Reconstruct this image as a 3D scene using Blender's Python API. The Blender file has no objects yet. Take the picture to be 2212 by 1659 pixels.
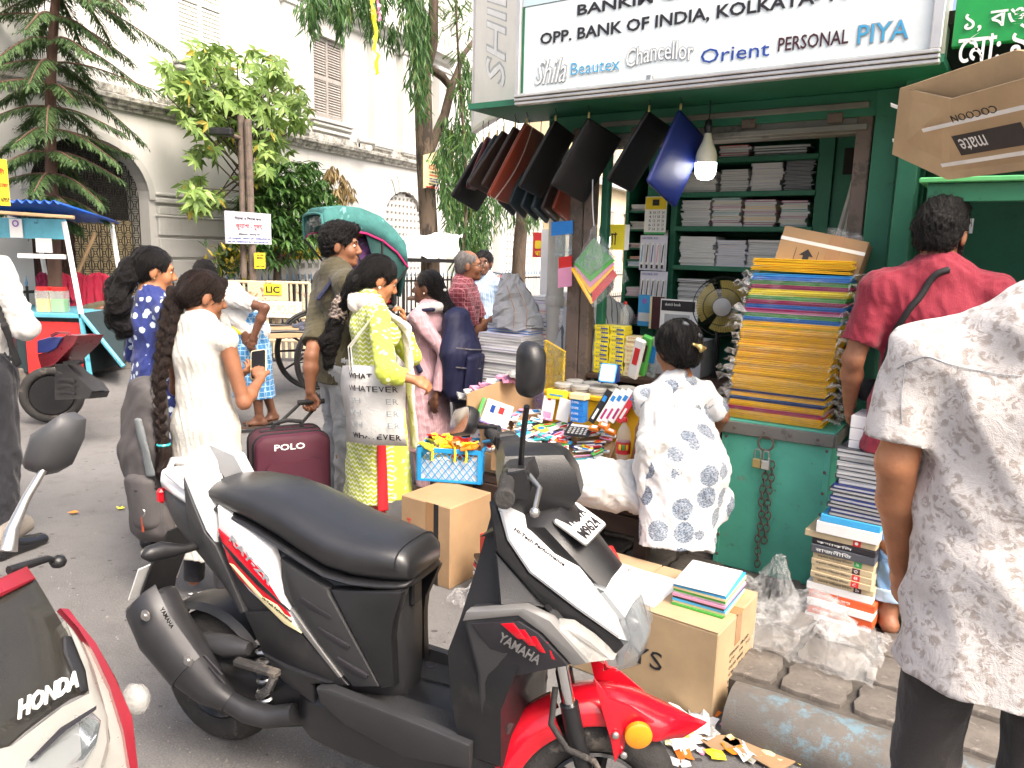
import bpy,math,random
import numpy as np
from mathutils import Vector,Matrix,Euler
from mathutils.kdtree import KDTree
R=math.radians
V=Vector
sc=bpy.context.scene
COL=sc.collection
CAM_H,PITCH,ROLL,FPX=1.62,R(10),R(1.5),1640.0
cam_d=bpy.data.cameras.new('camera');cam=bpy.data.objects.new('camera',cam_d);COL.objects.link(cam)
_F=V((0,math.cos(PITCH),-math.sin(PITCH)));_D=V((0,-math.sin(PITCH),-math.cos(PITCH)));_X=V((1,0,0))
_cx=math.cos(ROLL)*_X-math.sin(ROLL)*_D;_cy=-(math.sin(ROLL)*_X+math.cos(ROLL)*_D);_cz=-_F
cam.matrix_world=Matrix(((_cx.x,_cy.x,_cz.x,0),(_cx.y,_cy.y,_cz.y,0),(_cx.z,_cy.z,_cz.z,CAM_H),(0,0,0,1)))
cam_d.sensor_width=36;cam_d.lens=36*FPX/2212;cam_d.clip_start=.05;cam_d.clip_end=400
sc.camera=cam
SUN_EL,SUN_AZ=R(52),R(140)
w=bpy.data.worlds.new('World');sc.world=w;w.use_nodes=True
nt=w.node_tree;sky=nt.nodes.new('ShaderNodeTexSky');sky.sky_type='NISHITA';sky.sun_disc=False
sky.sun_elevation=SUN_EL;sky.sun_rotation=SUN_AZ;sky.dust_density=8;sky.air_density=1.0;sky.ozone_density=.4
nt.links.new(sky.outputs[0],nt.nodes['Background'].inputs[0]);nt.nodes['Background'].inputs[1].default_value=.15
sd=bpy.data.lights.new('sun','SUN');sd.energy=1.35;sd.angle=R(22);sd.color=(1,.95,.87)
sun=bpy.data.objects.new('sun',sd);COL.objects.link(sun)
_s=V((math.sin(SUN_AZ)*math.cos(SUN_EL),math.cos(SUN_AZ)*math.cos(SUN_EL),math.sin(SUN_EL)))
sun.rotation_euler=_s.to_track_quat('Z','Y').to_euler();sun.location=(3,-3,12)
vs=sc.view_settings;vs.view_transform='Standard';vs.look='None';vs.exposure=1.4;vs.gamma=1;vs.use_curve_mapping=False
sc.cycles.max_bounces=6;sc.cycles.transparent_max_bounces=10;sc.cycles.use_adaptive_sampling=True;sc.cycles.adaptive_threshold=.03;sc.cycles.caustics_reflective=False;sc.cycles.caustics_refractive=False
def ray(x,y):
 u=(x-1106)/FPX;v=(y-829.5)/FPX
 a=u*math.cos(ROLL)+v*math.sin(ROLL);b=-u*math.sin(ROLL)+v*math.cos(ROLL)
 return a,math.cos(PITCH)-b*math.sin(PITCH),-(math.sin(PITCH)+b*math.cos(PITCH))
def P(x,y,Y):
 a,F,z=ray(x,y);s=Y/F
 return V((a*s,Y,CAM_H+z*s))
def G(x,y,z=0):
 a,F,d=ray(x,y);s=(z-CAM_H)/d
 return V((a*s,F*s,z))
def _pl(x,y,O,e,n,d):
 a,F,z=ray(x,y);s=(O[0]*n[0]+O[1]*n[1]+d)/(a*n[0]+F*n[1]);X,Y=a*s,F*s
 return(X-O[0])*e[0]+(Y-O[1])*e[1],CAM_H+z*s
def nrm2(a,b):l=math.hypot(a,b);return(a/l,b/l)
EB=nrm2(.41,.912);NB=(EB[1],-EB[0]);AB=(-5.6,10.5)
ES=nrm2(1.56,-1.05);NS=(-ES[1],ES[0]);OS=(.01,4.13)
def BW(t,o,z):return V((AB[0]+EB[0]*t+NB[0]*o,AB[1]+EB[1]*t+NB[1]*o,z))
def BP(x,y,o=0):return _pl(x,y,AB,EB,(-NB[0],-NB[1]),-o)
def SW(s,d,z):return V((OS[0]+ES[0]*s+NS[0]*d,OS[1]+ES[1]*s+NS[1]*d,z))
def SP(x,y,d=0):return _pl(x,y,OS,ES,NS,d)
def SQ(x,y,d=0):s,z=SP(x,y,d);return SW(s,d,z)
AZ_S=math.atan2(ES[1],ES[0]);AZ_B=math.atan2(EB[1],EB[0])
def TR(loc,rz=0,rx=0,ry=0):return Matrix.Translation(V(loc))@Euler((rx,ry,rz),'XYZ').to_matrix().to_4x4()
class MB:
 def __init__(s):s.v=[];s.f=[];s.m=[]
 def add(s,vs_,fs,mi=0,M=None):
  o=len(s.v);s.v+=[M@V(p)for p in vs_]if M is not None else[V(p)for p in vs_]
  s.f+=[[i+o for i in f]for f in fs];s.m+=[mi]*len(fs);return s
 def box(s,sx,sy,sz,c=(0,0,0),M=None,b=0,mi=0):
  hx,hy,hz=sx/2,sy/2,sz/2;T=Matrix.Translation(V(c));T=M@T if M is not None else T
  if not b:
   vs_=[(x*hx,y*hy,z*hz)for x in(-1,1)for y in(-1,1)for z in(-1,1)]
   return s.add(vs_,[(0,1,3,2),(4,6,7,5),(0,4,5,1),(2,3,7,6),(0,2,6,4),(1,5,7,3)],mi,T)
  vs_=[];ix={}
  for x in(-1,1):
   for y in(-1,1):
    for z in(-1,1):
     for k,q in enumerate(((0,b,b),(b,0,b),(b,b,0))):
      ix[x,y,z,k]=len(vs_);vs_.append((x*(hx-q[0]),y*(hy-q[1]),z*(hz-q[2])))
  fs=[]
  for a in(-1,1):
   fs.append([ix[a,p,q,0]for p,q in((-1,-1),(a,-a),(1,1),(-a,a))])
   fs.append([ix[p,a,q,1]for p,q in((-1,-1),(-a,a),(1,1),(a,-a))])
   fs.append([ix[p,q,a,2]for p,q in((-1,-1),(a,-a),(1,1),(-a,a))])
  for a in(-1,1):
   for c2 in(-1,1):
    fs.append([ix[a,c2,-1,0],ix[a,c2,1,0],ix[a,c2,1,1],ix[a,c2,-1,1]][::a*c2])
    fs.append([ix[a,-1,c2,0],ix[a,1,c2,0],ix[a,1,c2,2],ix[a,-1,c2,2]][::-a*c2])
    fs.append([ix[-1,a,c2,1],ix[1,a,c2,1],ix[1,a,c2,2],ix[-1,a,c2,2]][::a*c2])
    for c3 in(-1,1):fs.append([ix[a,c2,c3,k]for k in(0,1,2)][::a*c2*c3])
  return s.add(vs_,fs,mi,T)
 def rings(s,rs,M=None,mi=0,cap=(True,True),closed=False):
  n=len(rs[0]);vs_=[p for r_ in rs for p in r_];fs=[]
  m=len(rs)
  for i in range(m if closed else m-1):
   j=(i+1)%m
   for k in range(n):fs.append((i*n+k,i*n+(k+1)%n,j*n+(k+1)%n,j*n+k))
  if not closed:
   if cap[0]:fs.append(tuple(range(n))[::-1])
   if cap[1]:fs.append(tuple((m-1)*n+k for k in range(n)))
  return s.add(vs_,fs,mi,M)
 def tube(s,pts,r,n=8,M=None,mi=0,cap=True,sq=None,up=(0,0,1)):
  pts=[V(p)for p in pts];rs=[];k=len(pts);U=None
  for i,p in enumerate(pts):
   d=(pts[min(i+1,k-1)]-pts[max(i-1,0)]).normalized()
   if U is None:
    U=V(up)if abs(d.dot(V(up)))<.95 else V((1,0,0))
   U=(U-d*U.dot(d)).normalized();W=d.cross(U)
   q=r[i]if isinstance(r,(list,tuple))else r
   qx,qy=(q,q)if not sq else(q*sq[0],q*sq[1])
   rs.append([p+W*(math.cos(a)*qx)+U*(math.sin(a)*qy)for a in[2*math.pi*(j+.5)/n for j in range(n)]])
  return s.rings(rs,M,mi,(cap,cap))
 def lathe(s,prof,n=16,M=None,mi=0,cap=(True,True)):
  return s.rings([[(r_*math.cos(2*math.pi*j/n),r_*math.sin(2*math.pi*j/n),z)for j in range(n)]for r_,z in prof],M,mi,cap)
 def torus(s,R_,r_,n=24,k=8,M=None,mi=0,sq=(1,1)):
  rs=[]
  for i in range(n):
   a=2*math.pi*i/n
   rs.append([((R_+r_*sq[0]*math.cos(b))*math.cos(a),(R_+r_*sq[0]*math.cos(b))*math.sin(a),r_*sq[1]*math.sin(b))for b in[-2*math.pi*j/k for j in range(k)]])
  return s.rings(rs,M,mi,closed=True)
 def prism(s,poly,h,M=None,mi=0,b=0):
  """outline in x,y extruded along z from 0 to h; b rounds the top rim"""
  if b:
   ins=inset(poly,b)
   return s.rings([[(x,y,0)for x,y in poly],[(x,y,h-b)for x,y in poly],[(x*.5+u*.5,y*.5+v_*.5,h-b*.3)for(x,y),(u,v_)in zip(poly,inset(poly,b*.6))],[(x,y,h)for x,y in ins]],M,mi)
  return s.rings([[(x,y,0)for x,y in poly],[(x,y,h)for x,y in poly]],M,mi)
 def quad(s,a,b,c,d,mi=0):return s.add([a,b,c,d],[(0,1,2,3)],mi)
 def build(s,name,mats,parent=None,smooth=None,stuff=False,local=False):
  return obj(name,s.v,s.f,mats,parent,smooth,s.m,stuff,local)
def inset(poly,d):
 n=len(poly);out=[]
 ar=sum(poly[i][0]*poly[(i+1)%n][1]-poly[(i+1)%n][0]*poly[i][1]for i in range(n));sg=1 if ar>0 else-1
 for i in range(n):
  p0,p1,p2=V(poly[i-1]).to_2d(),V(poly[i]).to_2d(),V(poly[(i+1)%n]).to_2d()
  e1=(p1-p0).normalized();e2=(p2-p1).normalized()
  n1=V((-e1.y,e1.x))*sg;n2=V((-e2.y,e2.x))*sg;k=n1+n2
  l=k.length
  k=(k/l*min(d/max(.35,l/2),d*2))if l>1e-4 else n1*d
  out.append((p1.x+k.x,p1.y+k.y))
 return out
def mats_of(m):return[MT(q)if isinstance(q,str)else q for q in(m if isinstance(m,(list,tuple))else[m])]
def mesh_of(name,vs_,fs,mats,mi=None,smooth=None):
 me=bpy.data.meshes.new(name)
 me.from_pydata([tuple(p)for p in vs_]if not isinstance(vs_,np.ndarray)else vs_.tolist(),[],fs if not isinstance(fs,np.ndarray)else fs.tolist())
 for m in mats_of(mats):me.materials.append(m)
 if mi is not None and len(me.materials)>1:me.polygons.foreach_set('material_index',mi)
 if smooth:
  me.polygons.foreach_set('use_smooth',[True]*len(me.polygons))
  if smooth is not True and smooth<179:me.set_sharp_from_angle(angle=R(smooth))
 me.update();return me
def obj(name,vs_,fs,mats,parent=None,smooth=None,mi=None,stuff=False,local=False):
 """vertices are in the place's coordinates unless local; a top-level mesh gets its origin at its base"""
 if not isinstance(vs_,np.ndarray):vs_=np.array([tuple(p)for p in vs_],dtype=float)
 loc=None
 if parent is not None and not local:
  Mi=np.array(world_of(parent).inverted());vs_=vs_@Mi[:3,:3].T+Mi[:3,3]
 elif parent is None and not local:
  loc=np.array([(vs_[:,0].min()+vs_[:,0].max())/2,(vs_[:,1].min()+vs_[:,1].max())/2,vs_[:,2].min()]);vs_=vs_-loc
 o=bpy.data.objects.new(name,mesh_of(name,vs_,fs,mats,mi,smooth));COL.objects.link(o)
 if loc is not None:o.location=loc
 o.parent=parent
 if stuff:o['kind']='stuff'
 return o
def world_of(o):
 M=Matrix.LocRotScale(o.location,o.rotation_euler,o.scale)
 return world_of(o.parent)@M if o.parent else M
def tag(o,label,cat,group=None):
 o['label']=label;o['category']=cat
 if group:o['group']=group
 return o
def struct(o):o['kind']='structure';return o
def thing(name,label,cat,loc=(0,0,0),rz=0,group=None):
 o=bpy.data.objects.new(name,None);o.empty_display_size=.1;COL.objects.link(o)
 o.location=loc;o.rotation_euler=(0,0,rz);return tag(o,label,cat,group)
def inst(src,name,M,parent=None):
 """another object on the same mesh; M is local to the parent"""
 o=bpy.data.objects.new(name,src if isinstance(src,bpy.types.Mesh)else src.data);COL.objects.link(o);o.parent=parent
 l,q,s=M.decompose();o.location=l;o.rotation_euler=q.to_euler();o.scale=s;return o
def frame(o,x,y):
 """matrix with origin o, x axis along x, y axis near y, z = their normal"""
 x=V(x).normalized();y=V(y);z=x.cross(y).normalized();y=z.cross(x);o=V(o)
 return Matrix(((x.x,y.x,z.x,o.x),(x.y,y.y,z.y,o.y),(x.z,y.z,z.z,o.z),(0,0,0,1)))
_FONT={}
def text_mesh(s,bold=0,res=2,ext=.01):
 k=(s,bold,ext)
 if k in _FONT:return _FONT[k]
 c=bpy.data.curves.new('t','FONT');c.body=s;c.size=1;c.resolution_u=res;c.offset=bold;c.extrude=ext
 o=bpy.data.objects.new('t',c);COL.objects.link(o)
 dg=bpy.context.evaluated_depsgraph_get();me=bpy.data.meshes.new_from_object(o.evaluated_get(dg))
 v=np.zeros(len(me.vertices)*3);me.vertices.foreach_get('co',v);v=v.reshape(-1,3)
 f=[list(p.vertices)for p in me.polygons]
 bpy.data.objects.remove(o);bpy.data.curves.remove(c);bpy.data.meshes.remove(me)
 _FONT[k]=(v,f);return v,f
def text(s,M,w,h,mat,parent,name='lettering',bold=0,shear=0,arc=0,wob=0,depth=.0015,res=2):
 """lettering fitted into w x h on the x,y plane of M (world), standing out by depth"""
 v,f=text_mesh(s,bold,res);v=v.copy()
 if not len(v):return None
 mn,mx=v.min(0),v.max(0)
 v[:,0]=(v[:,0]-mn[0])/max(1e-6,mx[0]-mn[0])*w;v[:,1]=(v[:,1]-mn[1])/max(1e-6,mx[1]-mn[1])*h
 v[:,2]=(v[:,2]-mn[2])/max(1e-6,mx[2]-mn[2])*depth
 v[:,0]+=shear*v[:,1]
 if arc:v[:,1]+=arc*np.sin(v[:,0]/w*math.pi)
 A=np.array(M);v=v@A[:3,:3].T+A[:3,3]
 return obj(name,v,f,mat,parent)
_M={}
class NG:
 def __init__(s,name):
  s.m=bpy.data.materials.new(name);s.m.use_nodes=True;s.t=s.m.node_tree;s.b=s.t.nodes['Principled BSDF']
  s.co=s.t.nodes.new('ShaderNodeTexCoord').outputs['Object']
 def n(s,ty,**kw):
  o=s.t.nodes.new('ShaderNode'+ty)
  for k,v_ in kw.items():
   if k[0]=='_':setattr(o,k[1:],v_)
   else:s.set(o.inputs[k.replace('__',' ')],v_)
  return o
 def set(s,i,v_):
  if isinstance(v_,bpy.types.NodeSocket):s.t.links.new(v_,i)
  else:
   if i.type=='RGBA' and len(v_)==3:v_=(*v_,1)
   i.default_value=v_
 def map(s,scale=(1,1,1),rot=(0,0,0),co=None,loc=(0,0,0)):
  o=s.n('Mapping');s.set(o.inputs['Vector'],co or s.co);o.inputs['Scale'].default_value=scale;o.inputs['Rotation'].default_value=rot;o.inputs['Location'].default_value=loc
  return o.outputs[0]
 def noise(s,scale,detail=4,rough=.6,co=None,dist=0):
  return s.n('TexNoise',Vector=co or s.co,Scale=scale,Detail=detail,Roughness=rough,Distortion=dist).outputs['Fac']
 def ramp(s,f,a,b):
  return s.n('MapRange',Value=f,**{'From__Min':a,'From__Max':b}).outputs[0]
 def math(s,op,a,b=0.0,c=0.0):
  o=s.n('Math',_operation=op);s.set(o.inputs[0],a);s.set(o.inputs[1],b);s.set(o.inputs[2],c);return o.outputs[0]
 def mix(s,f,a,b):
  o=s.n('Mix',_data_type='RGBA');s.set(o.inputs[0],f);s.set(o.inputs[6],a);s.set(o.inputs[7],b);return o.outputs[2]
 def xyz(s,co=None):
  o=s.n('SeparateXYZ');s.set(o.inputs[0],co or s.co);return o.outputs
 def out(s,**kw):
  for k,v_ in kw.items():s.set(s.b.inputs[k.replace('__',' ')],v_)
  return s.m
 def bump(s,h,st=.3,d=.01):
  o=s.n('Bump',Height=h,Strength=st,Distance=d);s.set(s.b.inputs['Normal'],o.outputs[0])
def hx(h):return tuple(((int(h[i:i+2],16)/255)/12.92 if int(h[i:i+2],16)<11 else((int(h[i:i+2],16)/255+.055)/1.055)**2.4)for i in(0,2,4))
def mat(name,c,r=.6,metal=0,var=.12,vsc=6,bump=0,bs=80,c2=None,th=.6,tw=.06,c2s=5,rnd=0,rvar=.1,tr=0,alpha=1,coat=0,em=0,spec=.5,st=(1,1,1),sheen=0,sss=0,ior=1.45):
 """plain procedural surface: tone varied by noise, optional second colour in patches, optional fine relief"""
 if name in _M:return _M[name]
 if isinstance(c,str):c=hx(c)
 if isinstance(c2,str):c2=hx(c2)
 g=NG(name);co=g.map(st)if st!=(1,1,1)else g.co
 lo=tuple(x*(1-var)for x in c);hi=tuple(min(1,x*(1+var))for x in c)
 f=g.noise(vsc,5,.65,co);cc=g.mix(g.ramp(f,.3,.7),lo,hi)
 if rnd:
  oi=g.n('ObjectInfo').outputs['Random'];h=g.n('HueSaturation',Color=cc)
  g.set(h.inputs['Value'],g.math('MULTIPLY_ADD',oi,rnd,1-rnd/2));g.set(h.inputs['Hue'],g.math('MULTIPLY_ADD',g.math('FRACT',g.math('MULTIPLY',oi,7.3)),rnd*.06,.5-rnd*.03));cc=h.outputs[0]
 if c2 is not None:
  k=g.ramp(g.noise(c2s,8,.7,co),th,th+tw);cc=g.mix(k,cc,c2)
 kw={}
 if em:kw['Emission__Color']=c;kw['Emission__Strength']=em
 g.out(Base__Color=cc,Roughness=g.ramp(f,.5-.5/max(rvar,.01)*r if 0 else 0,1)if 0 else r,Metallic=metal,Alpha=alpha,**kw)
 if rvar and r>.05:
  g.out(Roughness=g.math('MULTIPLY_ADD',g.noise(vsc*3,4,.6,co),rvar*2,r-rvar))
 g.out(Specular__IOR__Level=spec,Transmission__Weight=tr,Coat__Weight=coat,IOR=ior,Sheen__Weight=sheen,Coat__Roughness=.08)
 if sss:g.out(Subsurface__Weight=sss,Subsurface__Radius=(.012,.005,.003),Subsurface__Scale=.6)
 if bump:g.bump(g.noise(bs,4,.6,co),bump,.01)
 _M[name]=g.m;return g.m
def MT(name):return _M[name]
def reg(name,m):_M[name]=m;return m
rng=random.Random(7)
# ================================================================ materials of the setting
def m_wall(name,c,dirt=.35):
 g=NG(name);n1=g.noise(1.3,6,.65);n2=g.noise(5,8,.7,g.map((1.6,1.6,.18)));n3=g.noise(26,5,.6)
 cc=g.mix(g.ramp(n1,.3,.75),c,tuple(x*.9 for x in c));cc=g.mix(g.math('MULTIPLY',g.ramp(n2,.55,.8),dirt),cc,(.34,.32,.28))
 cc=g.mix(g.math('MULTIPLY',g.ramp(g.noise(3.2,8,.75),.66,.7),.5),cc,(.4,.33,.27))
 g.bump(n3,.12,.01);return reg(name,g.out(Base__Color=cc,Roughness=.85))
m_wall('whitewash',(.7,.69,.665),.45);m_wall('plaster_grey',(.58,.575,.55),.6);m_wall('cream_wall',(.72,.6,.4),.5)
g=NG('mossy');z=g.noise(7,8,.75);cc=g.mix(g.ramp(z,.42,.6),(.62,.6,.55),(.16,.155,.14));g.bump(z,.25,.02);reg('mossy_cornice',g.out(Base__Color=cc,Roughness=.9))
g=NG('asphalt');n1=g.noise(.7,5,.6);n2=g.noise(140,3,.7);n3=g.noise(7,8,.72)
cc=g.mix(g.ramp(n1,.38,.62),(.112,.108,.106),(.165,.16,.157));cc=g.mix(g.math('MULTIPLY',g.ramp(g.noise(1.6,8,.7,None,1.2),.6,.64),.4),cc,(.085,.08,.077));cc=g.mix(g.math('MULTIPLY',g.ramp(n3,.5,.7),.75),cc,(.085,.081,.076))
cc=g.mix(g.math('MULTIPLY',g.ramp(n2,.45,.7),.5),cc,(.26,.25,.24));cc=g.mix(g.math('MULTIPLY',g.ramp(g.noise(2.3,6,.7,None,.6),.6,.66),.25),cc,(.22,.205,.185))
vor=g.n('TexVoronoi',Vector=g.map((1,1.5,1),co=None),Scale=7.5,Randomness=1.0).outputs['Distance']
cc=g.mix(g.math('MULTIPLY',g.math('LESS_THAN',g.math('ADD',vor,g.math('MULTIPLY',n3,.2)),.2),.85),cc,(.05,.045,.042))
g.bump(g.math('MULTIPLY_ADD',n3,.8,g.math('MULTIPLY_ADD',vor,.5,n2)),.5,.01);reg('asphalt',g.out(Base__Color=cc,Roughness=.82))
g=NG('paver_dirty');n=g.noise(9,8,.75);cc=g.mix(g.ramp(n,.35,.65),(.17,.15,.13),(.09,.078,.068));cc=g.mix(g.ramp(g.noise(30,4,.6),.6,.75),cc,(.24,.215,.19));g.bump(n,.3,.01);reg('paver',g.out(Base__Color=cc,Roughness=.75))
mat('soil_joint',(.075,.066,.057),.95,var=.4,vsc=12)
g=NG('kerb_paint');n=g.noise(11,10,.78);cc=g.mix(g.ramp(n,.44,.5),(.15,.235,.28),(.15,.135,.12));cc=g.mix(g.ramp(g.noise(3.5,6,.7),.42,.54),cc,(.12,.11,.1));g.bump(n,.4,.015);reg('kerb_paint',g.out(Base__Color=cc,Roughness=.7))
def m_leaf(name,a,b,c3=None,p3=.06,rough=.45,trans=.3):
 g=NG(name);i=g.n('NewGeometry').outputs['Random Per Island']
 cc=g.mix(i,a,b)
 if c3:cc=g.mix(g.math('GREATER_THAN',g.math('FRACT',g.math('MULTIPLY',i,17.7)),1-p3),cc,c3)
 g.out(Base__Color=cc,Roughness=rough,Specular__IOR__Level=.4)
 t=g.n('BsdfTranslucent',Color=cc);mx=g.n('MixShader',Fac=trans);g.t.links.new(g.b.outputs[0],mx.inputs[1]);g.t.links.new(t.outputs[0],mx.inputs[2])
 g.t.links.new(mx.outputs[0],g.t.nodes['Material Output'].inputs[0]);return reg(name,g.m)
m_leaf('leaf_palmate',(.11,.2,.04),(.3,.43,.115),(.4,.33,.05),.03)
m_leaf('leaf_mango',(.025,.075,.018),(.1,.2,.045),None);m_leaf('leaf_dead',(.2,.14,.06),(.38,.28,.13))
m_leaf('leaf_croton',(.03,.07,.02),(.09,.14,.03),(.5,.4,.05),.33);m_leaf('leaf_ashoka',(.026,.075,.02),(.09,.19,.05),(.14,.19,.05),.06)
m_leaf('leaf_feather',(.06,.14,.03),(.14,.26,.06));m_leaf('needle',(.035,.075,.026),(.11,.19,.062),None,.05,.6,.2)
mat('bark',(.08,.058,.042),.9,bump=.8,bs=30,var=.45,vsc=14,st=(1,1,.25));mat('bark_red',(.13,.075,.055),.9,bump=.5,bs=40,var=.3,vsc=12,st=(1,1,.3));mat('bark_pale',(.17,.125,.09),.9,bump=.8,bs=30,c2=(.05,.038,.03),th=.48,c2s=6,st=(1,1,.2))
mat('iron_black',(.03,.029,.028),.55,.3,c2=(.11,.06,.035),th=.66,c2s=20);mat('pale_paint',(.55,.54,.51),.6,c2=(.2,.12,.07),th=.6,c2s=14);mat('blue_paint',(.08,.2,.36),.6)
mat('shutter_grey',(.33,.305,.285),.8,var=.2,vsc=10,c2=(.27,.245,.22),th=.58,c2s=18,rnd=.25,st=(1,1,.3));mat('shutter_white',(.78,.77,.74),.8,var=.06,rnd=.1)
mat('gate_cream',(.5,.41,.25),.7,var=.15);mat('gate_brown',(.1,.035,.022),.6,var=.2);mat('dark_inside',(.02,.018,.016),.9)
mat('galvanised',(.42,.42,.41),.4,.8)
# ================================================================ ground
m=MB();m.quad((-90,-40,0),(90,-40,0),(90,110,0),(-90,110,0));road=struct(m.build('road','asphalt'))
m=MB();poly=[SW(.42,-.86,0),SW(9,-.86,0),SW(9,9,0),SW(-.35,9,0),SW(-.35,.3,0),SW(.42,-.1,0)]
m.prism([(p.x,p.y)for p in poly],.1);pave=struct(m.build('pavement','soil_joint'))
def paver_mesh(seed):
 r_=random.Random(seed);pts=[]
 for k in range(16):
  a=2*math.pi*k/16;q=.12*(1+.16*math.cos(4*(a-.785))**3)*(1+r_.uniform(-.02,.02));pts.append((q*math.cos(a),q*math.sin(a)))
 return MB().prism(pts,.03,b=.006)
pm=[]
for k in range(4):b_=paver_mesh(k);pm.append(mesh_of('paver',b_.v,b_.f,'paver',None,30))
for i in range(14):
 for j in range(6):
  s_,d_=.62+i*.242,-.72+j*.242
  q=SW(s_,d_,.088+rng.uniform(-.004,.006));inst(pm[(i*3+j)%4],'paver',TR(q-V(pave.location),AZ_S+rng.uniform(-.06,.06),rng.uniform(-.015,.015),rng.uniform(-.015,.015)),pave)
m=MB()
for k in range(3):
 s0,s1=1.6+k*1.15,1.6+k*1.15+1.13;rs=[]
 for i in range(9):
  s_=s0+(s1-s0)*i/8;e_=.94 if i in(0,8)else 1
  rs.append([SW(s_,-.95+.12*e_*math.cos(a)+rng.uniform(-.004,.004),.015+.13*e_*math.sin(a)*(1+.02*math.sin(9*s_)))for a in[math.pi*(-.12+1.24*j/11)for j in range(12)]])
 mk=MB();mk.rings(rs);o=mk.build('kerb_stone','kerb_paint',None,40);struct(o)
rg_=random.Random(2);gv,gf=[],[]
for k in range(3200):
 x,y=rg_.uniform(-60,2270),770+900*rg_.random()**.7;p_=G(x,y,.0);r0=rg_.uniform(.0015,.0055)*(1 if rg_.random()<.93 else 2);n0=len(gv);a0=rg_.uniform(0,6)
 gv+=[p_+V((r0*math.cos(a0+q),r0*math.sin(a0+q),0))for q in(0,2.1,4.2)]+[p_+V((0,0,r0*1.1))];gf+=[(n0,n0+1,n0+3),(n0+1,n0+2,n0+3),(n0+2,n0,n0+3)]
mat('grit_stone',(.2,.19,.175),.9,var=.6,vsc=3);o=obj('road_grit',gv,gf,'grit_stone',None,None,None,True);tag(o,'loose grit and crumbs scattered over the asphalt','grit')
m=MB();poly=[BW(-9,-.5,0),BW(-9,-1,0),BW(22,-1,0),BW(22,4.5,0)];m.prism([(p.x,p.y)for p in poly],.13);struct(m.build('footpath','paver'))
m=MB()
for k in range(26):m.box(.98,.16,.16,(-8+k*1.0,.0,.07),Matrix.Translation(V((AB[0],AB[1],0)))@Matrix.Rotation(AZ_B,4,'Z')@TR((0,-1.02,0),-.158),b=.015)
struct(m.build('far_kerb','paver'))
# ================================================================ white building
MBd=Matrix.Translation(V((AB[0],AB[1],0)))@Matrix.Rotation(AZ_B,4,'Z')
bld=thing('white_building','large white plastered building with arched gate, shuttered windows and mossy cornice','building',(AB[0],AB[1],0),AZ_B)
def facing(t,z,o=0):return MBd@Matrix(((1,0,0,t),(0,0,-1,-o),(0,1,0,z),(0,0,0,1)))
def bpart(name,m_,mt,smooth=None,parent=bld):return m_.build(name,mt,parent,smooth)
TH=.5
def wall_rect(m_,t0,t1,z0,z1,o=0,th=TH):m_.prism([(t0,z0),(t1,z0),(t1,z1),(t0,z1)],th,facing(0,0,o-th))
def arch_pts(tc,rx,rz,zs,n=20):return[(tc-rx*math.cos(math.pi*k/n),zs+rz*math.sin(math.pi*k/n))for k in range(n+1)]
m=MB()
GT,GR,GZ,GS=-.13,.88,.74,2.2
wall_rect(m,-9,GT-GR,0,3.4);wall_rect(m,GT+GR,3.69,0,3.4)
m.prism([(GT-GR,3.4)]+arch_pts(GT,GR,GZ,GS)+[(GT+GR,3.4)],TH,facing(0,0,-TH))
WT,WR,WZ,WS,W0=7.6,.8,.62,2.22,.75
wall_rect(m,3.69,WT-WR,0,3.4,-.06);wall_rect(m,WT+WR,9.6,0,3.4,-.06);wall_rect(m,WT-WR,WT+WR,0,W0,-.06)
m.prism([(WT-WR,3.4)]+arch_pts(WT,WR,WZ,WS)+[(WT+WR,3.4)],TH,facing(0,0,-TH-.06))
def upper(t0,t1,wins,o,z1=7.6):
 x=t0
 for a,b,z0_,z1_ in wins:
  wall_rect(m,x,a,3.4,z1,o);wall_rect(m,a,b,3.4,z0_,o);wall_rect(m,a,b,z1_,z1,o);x=b
 wall_rect(m,x,t1,3.4,z1,o)
upper(-9,3.69,[(1.46,2.4,4.28,6.1)],-.02);upper(3.69,9.6,[(4.66,5.64,4.0,5.47),(8.2,9.0,4.0,5.47)],-.14)
wall_rect(m,9.6,17,3.45,8.5,-1.2);wall_rect(m,9.6,17,0,3.45,-1.2)
bpart('wall',m,'whitewash')
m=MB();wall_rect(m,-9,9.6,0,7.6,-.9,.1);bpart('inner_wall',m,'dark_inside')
for t0,t1,o0 in((-9,3.72,0),(3.72,9.7,-.06)):
 m=MB()
 prof=[(0,3.36),(.05,3.36),(.06,3.4),(.1,3.42),(.11,3.46),(.16,3.48),(.17,3.53),(.0,3.58)]
 m.rings([[(t_,-(o0+a),z_)for a,z_ in prof]for t_ in np.linspace(t0,t1,30)],MBd);bpart('cornice',m,'mossy_cornice')
 m=MB();m.box(t1-t0,.05,.1,((t0+t1)/2,-(o0+.03),3.62),MBd);bpart('parapet_band',m,'mossy_cornice')
m=MB()
m.rings([[(t_,-(.0-.14+a),z_)for a,z_ in[(0,5.78),(.1,5.8),(.12,5.88),(.2,5.9),(.26,6.0),(.34,6.02),(.34,6.1),(0,6.14)]]for t_ in(3.69,9.6)],MBd);bpart('top_cornice',m,'plaster_grey')
for t0,t1 in((3.67,4.27),(6.35,7.0),(7.44,8.12),(9.0,9.62)):
 m=MB();m.box(t1-t0,.2,2.1,((t0+t1)/2,.05,4.67),MBd,b=.01);m.box(t1-t0+.1,.26,.1,((t0+t1)/2,.05,5.74),MBd,b=.02);m.box(t1-t0+.08,.25,.14,((t0+t1)/2,.05,3.72),MBd,b=.02);bpart('pilaster',m,'plaster_grey')
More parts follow.
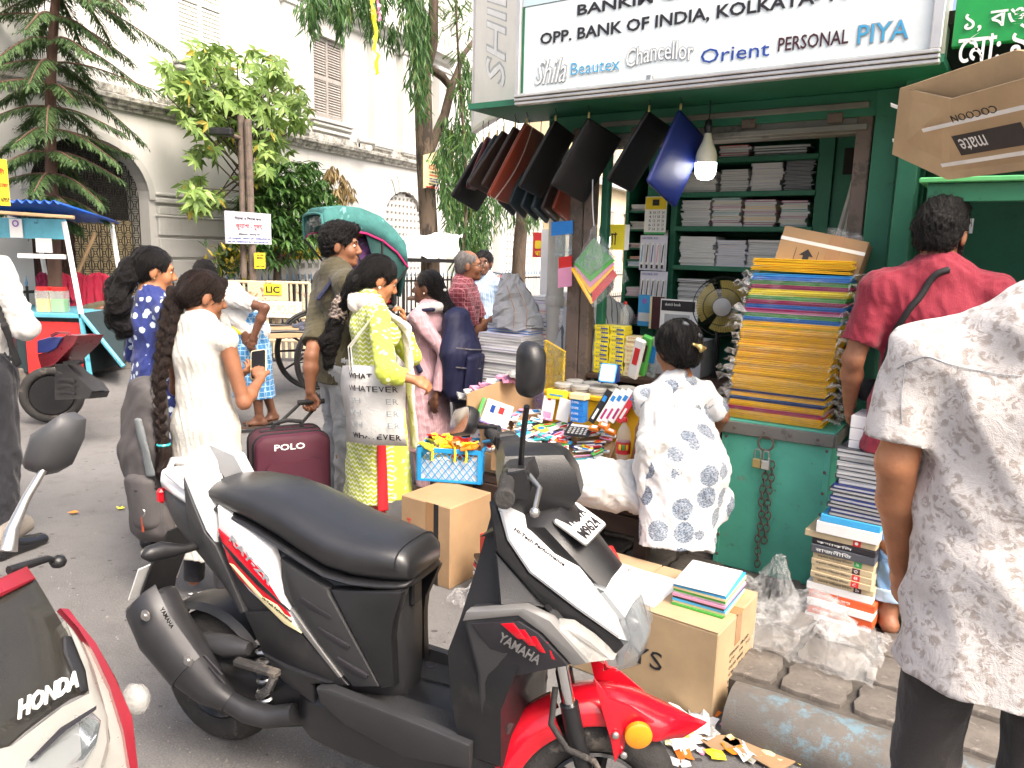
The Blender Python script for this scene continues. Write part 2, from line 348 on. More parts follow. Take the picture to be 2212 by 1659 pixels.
for k,(z0,z1)in enumerate(((.2,.56),(.6,.96),(1.0,1.34),(1.38,1.66),(1.7,1.96),(2.0,2.12))):
 m=MB();m.box(2.7,.06,z1-z0,(2.22,-.028,(z0+z1)/2),MBd,b=.012);bpart('course',m,'whitewash')
for z_,h_,d_ in((2.2,.07,.09),(2.29,.04,.06),(1.98,.035,.075)):
 m=MB();m.box(2.8,d_,h_,(2.24,-.03,z_),MBd,b=.012);bpart('string_course',m,'whitewash')
def arch_trim(tc,rx,rz,zs,w_,o,name,mt,n=20):
 m_=MB();a=arch_pts(tc,rx,rz,zs,n);b=arch_pts(tc,rx+w_,rz+w_,zs,n)
 m_.rings([[facing(0,0,o)@V((p[0],p[1],-.02)),facing(0,0,o)@V((q[0],q[1],-.02)),facing(0,0,o)@V((q[0],q[1],.035)),facing(0,0,o)@V((p[0],p[1],.035))]for p,q in zip(a,b)]);return bpart(name,m_,mt)
arch_trim(GT,GR,GZ,GS,.1,0,'arch_trim','plaster_grey');arch_trim(WT,WR,WZ,WS,.3,-.06,'arch_trim','whitewash')
for k in range(5):
 a=math.pi*(.36+.07*k);m=MB();c_,s_=math.cos(a),math.sin(a)
 p=[(WT+r_*c_*(WR+e_)/WR+q*s_,WS+(WZ+e_)*s_-q*c_*.9)for r_,e_,q in((WR,.0,-.05),(WR,.34,-.06),(WR,.34,.06),(WR,.0,.05))]
 m.prism(p,.06,facing(0,0,-.06));bpart('voussoir',m,'plaster_grey')
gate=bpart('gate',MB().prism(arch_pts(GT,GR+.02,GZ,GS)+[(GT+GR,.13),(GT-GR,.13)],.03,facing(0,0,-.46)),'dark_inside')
for k,(a,b,mt)in enumerate(((-1.0,-.62,'gate_brown'),(-.6,-.2,'gate_brown'),(-.18,.22,'gate_cream'),(.24,.73,'gate_cream'))):
 m=MB();zt=1.75 if k<2 else 1.9
 m.box(b-a,.03,zt-.15,((a+b)/2,.36,.15+(zt-.15)/2),MBd,b=.008)
 for q in range(3):m.box((b-a)*.75,.03,.42,((a+b)/2,.345,.45+q*.5),MBd,b=.012)
 bpart('door_leaf',m,mt,None,gate)
um=MB();cw,ch=.135,.17
for x in(0,cw):um.tube([(x,0,0),(x,0,ch)],.007,4)
um.tube([(0,0,0),(cw,0,0)],.006,4)
for sg in(-1,1):
 um.tube([(cw/2+sg*(.052-.03*math.sin(math.pi*k/6)),0,.015+(ch-.03)*k/6)for k in range(7)],.006,4)
um.torus(.022,.0055,10,4,TR((cw/2,0,ch/2),0,R(90)));um.tube([(cw/2-.05,0,.02),(cw/2,0,.035),(cw/2+.05,0,.02)],.005,4);um.tube([(cw/2-.05,0,ch-.02),(cw/2,0,ch-.035),(cw/2+.05,0,ch-.02)],.005,4)
ume=mesh_of('grille_unit',um.v,um.f,'iron_black');gi=world_of(gate).inverted()
for i in range(13):
 for j in range(17):
  x,z_=GT-GR+i*cw,.16+j*ch
  if abs(x+cw/2-GT)<GR and(z_+ch/2<GS or((x+cw/2-GT)/GR)**2+((z_+ch/2-GS)/GZ)**2<1):inst(ume,'grille_unit',gi@MBd@TR((x,.2,z_)),gate)
def window(t0,t1,z0,z1,o,mt,pitch):
 wn=MB();fw=.06
 for x in(t0+fw/2,t1-fw/2,(t0+t1)/2):wn.box(fw,.06,z1-z0,(x,-o,(z0+z1)/2),MBd,b=.006)
 wd=bpart('window',wn,mt);r_=MB();mid=(z0+z1)/2
 for z_ in(z0+.04,mid,z1-.04):bpart('rail',MB().box(t1-t0-.02,.05,.09,((t0+t1)/2,-o+.002,z_),MBd,b=.006),mt,None,wd)
 sw=(t1-t0)/2-fw*1.5;sm=MB().box(sw,.034,pitch*.82,(0,0,0),TR((0,0,0),0,R(-32)));sme=mesh_of('slat',sm.v,sm.f,mt);wi=world_of(wd).inverted()
 for x in(t0+fw+sw/2,t1-fw-sw/2):
  z_=z0+.1
  while z_<z1-.09:
   if abs(z_-mid)>.05:inst(sme,'slat',wi@MBd@TR((x,-o+.005,z_)),wd)
   z_+=pitch
 m_=MB()
 for dz,w_,d_ in((-.06,.3,.14),(-.13,.22,.09),(-.24,.18,.05)):m_.box(t1-t0+w_,d_+.1,.06,((t0+t1)/2,-o-.08,z0+dz),MBd,b=.012)
 bpart('window_sill',m_,'plaster_grey',None,wd)
 return wd
window(4.66,5.64,4.0,5.47,-.24,'shutter_grey',.048);window(8.2,9.0,4.0,5.47,-.24,'shutter_grey',.055);window(1.46,2.4,4.28,6.1,-.1,'shutter_white',.06)
jb=MB();
for sx,sz in((-1,0),(1,0),(0,-1),(0,1)):jb.box(.05 if sx else.2,.09,.05 if sz else.2-.1*0,(sx*.075,0,sz*.075))
jb2=MB();h_=.1;q=.036
fr=[(-h_,-h_),(h_,-h_),(h_,h_),(-h_,h_)];inn=[(-.05,-.06),(0,-q),(.05,-.06),(.062,0),(.05,.06),(0,q),(-.05,.06),(-.062,0)]
out8=[(-h_,-h_),(0,-h_),(h_,-h_),(h_,0),(h_,h_),(0,h_),(-h_,h_),(-h_,0)]
for y0,y1 in((-.04,.04),):
 vs_=[(x,y0,z_)for x,z_ in out8]+[(x,y0,z_)for x,z_ in inn]+[(x,y1,z_)for x,z_ in out8]+[(x,y1,z_)for x,z_ in inn];fs=[]
 for k in range(8):
  n_=(k+1)%8;fs+=[(k,n_,8+n_,8+k),(8+k,8+n_,24+n_,24+k)]
 jb2.add(vs_,fs)
jme=mesh_of('screen_block',jb2.v,jb2.f,'whitewash')
def jali(parent,t0,t1,z0,z1,o,sz,keep=None):
 pi_=world_of(parent).inverted();nx,nz=round((t1-t0)/sz),round((z1-z0)/sz)
 for i in range(nx):
  for j in range(nz):
   x,z_=t0+(i+.5)*(t1-t0)/nx,z0+(j+.5)*(z1-z0)/nz
   if keep is None or keep(x,z_):inst(jme,'screen_block',pi_@MBd@TR((x,-o,z_))@Matrix.Scale(sz/.2,4),parent)
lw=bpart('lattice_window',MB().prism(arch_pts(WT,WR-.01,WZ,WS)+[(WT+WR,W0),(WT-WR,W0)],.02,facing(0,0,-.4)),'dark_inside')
jali(lw,WT-WR,WT+WR,W0,2.9,-.14,.155,lambda x,z_:z_<WS or((x-WT)/WR)**2+((z_-WS)/WZ)**2<1.02)
sw_=thing('screen_wall','white pierced concrete screen wall behind the railings beyond the big tree trunk','wall',BW(12.5,-.2,.1),AZ_B)
m=MB();wall_rect(m,9.62,18,.1,.9,.02,.2);wall_rect(m,9.62,18,3.0,3.4,.02,.2);bpart('coping',m,'plaster_grey',None,sw_)
for t_ in(9.75,12.4,15.2,18):bpart('pier',MB().box(.34,.3,3.1,(t_,-.02,1.7),MBd,b=.02),'plaster_grey',None,sw_)
for a,b in((9.95,12.2),(12.6,15.0)):jali(sw_,a,b,.9,3.0,-.08,.21)
bpart('backing',MB().box(8.4,.05,3,(13.8,.6,1.6),MBd),'cream_wall',None,sw_)
lo=thing('low_screen_wall','low white pierced screen wall behind the mango bush under the yellow banner','wall',BW(4.6,.25,.1),AZ_B)
jali(lo,3.5,6.4,.75,1.55,.35,.2);bpart('plinth',MB().box(2.9,.16,.65,(4.95,-.35,.42),MBd,b=.02),'whitewash',None,lo);bpart('coping',MB().box(3.0,.2,.07,(4.95,-.35,1.59),MBd,b=.015),'whitewash',None,lo)
fb=thing('far_building','sunlit cream building with green shutters at the end of the street','building',BW(22,0,0),AZ_B)
bpart('wall',MB().box(14,4,9,(25,1,4.5),MBd),'cream_wall',None,fb)
for i in range(4):
 for j in range(2):
  wo=bpart('window',MB().box(1.1,.1,1.7,(19.4+i*2.6,-1.02,2.2+j*3.4),MBd),'shutter_grey',None,fb)
  bpart('window_frame',MB().box(1.4,.08,.14,(19.4+i*2.6,-1.05,3.15+j*3.4),MBd),'whitewash',None,wo)
bpart('cornice',MB().box(14.3,.4,.25,(25,-1.1,4.0),MBd),'plaster_grey',None,fb)
cc_=BW(5.55,.2,3.66);m=MB();m.tube([(0,0,0),(.42,0,.0)],.05,10,TR(cc_,AZ_B-.2));o=m.build('security_camera','pale_paint',None,50);tag(o,'small white tube camera fixed on the mossy cornice under the shuttered window','camera');MB().tube([cc_+V((.02,0,0)),cc_+V((0,.12,-.1))],.018,6).build('bracket','iron_black',o)
# ================================================================ railings
FO=lambda t_:.6+.156*t_
FA=math.atan(.156)
fence=thing('railing','iron railing with pale blue spear tips along the far footpath','fence',BW(5,1.72,.13),AZ_B)
pl=MB();pl.box(.022,.022,.95,(0,0,.475));ple=mesh_of('pale',pl.v,pl.f,'iron_black');plw=mesh_of('pale',pl.v,pl.f,'pale_paint');tp=MB();tp.rings([[(.0+r_*c,r_*s,z_)for c,s in((1,0),(0,1),(-1,0),(0,-1))]for r_,z_ in((.01,.95),(.017,.98),(.002,1.07))]);tpe=mesh_of('spear_tip',tp.v,tp.f,'blue_paint');fi=world_of(fence).inverted()
for k in range(165):
 t_=-3.5+k*.125;M_=fi@MBd@TR((t_,-FO(t_),.1),-FA);p_=inst(ple if t_<7 else plw,'pale',M_,fence);inst(tpe,'spear_tip',Matrix(),p_)
for z_ in(.35,.98):bpart('rail',MB().box(20.6,.03,.035,(6.7,0,z_),MBd@TR((0,-.6,0),-FA)),'iron_black',None,fence)
# ================================================================ foliage
class LF:
 def __init__(s):s.v=[];s.f=[]
 def leaf(s,p,d,n,L,W,bend=.15):
  d=d.normalized();n=(n-d*n.dot(d));n=n.normalized()if n.length>1e-4 else V((0,0,1));t=d.cross(n)
  o=len(s.v);c=p+d*(L*.45)-n*(W*.18)
  s.v+=[p,p+d*(L*.42)+t*(W*.5),p+d*L-n*(L*bend),p+d*(L*.42)-t*(W*.5),c];s.f+=[(o,o+4,o+1),(o+1,o+4,o+2),(o+2,o+4,o+3),(o+3,o+4,o)]
 def build(s,name,mt,parent):return obj(name,s.v,s.f,mt,parent,None,None,True)
def rv(r_,up=0.):return V((r_.gauss(0,1),r_.gauss(0,1),r_.gauss(0,1)+up)).normalized()
def tree(name,label,base,pts,rads,mt,cat='tree',group=None):
 t=thing(name,label,cat,base,0,group);MB().tube(pts,rads,9).build('trunk',mt,t,60);return t
r_=random.Random(3);oP=1.1
def BQ(x,y,o):t_,z_=BP(x,y,o);return BW(t_,o,z_)
b0=BQ(540,600,oP);b0.z=.13
tr=[b0,BQ(541,520,oP),BQ(533,420,oP),BQ(527,300,oP),BQ(515,230,oP),BQ(500,170,oP)]
t=tree('umbrella_tree','slender street tree with light green hand-shaped leaf clusters before the white building',b0,tr,[.06,.055,.05,.045,.035,.02],'bark')
lf=LF();twigs=MB()
blobs=[(440,140,36),(480,115,28),(530,120,26),(580,135,30),(400,175,40),(455,185,50),(520,180,48),(580,180,40),(630,205,36),(655,220,26),(385,185,26),(420,235,40),(480,240,44),(540,240,44),(600,240,46),(650,255,26),(450,285,30),(520,290,34),(570,300,26),(440,330,30),(425,410,34),(455,430,28),(420,440,24),(560,330,40),(600,330,28),(545,370,36),(590,290,24),(362,150,18),(436,108,22)]
for x,y,rr in blobs:
 sc_=11.5/FPX
 for k in range(max(4,int(rr*rr/84))):
  a,q=r_.uniform(0,6.28),math.sqrt(r_.random())*rr
  c=BQ(x+q*math.cos(a),y+q*math.sin(a)*.8,oP+r_.uniform(-.55,.6));ax=(V((0,0,1))*.55+V((NB[0],NB[1],0))*r_.uniform(-.1,.7)+rv(r_)*.5).normalized();u=ax.orthogonal().normalized();w_=ax.cross(u);n_=r_.randint(6,8);L=r_.uniform(.13,.24)
  for j in range(n_):
   b_=6.283*j/n_+r_.uniform(-.15,.15);d=u*math.cos(b_)+w_*math.sin(b_)-V((0,0,.35));lf.leaf(c,d,ax,L*r_.uniform(.8,1.15),L*.36,.2)
  if k%9==0:twigs.tube([c,c-V((0,0,.12)),tr[4].lerp(tr[2],r_.random())],[.005,.008,.014],4)
lf.build('crown','leaf_palmate',t);twigs.build('branches','bark',t,None,True)
oM=1.05;b0=BQ(590,600,oM);b0.z=.13
t=tree('mango_tree','bushy mango tree with dark drooping leaves beside the signboard pole',b0,[b0,BQ(600,570,oM),BQ(610,520,oM),BQ(625,450,oM)],[.07,.06,.05,.03],'bark')
MB().tube([BQ(600,570,oM),BQ(575,540,oM),BQ(560,490,oM)],[.04,.03,.02],6).tube([BQ(612,560,oM),BQ(640,540,oM),BQ(650,500,oM)],[.04,.03,.02],6).build('limb','bark',t)
lf=LF()
for x,y,rr in[(600,400,45),(660,380,38),(560,430,40),(620,440,55),(680,430,45),(570,480,45),(640,490,50),(700,460,36),(735,440,25),(590,375,30),(690,400,34),(560,400,26),(750,470,22),(600,530,40),(660,520,34),(560,540,26),(720,500,30),(640,365,24)]:
 for k in range(int(rr*rr/46)):
  a,q=r_.uniform(0,6.28),math.sqrt(r_.random())*rr;c=BQ(x+q*math.cos(a),y+q*math.sin(a),oM+r_.uniform(-.6,.5));n_=r_.randint(6,9)
  for j in range(n_):
   b_=6.283*j/n_+r_.uniform(-.3,.3);d=V((math.cos(b_),math.sin(b_),r_.uniform(-1.0,.15)));lf.leaf(c,d,V((0,0,1)),r_.uniform(.17,.27),.055,.22)
lf.build('crown','leaf_mango',t)
lf=LF()
for x,y,rr in[(735,395,22),(750,415,20),(718,370,14)]:
 for k in range(22):
  a,q=r_.uniform(0,6.28),math.sqrt(r_.random())*rr;c=BQ(x+q*math.cos(a),y+q*math.sin(a),oM+r_.uniform(-.2,.3))
  for j in range(6):lf.leaf(c,V((r_.uniform(-.6,.6),r_.uniform(-.6,.6),-1)),rv(r_),r_.uniform(.14,.22),.035,.1)
o=lf.build('dead_leaves','leaf_dead',t);o['label']='cluster of dry brown leaves'
b0=BQ(505,600,1.25);b0.z=.13;t=tree('croton_plant','yellow and green spotted croton plant under the signboard',b0,[b0,b0+V((0,0,.5)),b0+V((.02,0,.9))],[.03,.025,.01],'bark','plant');lf=LF()
for k in range(95):
 x,y=505+r_.gauss(0,20),555+r_.gauss(0,24);c=BQ(x,y,1.25+r_.uniform(-.2,.3))
 for j in range(4):lf.leaf(c,rv(r_,.5),V((0,0,1)),r_.uniform(.1,.18),.055,.15)
lf.build('foliage','leaf_croton',t)
oA=2.35
def ashoka_fronds(lf,regions,o,n_per,spread=.45):
 for x0,y0,x1,y1,n_ in regions:
  for k in range(n_):
   c=BQ(r_.uniform(x0,x1),r_.uniform(y0,y1),o+r_.uniform(-spread,spread))
   for j in range(n_per):
    p_=c+V((r_.gauss(0,.035),r_.gauss(0,.035),-.05*j));d=V((r_.gauss(0,.35),r_.gauss(0,.35),-1));lf.leaf(p_,d,rv(r_),r_.uniform(.17,.28),.034,.06)
b0=BQ(930,640,oA);b0.z=0
t=tree('ashoka_tree','mast tree with two dark trunks and long curtains of drooping leaves by the stall sign',b0,[b0,BQ(930,560,oA),BQ(924,450,oA),BQ(918,330,oA),BQ(913,180,oA),BQ(903,60,oA),BQ(888,-160,oA)],[.2,.17,.16,.155,.15,.14,.12],'bark_pale')
MB().tube([BQ(925,330,oA+.05),BQ(960,250,oA+.1),BQ(975,190,oA+.1),BQ(955,165,oA),BQ(925,145,oA),BQ(935,100,oA),BQ(938,-60,oA)],[.1,.085,.08,.075,.08,.09,.085],8).tube([BQ(972,200,oA+.1),BQ(1000,120,oA+.1),BQ(1060,40,oA)],[.06,.05,.04],7).build('limb','bark',t,60)
lf=LF()
ashoka_fronds(lf,[(955,250,1010,330,70),(950,330,1050,420,140),(960,400,1060,500,150),(985,480,1050,560,60),(985,120,1030,300,90),(940,300,965,340,20)],oA+.2,7)
ashoka_fronds(lf,[(875,-40,925,60,60),(885,50,925,160,60),(900,150,918,215,16)],oA+.3,7,.3)
lf.build('crown','leaf_ashoka',t)
b0=BQ(1118,600,2.5);b0.z=0
t=tree('mast_tree','dark trunked mast tree far down the street beside a red sign',b0,[b0,BQ(1122,540,2.5),BQ(1128,470,2.5),BQ(1130,300,2.5)],[.16,.15,.14,.1],'bark');lf=LF();ashoka_fronds(lf,[(1060,380,1180,470,90)],2.5,7,1);lf.build('crown','leaf_ashoka',t)
b0=BW(7.6,3.0,0)
t=thing('overhanging_ashoka','mast tree whose leafy fringes hang down over the white building from above','tree',BQ(760,590,2.2)*1.0);t.location.z=0
q0=V(t.location);tp_=BQ(760,-120,2.2);MB().tube([q0+V((0,0,0)),q0+V((0.02,0,.4))],[.06,.05],6).build('stump','bark',t);lf=LF();limb=MB();limb.tube([BQ(905,40,2.3),BQ(860,-30,2.3),tp_,BQ(640,-60,2.0)],[.07,.06,.05,.03],6);limb.build('limb','bark',t)
ashoka_fronds(lf,[(648,-40,690,25,36),(672,-30,682,50,10),(715,-40,755,20,34),(730,0,745,40,10),(775,-40,830,10,40),(795,0,820,50,16),(835,40,860,70,14),(690,-60,880,-20,60)],2.2,6,.35);lf.build('fringe','leaf_ashoka',t)
t=thing('feather_tree','light green feathery-leaved branch between the trunk and the stall sign','tree',BQ(985,600,2.9));t.location.z=0
MB().tube([V(t.location),BQ(1010,420,2.9),BQ(1002,300,2.9),BQ(990,120,2.9),BQ(985,20,2.9),BQ(990,-60,2.9)],[.035,.03,.025,.02,.02,.015],6).build('trunk','bark',t);lf=LF()
for x,y,n_ in[(985,20,16),(960,50,8),(1005,60,12),(990,110,12),(975,170,5),(1000,0,12),(965,0,8),(990,290,6)]:
 for k in range(n_):
  c=BQ(x+r_.gauss(0,12),y+r_.gauss(0,14),2.9+r_.uniform(-.3,.3));d=(V((r_.uniform(-1,1),r_.uniform(-1,1),-.5))).normalized();s_=d.cross(V((0,0,1)))
  for j in range(10):
   for sg in(-1,1):lf.leaf(c+d*(.022*j),s_*sg+d*.5,V((0,0,1)),.07,.022)
lf.build('crown','leaf_feather',t)
oC=.75;b0=BQ(113,640,oC);b0.z=.13;top=BQ(124,-60,oC)
cp=[b0,BQ(112,420,oC),BQ(108,290,oC),BQ(110,160,oC),BQ(116,50,oC),top]
t=tree('norfolk_pine','tall conifer with tiered drooping dark branches before the arched gate',b0,cp,[.085,.07,.06,.055,.05,.045],'bark_red')
lf=LF();br=MB()
def along(z_):
 for a,b in zip(cp,cp[1:]):
  if a.z<=z_<=b.z:return a.lerp(b,(z_-a.z)/(b.z-a.z))
 return cp[-1]
for lv in range(15):
 z_=1.85+lv*.25;c=along(z_);L0=(1.25-.012*lv if lv>7 else.55+lv*.08);n_=5
 for k in range(n_):
  a=6.283*k/n_+lv*.55+r_.uniform(-.25,.25);L=L0*r_.uniform(.55,1.1);h=V((math.cos(a),math.sin(a),0));pts=[]
  for i in range(9):
   u=i/8;pts.append(c+h*(L*u)+V((0,0,(.12*u-(.5+.3*((k*7+lv*3)%5)/4)*u*u+.16*u**4)*L)))
  br.tube(pts,[.016-.0013*i for i in range(9)],4)
  for i in range(2,34):
   u=i/33;j=min(7,int(u*8));p_=pts[j].lerp(pts[j+1],u*8-j);dd=(pts[j+1]-pts[j]).normalized();sd_=dd.cross(V((0,0,1))).normalized()
   for sg in(-1,1,0):
    l_=(.22-.08*u)*r_.uniform(.5,1.35);d=(sd_*sg*.75+dd*.7+V((0,0,-.45+r_.uniform(-.25,.3)))).normalized()
    lf.leaf(p_,d,V((0,0,1)),l_,.02,.12)
    for q_ in range(3):lf.leaf(p_+d*(l_*(.25+.25*q_)),(d+rv(r_)*.55).normalized(),V((0,0,1)),.055,.013,.1)
br.build('branches','bark_red',t,None,True);lf.build('crown','needle',t)
# ================================================================ the stationery stall
MS=Matrix.Translation(V((OS[0],OS[1],0)))@Matrix.Rotation(AZ_S,4,'Z')
def m_worn(name,c,c2,c3,th=.6,sc_=6,r=.55,dirt=.5):
 g=NG(name);n=g.noise(sc_,10,.75);n2=g.noise(sc_*5,6,.7);cc=g.mix(g.ramp(g.noise(2.5,5,.6),.35,.7),c,tuple(x*.7 for x in c))
 cc=g.mix(g.ramp(n,th,th+.05),cc,c2);cc=g.mix(g.math('MULTIPLY',g.ramp(n2,.62,.7),dirt),cc,c3);g.bump(n2,.2,.006)
 return reg(name,g.out(Base__Color=cc,Roughness=r))
m_worn('green_paint',(.018,.16,.085),(.012,.07,.04),(.02,.03,.02),.62,5);m_worn('green_trunk',(.11,.5,.36),(.22,.3,.24),(.14,.065,.04),.6,4,.5,.8)
m_worn('rust_post',(.17,.125,.1),(.1,.08,.065),(.3,.26,.22),.5,9,.8);m_worn('shutter_steel',(.2,.19,.165),(.11,.1,.085),(.16,.085,.05),.58,5,.6)
mat('aluminium',(.62,.6,.58),.35,.6,c2=(.4,.33,.28),th=.66,c2s=12);mat('sign_face',(.72,.78,.78),.14,var=.05,c2=(.5,.53,.5),th=.58,c2s=5,tw=.3,coat=.4);mat('sign_side',(.72,.7,.64),.4,var=.05);mat('sign_blue',(.55,.68,.72),.15,var=.03,coat=.4)
mat('ink_black',(.022,.02,.024),.5);mat('ink_grey',(.33,.36,.38),.4,.2);mat('ink_blue',(.02,.2,.55),.4);mat('ink_navy',(.02,.06,.3),.4);mat('ink_cyan',(.05,.35,.62),.4);mat('ink_maroon',(.06,.02,.025),.4);mat('ink_white',(.8,.8,.78),.5);mat('ink_red',(.6,.03,.03),.5);mat('ink_yellow',(.8,.6,.03),.5);mat('ink_green',(.05,.35,.1),.5)
for n_,c in(('black',(.012,.012,.013)),('brown',(.045,.028,.022)),('tan',(.27,.05,.025)),('darkred',(.12,.02,.018)),('navy',(.008,.02,.14)),('slate',(.03,.045,.055))):mat('leather_'+n_,c,.38,var=.1,bump=.25,bs=260,rvar=.06,coat=.15)
mat('thread',(.6,.5,.35),.8);mat('yellow_band',(.75,.55,.02),.5);mat('brass',(.5,.38,.16),.35,.8);mat('steel',(.5,.49,.47),.3,.9)
m_worn('cardboard',(.42,.27,.145),(.37,.23,.12),(.31,.19,.1),.55,3,.85,.3);m_worn('cardboard_pale',(.5,.355,.205),(.45,.31,.17),(.4,.27,.15),.6,3,.85,.3);mat('tape',(.36,.2,.09),.22,var=.08,coat=.3)
mat('paper',(.78,.77,.76),.8,var=.04,rnd=.12);mat('paper_lilac',(.66,.64,.74),.8,var=.04,rnd=.1);mat('paper_grey',(.42,.43,.45),.8,rnd=.25);mat('page_edge',(.7,.69,.67),.9,var=.1,vsc=3,st=(1,1,90));mat('dark_cover',(.06,.065,.075),.5,rnd=.5)
for n_,c in(('yellow',(.93,.56,.02)),('lemon',(.85,.72,.04)),('blue',(.02,.2,.62)),('green',(.08,.4,.07)),('magenta',(.42,.02,.13)),('red',(.62,.025,.03)),('pink',(.75,.32,.5)),('white',(.78,.78,.77)),('purple',(.3,.16,.5)),('orange',(.75,.2,.02)),('teal',(.03,.35,.38)),('navy',(.015,.03,.16)),('sky',(.06,.38,.75)),('cream',(.72,.63,.36)),('black',(.015,.015,.016)),('grey',(.35,.35,.34))):mat('pl_'+n_,c,.35,var=.08,rnd=.12,coat=.1)
mat('crate_yellow',(.72,.4,.01),.4,var=.06);mat('crate_blue',(.02,.28,.62),.4,var=.06);mat('wood_dark',(.06,.035,.024),.6,var=.35,vsc=8,st=(.3,6,1));mat('pipe_grey',(.5,.48,.44),.5,var=.1)
def m_film(name,a,c=(.9,.9,.9),r=.12,bs=18):
 g=NG(name);n=g.noise(bs,6,.65,None,.8);f=g.ramp(n,.45,.75);g.bump(n,1.0,.04)
 return reg(name,g.out(Base__Color=c,Roughness=r,Alpha=g.math('MULTIPLY_ADD',f,a,a*.55),Specular__IOR__Level=.8))
m_film('film',.07);m_film('film_bag',.2,(.9,.91,.91),.14,9);m_film('film_edge',.42,(.9,.9,.9),.1,14);m_film('film_red',.55,(.7,.03,.04));m_film('film_yellow',.6,(.85,.6,.02));m_film('film_blue',.6,(.1,.14,.6));m_film('film_lilac',.45,(.75,.7,.8));m_film('film_grey',.5,(.4,.5,.52));mat('bottle_pet',(.8,.82,.8),.1,alpha=.28,var=.02)
mat('bulb_glow',(1,.97,.92),.3,em=7.0);mat('bulb_cap',(.75,.7,.52),.4);mat('screen_white',(.72,.74,.78),.2)
stall=thing('stationery_stall','green wooden stationery stall with a white lit signboard and a raised roller shutter','stall',SW(.9,.4,.1),AZ_S)
def sbox(x0,x1,y0,y1,z0,z1,b=0,m_=None):return(m_ or MB()).box(x1-x0,y1-y0,z1-z0,((x0+x1)/2,(y0+y1)/2,(z0+z1)/2),MS,b=b)
def spart(name,m_,mt,parent=stall,smooth=None):return m_.build(name,mt,parent,smooth)
spart('back_wall',sbox(-.1,2.0,1.62,1.68,.1,2.5),'green_paint');spart('side_wall',sbox(1.66,1.72,.5,1.62,.1,2.4),'green_paint');spart('ceiling',sbox(-.15,1.75,.5,1.62,2.42,2.45),'green_paint');spart('floor',sbox(-.05,1.66,.3,1.62,.1,.3),'wood_dark')
spart('soffit',sbox(-.36,1.92,.02,.52,2.37,2.4),'green_paint');spart('beam',sbox(-.1,1.72,.44,.5,2.26,2.37,.004),'green_paint')
for s0,s1,mt in((.065,.15,'rust_post'),(.155,.215,'rust_post'),(.225,.27,'green_paint')):spart('post',sbox(s0,s1,.43 if s0<.2 else.5,.5 if s0<.2 else.55,.12,2.3,.006),mt)
spart('post',sbox(1.63,1.74,.42,.52,.1,2.37,.006),'green_paint');spart('post',sbox(1.55,1.62,.45,.52,.1,2.3,.005),'rust_post')
m=MB();rs=[]
for k in range(11):rs.append((.47+.07*math.sin(k*.8),2.3-.013*k))
sh=spart('roller_shutter',sbox(.24,1.6,.46,.56,2.19,2.36,.006),'shutter_steel')
for z_ in(2.215,2.31):spart('shutter_rail',sbox(.24,1.6,.43,.46,z_-.014,z_+.014,.004),'shutter_steel',sh)
for s_ in(.42,1.02,1.42):spart('shutter_hasp',sbox(s_,s_+.07,.435,.458,2.24,2.285,.004),'rust_post',sh)
TOPZ=3.35
sg=spart('signboard',sbox(-.01,1.9,.01,.3,2.42,TOPZ,.004),'sign_side')
spart('sign_face',sbox(.0,1.87,-.004,.01,2.41,2.83),'sign_face',sg);spart('sign_header',sbox(.0,1.87,-.006,.01,2.835,TOPZ),'sign_blue',sg)
for z_ in(2.36,2.378,2.396):spart('frame_rail',sbox(-.03,1.91,-.022-(z_-2.36)*.3,.02,z_,z_+.015,.003),'aluminium',sg)
spart('frame_rail',sbox(1.872,1.91,-.025,.01,2.413,TOPZ,.003),'aluminium',sg);spart('frame_rail',sbox(-.03,-.002,-.025,.012,2.413,TOPZ,.003),'aluminium',sg)
spart('edge_tape',sbox(.0,.012,-.0075,-.004,2.42,2.83),'green_paint',sg);spart('edge_tape',sbox(.012,1.87,-.0075,-.004,2.412,2.417),'green_paint',sg)
def SF(s_,z_,d=-.006):return MS@Matrix(((1,0,0,s_),(0,0,-1,d),(0,1,0,z_),(0,0,0,1)))
def stext(t_,bl,tr_,mt,parent=sg,bold=.0,d=-.006,**k):
 s0,z0=SP(*bl,d);s1,z1=SP(*tr_,d);return text(t_,SF(s0,z0,d),s1-s0,z1-z0,mt,parent,bold=bold,**k)
za=SP(1246,42)[1];zb=SP(1168,102)[1]
s0=SP(1248,40)[0];text('BANKIM CHATTERJEE STREET',SF(s0,za),1.45,.064,'ink_black',sg,bold=.02)
s0=SP(1168,100)[0];s1=SP(1900,20)[0];text('OPP. BANK OF INDIA, KOLKATA- 700073',SF(s0,zb),s1-s0+.07,.064,'ink_black',sg,bold=.02)
text('SHILA AGENCY',SF(.03,2.9),1.75,.26,'ink_black',sg,bold=.01)
for t_,a,b,fill,rim,kw in(('Shila',(1155,186),(1224,122),'ink_white','ink_grey',dict(shear=.25)),('Beautex',(1234,165),(1342,122),'ink_cyan','ink_white',{}),('Chancellor',(1352,150),(1502,88),'ink_white','ink_grey',dict(arc=.018)),('PIYA',(1851,98),(1968,40),'ink_cyan','ink_grey',{})):
 s0,z0=SP(*a);s1,z1=SP(*b);text(t_,SF(s0,z0),s1-s0,z1-z0,rim,sg,bold=.035,**kw);text(t_,SF(s0+.003,z0+.003,-.0078),s1-s0-.006,z1-z0-.006,fill,sg,bold=-.005,**kw)
stext('Orient',(1513,138),(1664,88),'ink_navy',bold=.0);stext('PERSONAL',(1680,112),(1835,62),'ink_maroon',bold=.01)
spart('latch',sbox(*[SP(1400,175)[0]+q for q in(0,.03)],-.03,-.008,SP(1400,180)[1],SP(1400,165)[1],.004),'steel',sg)
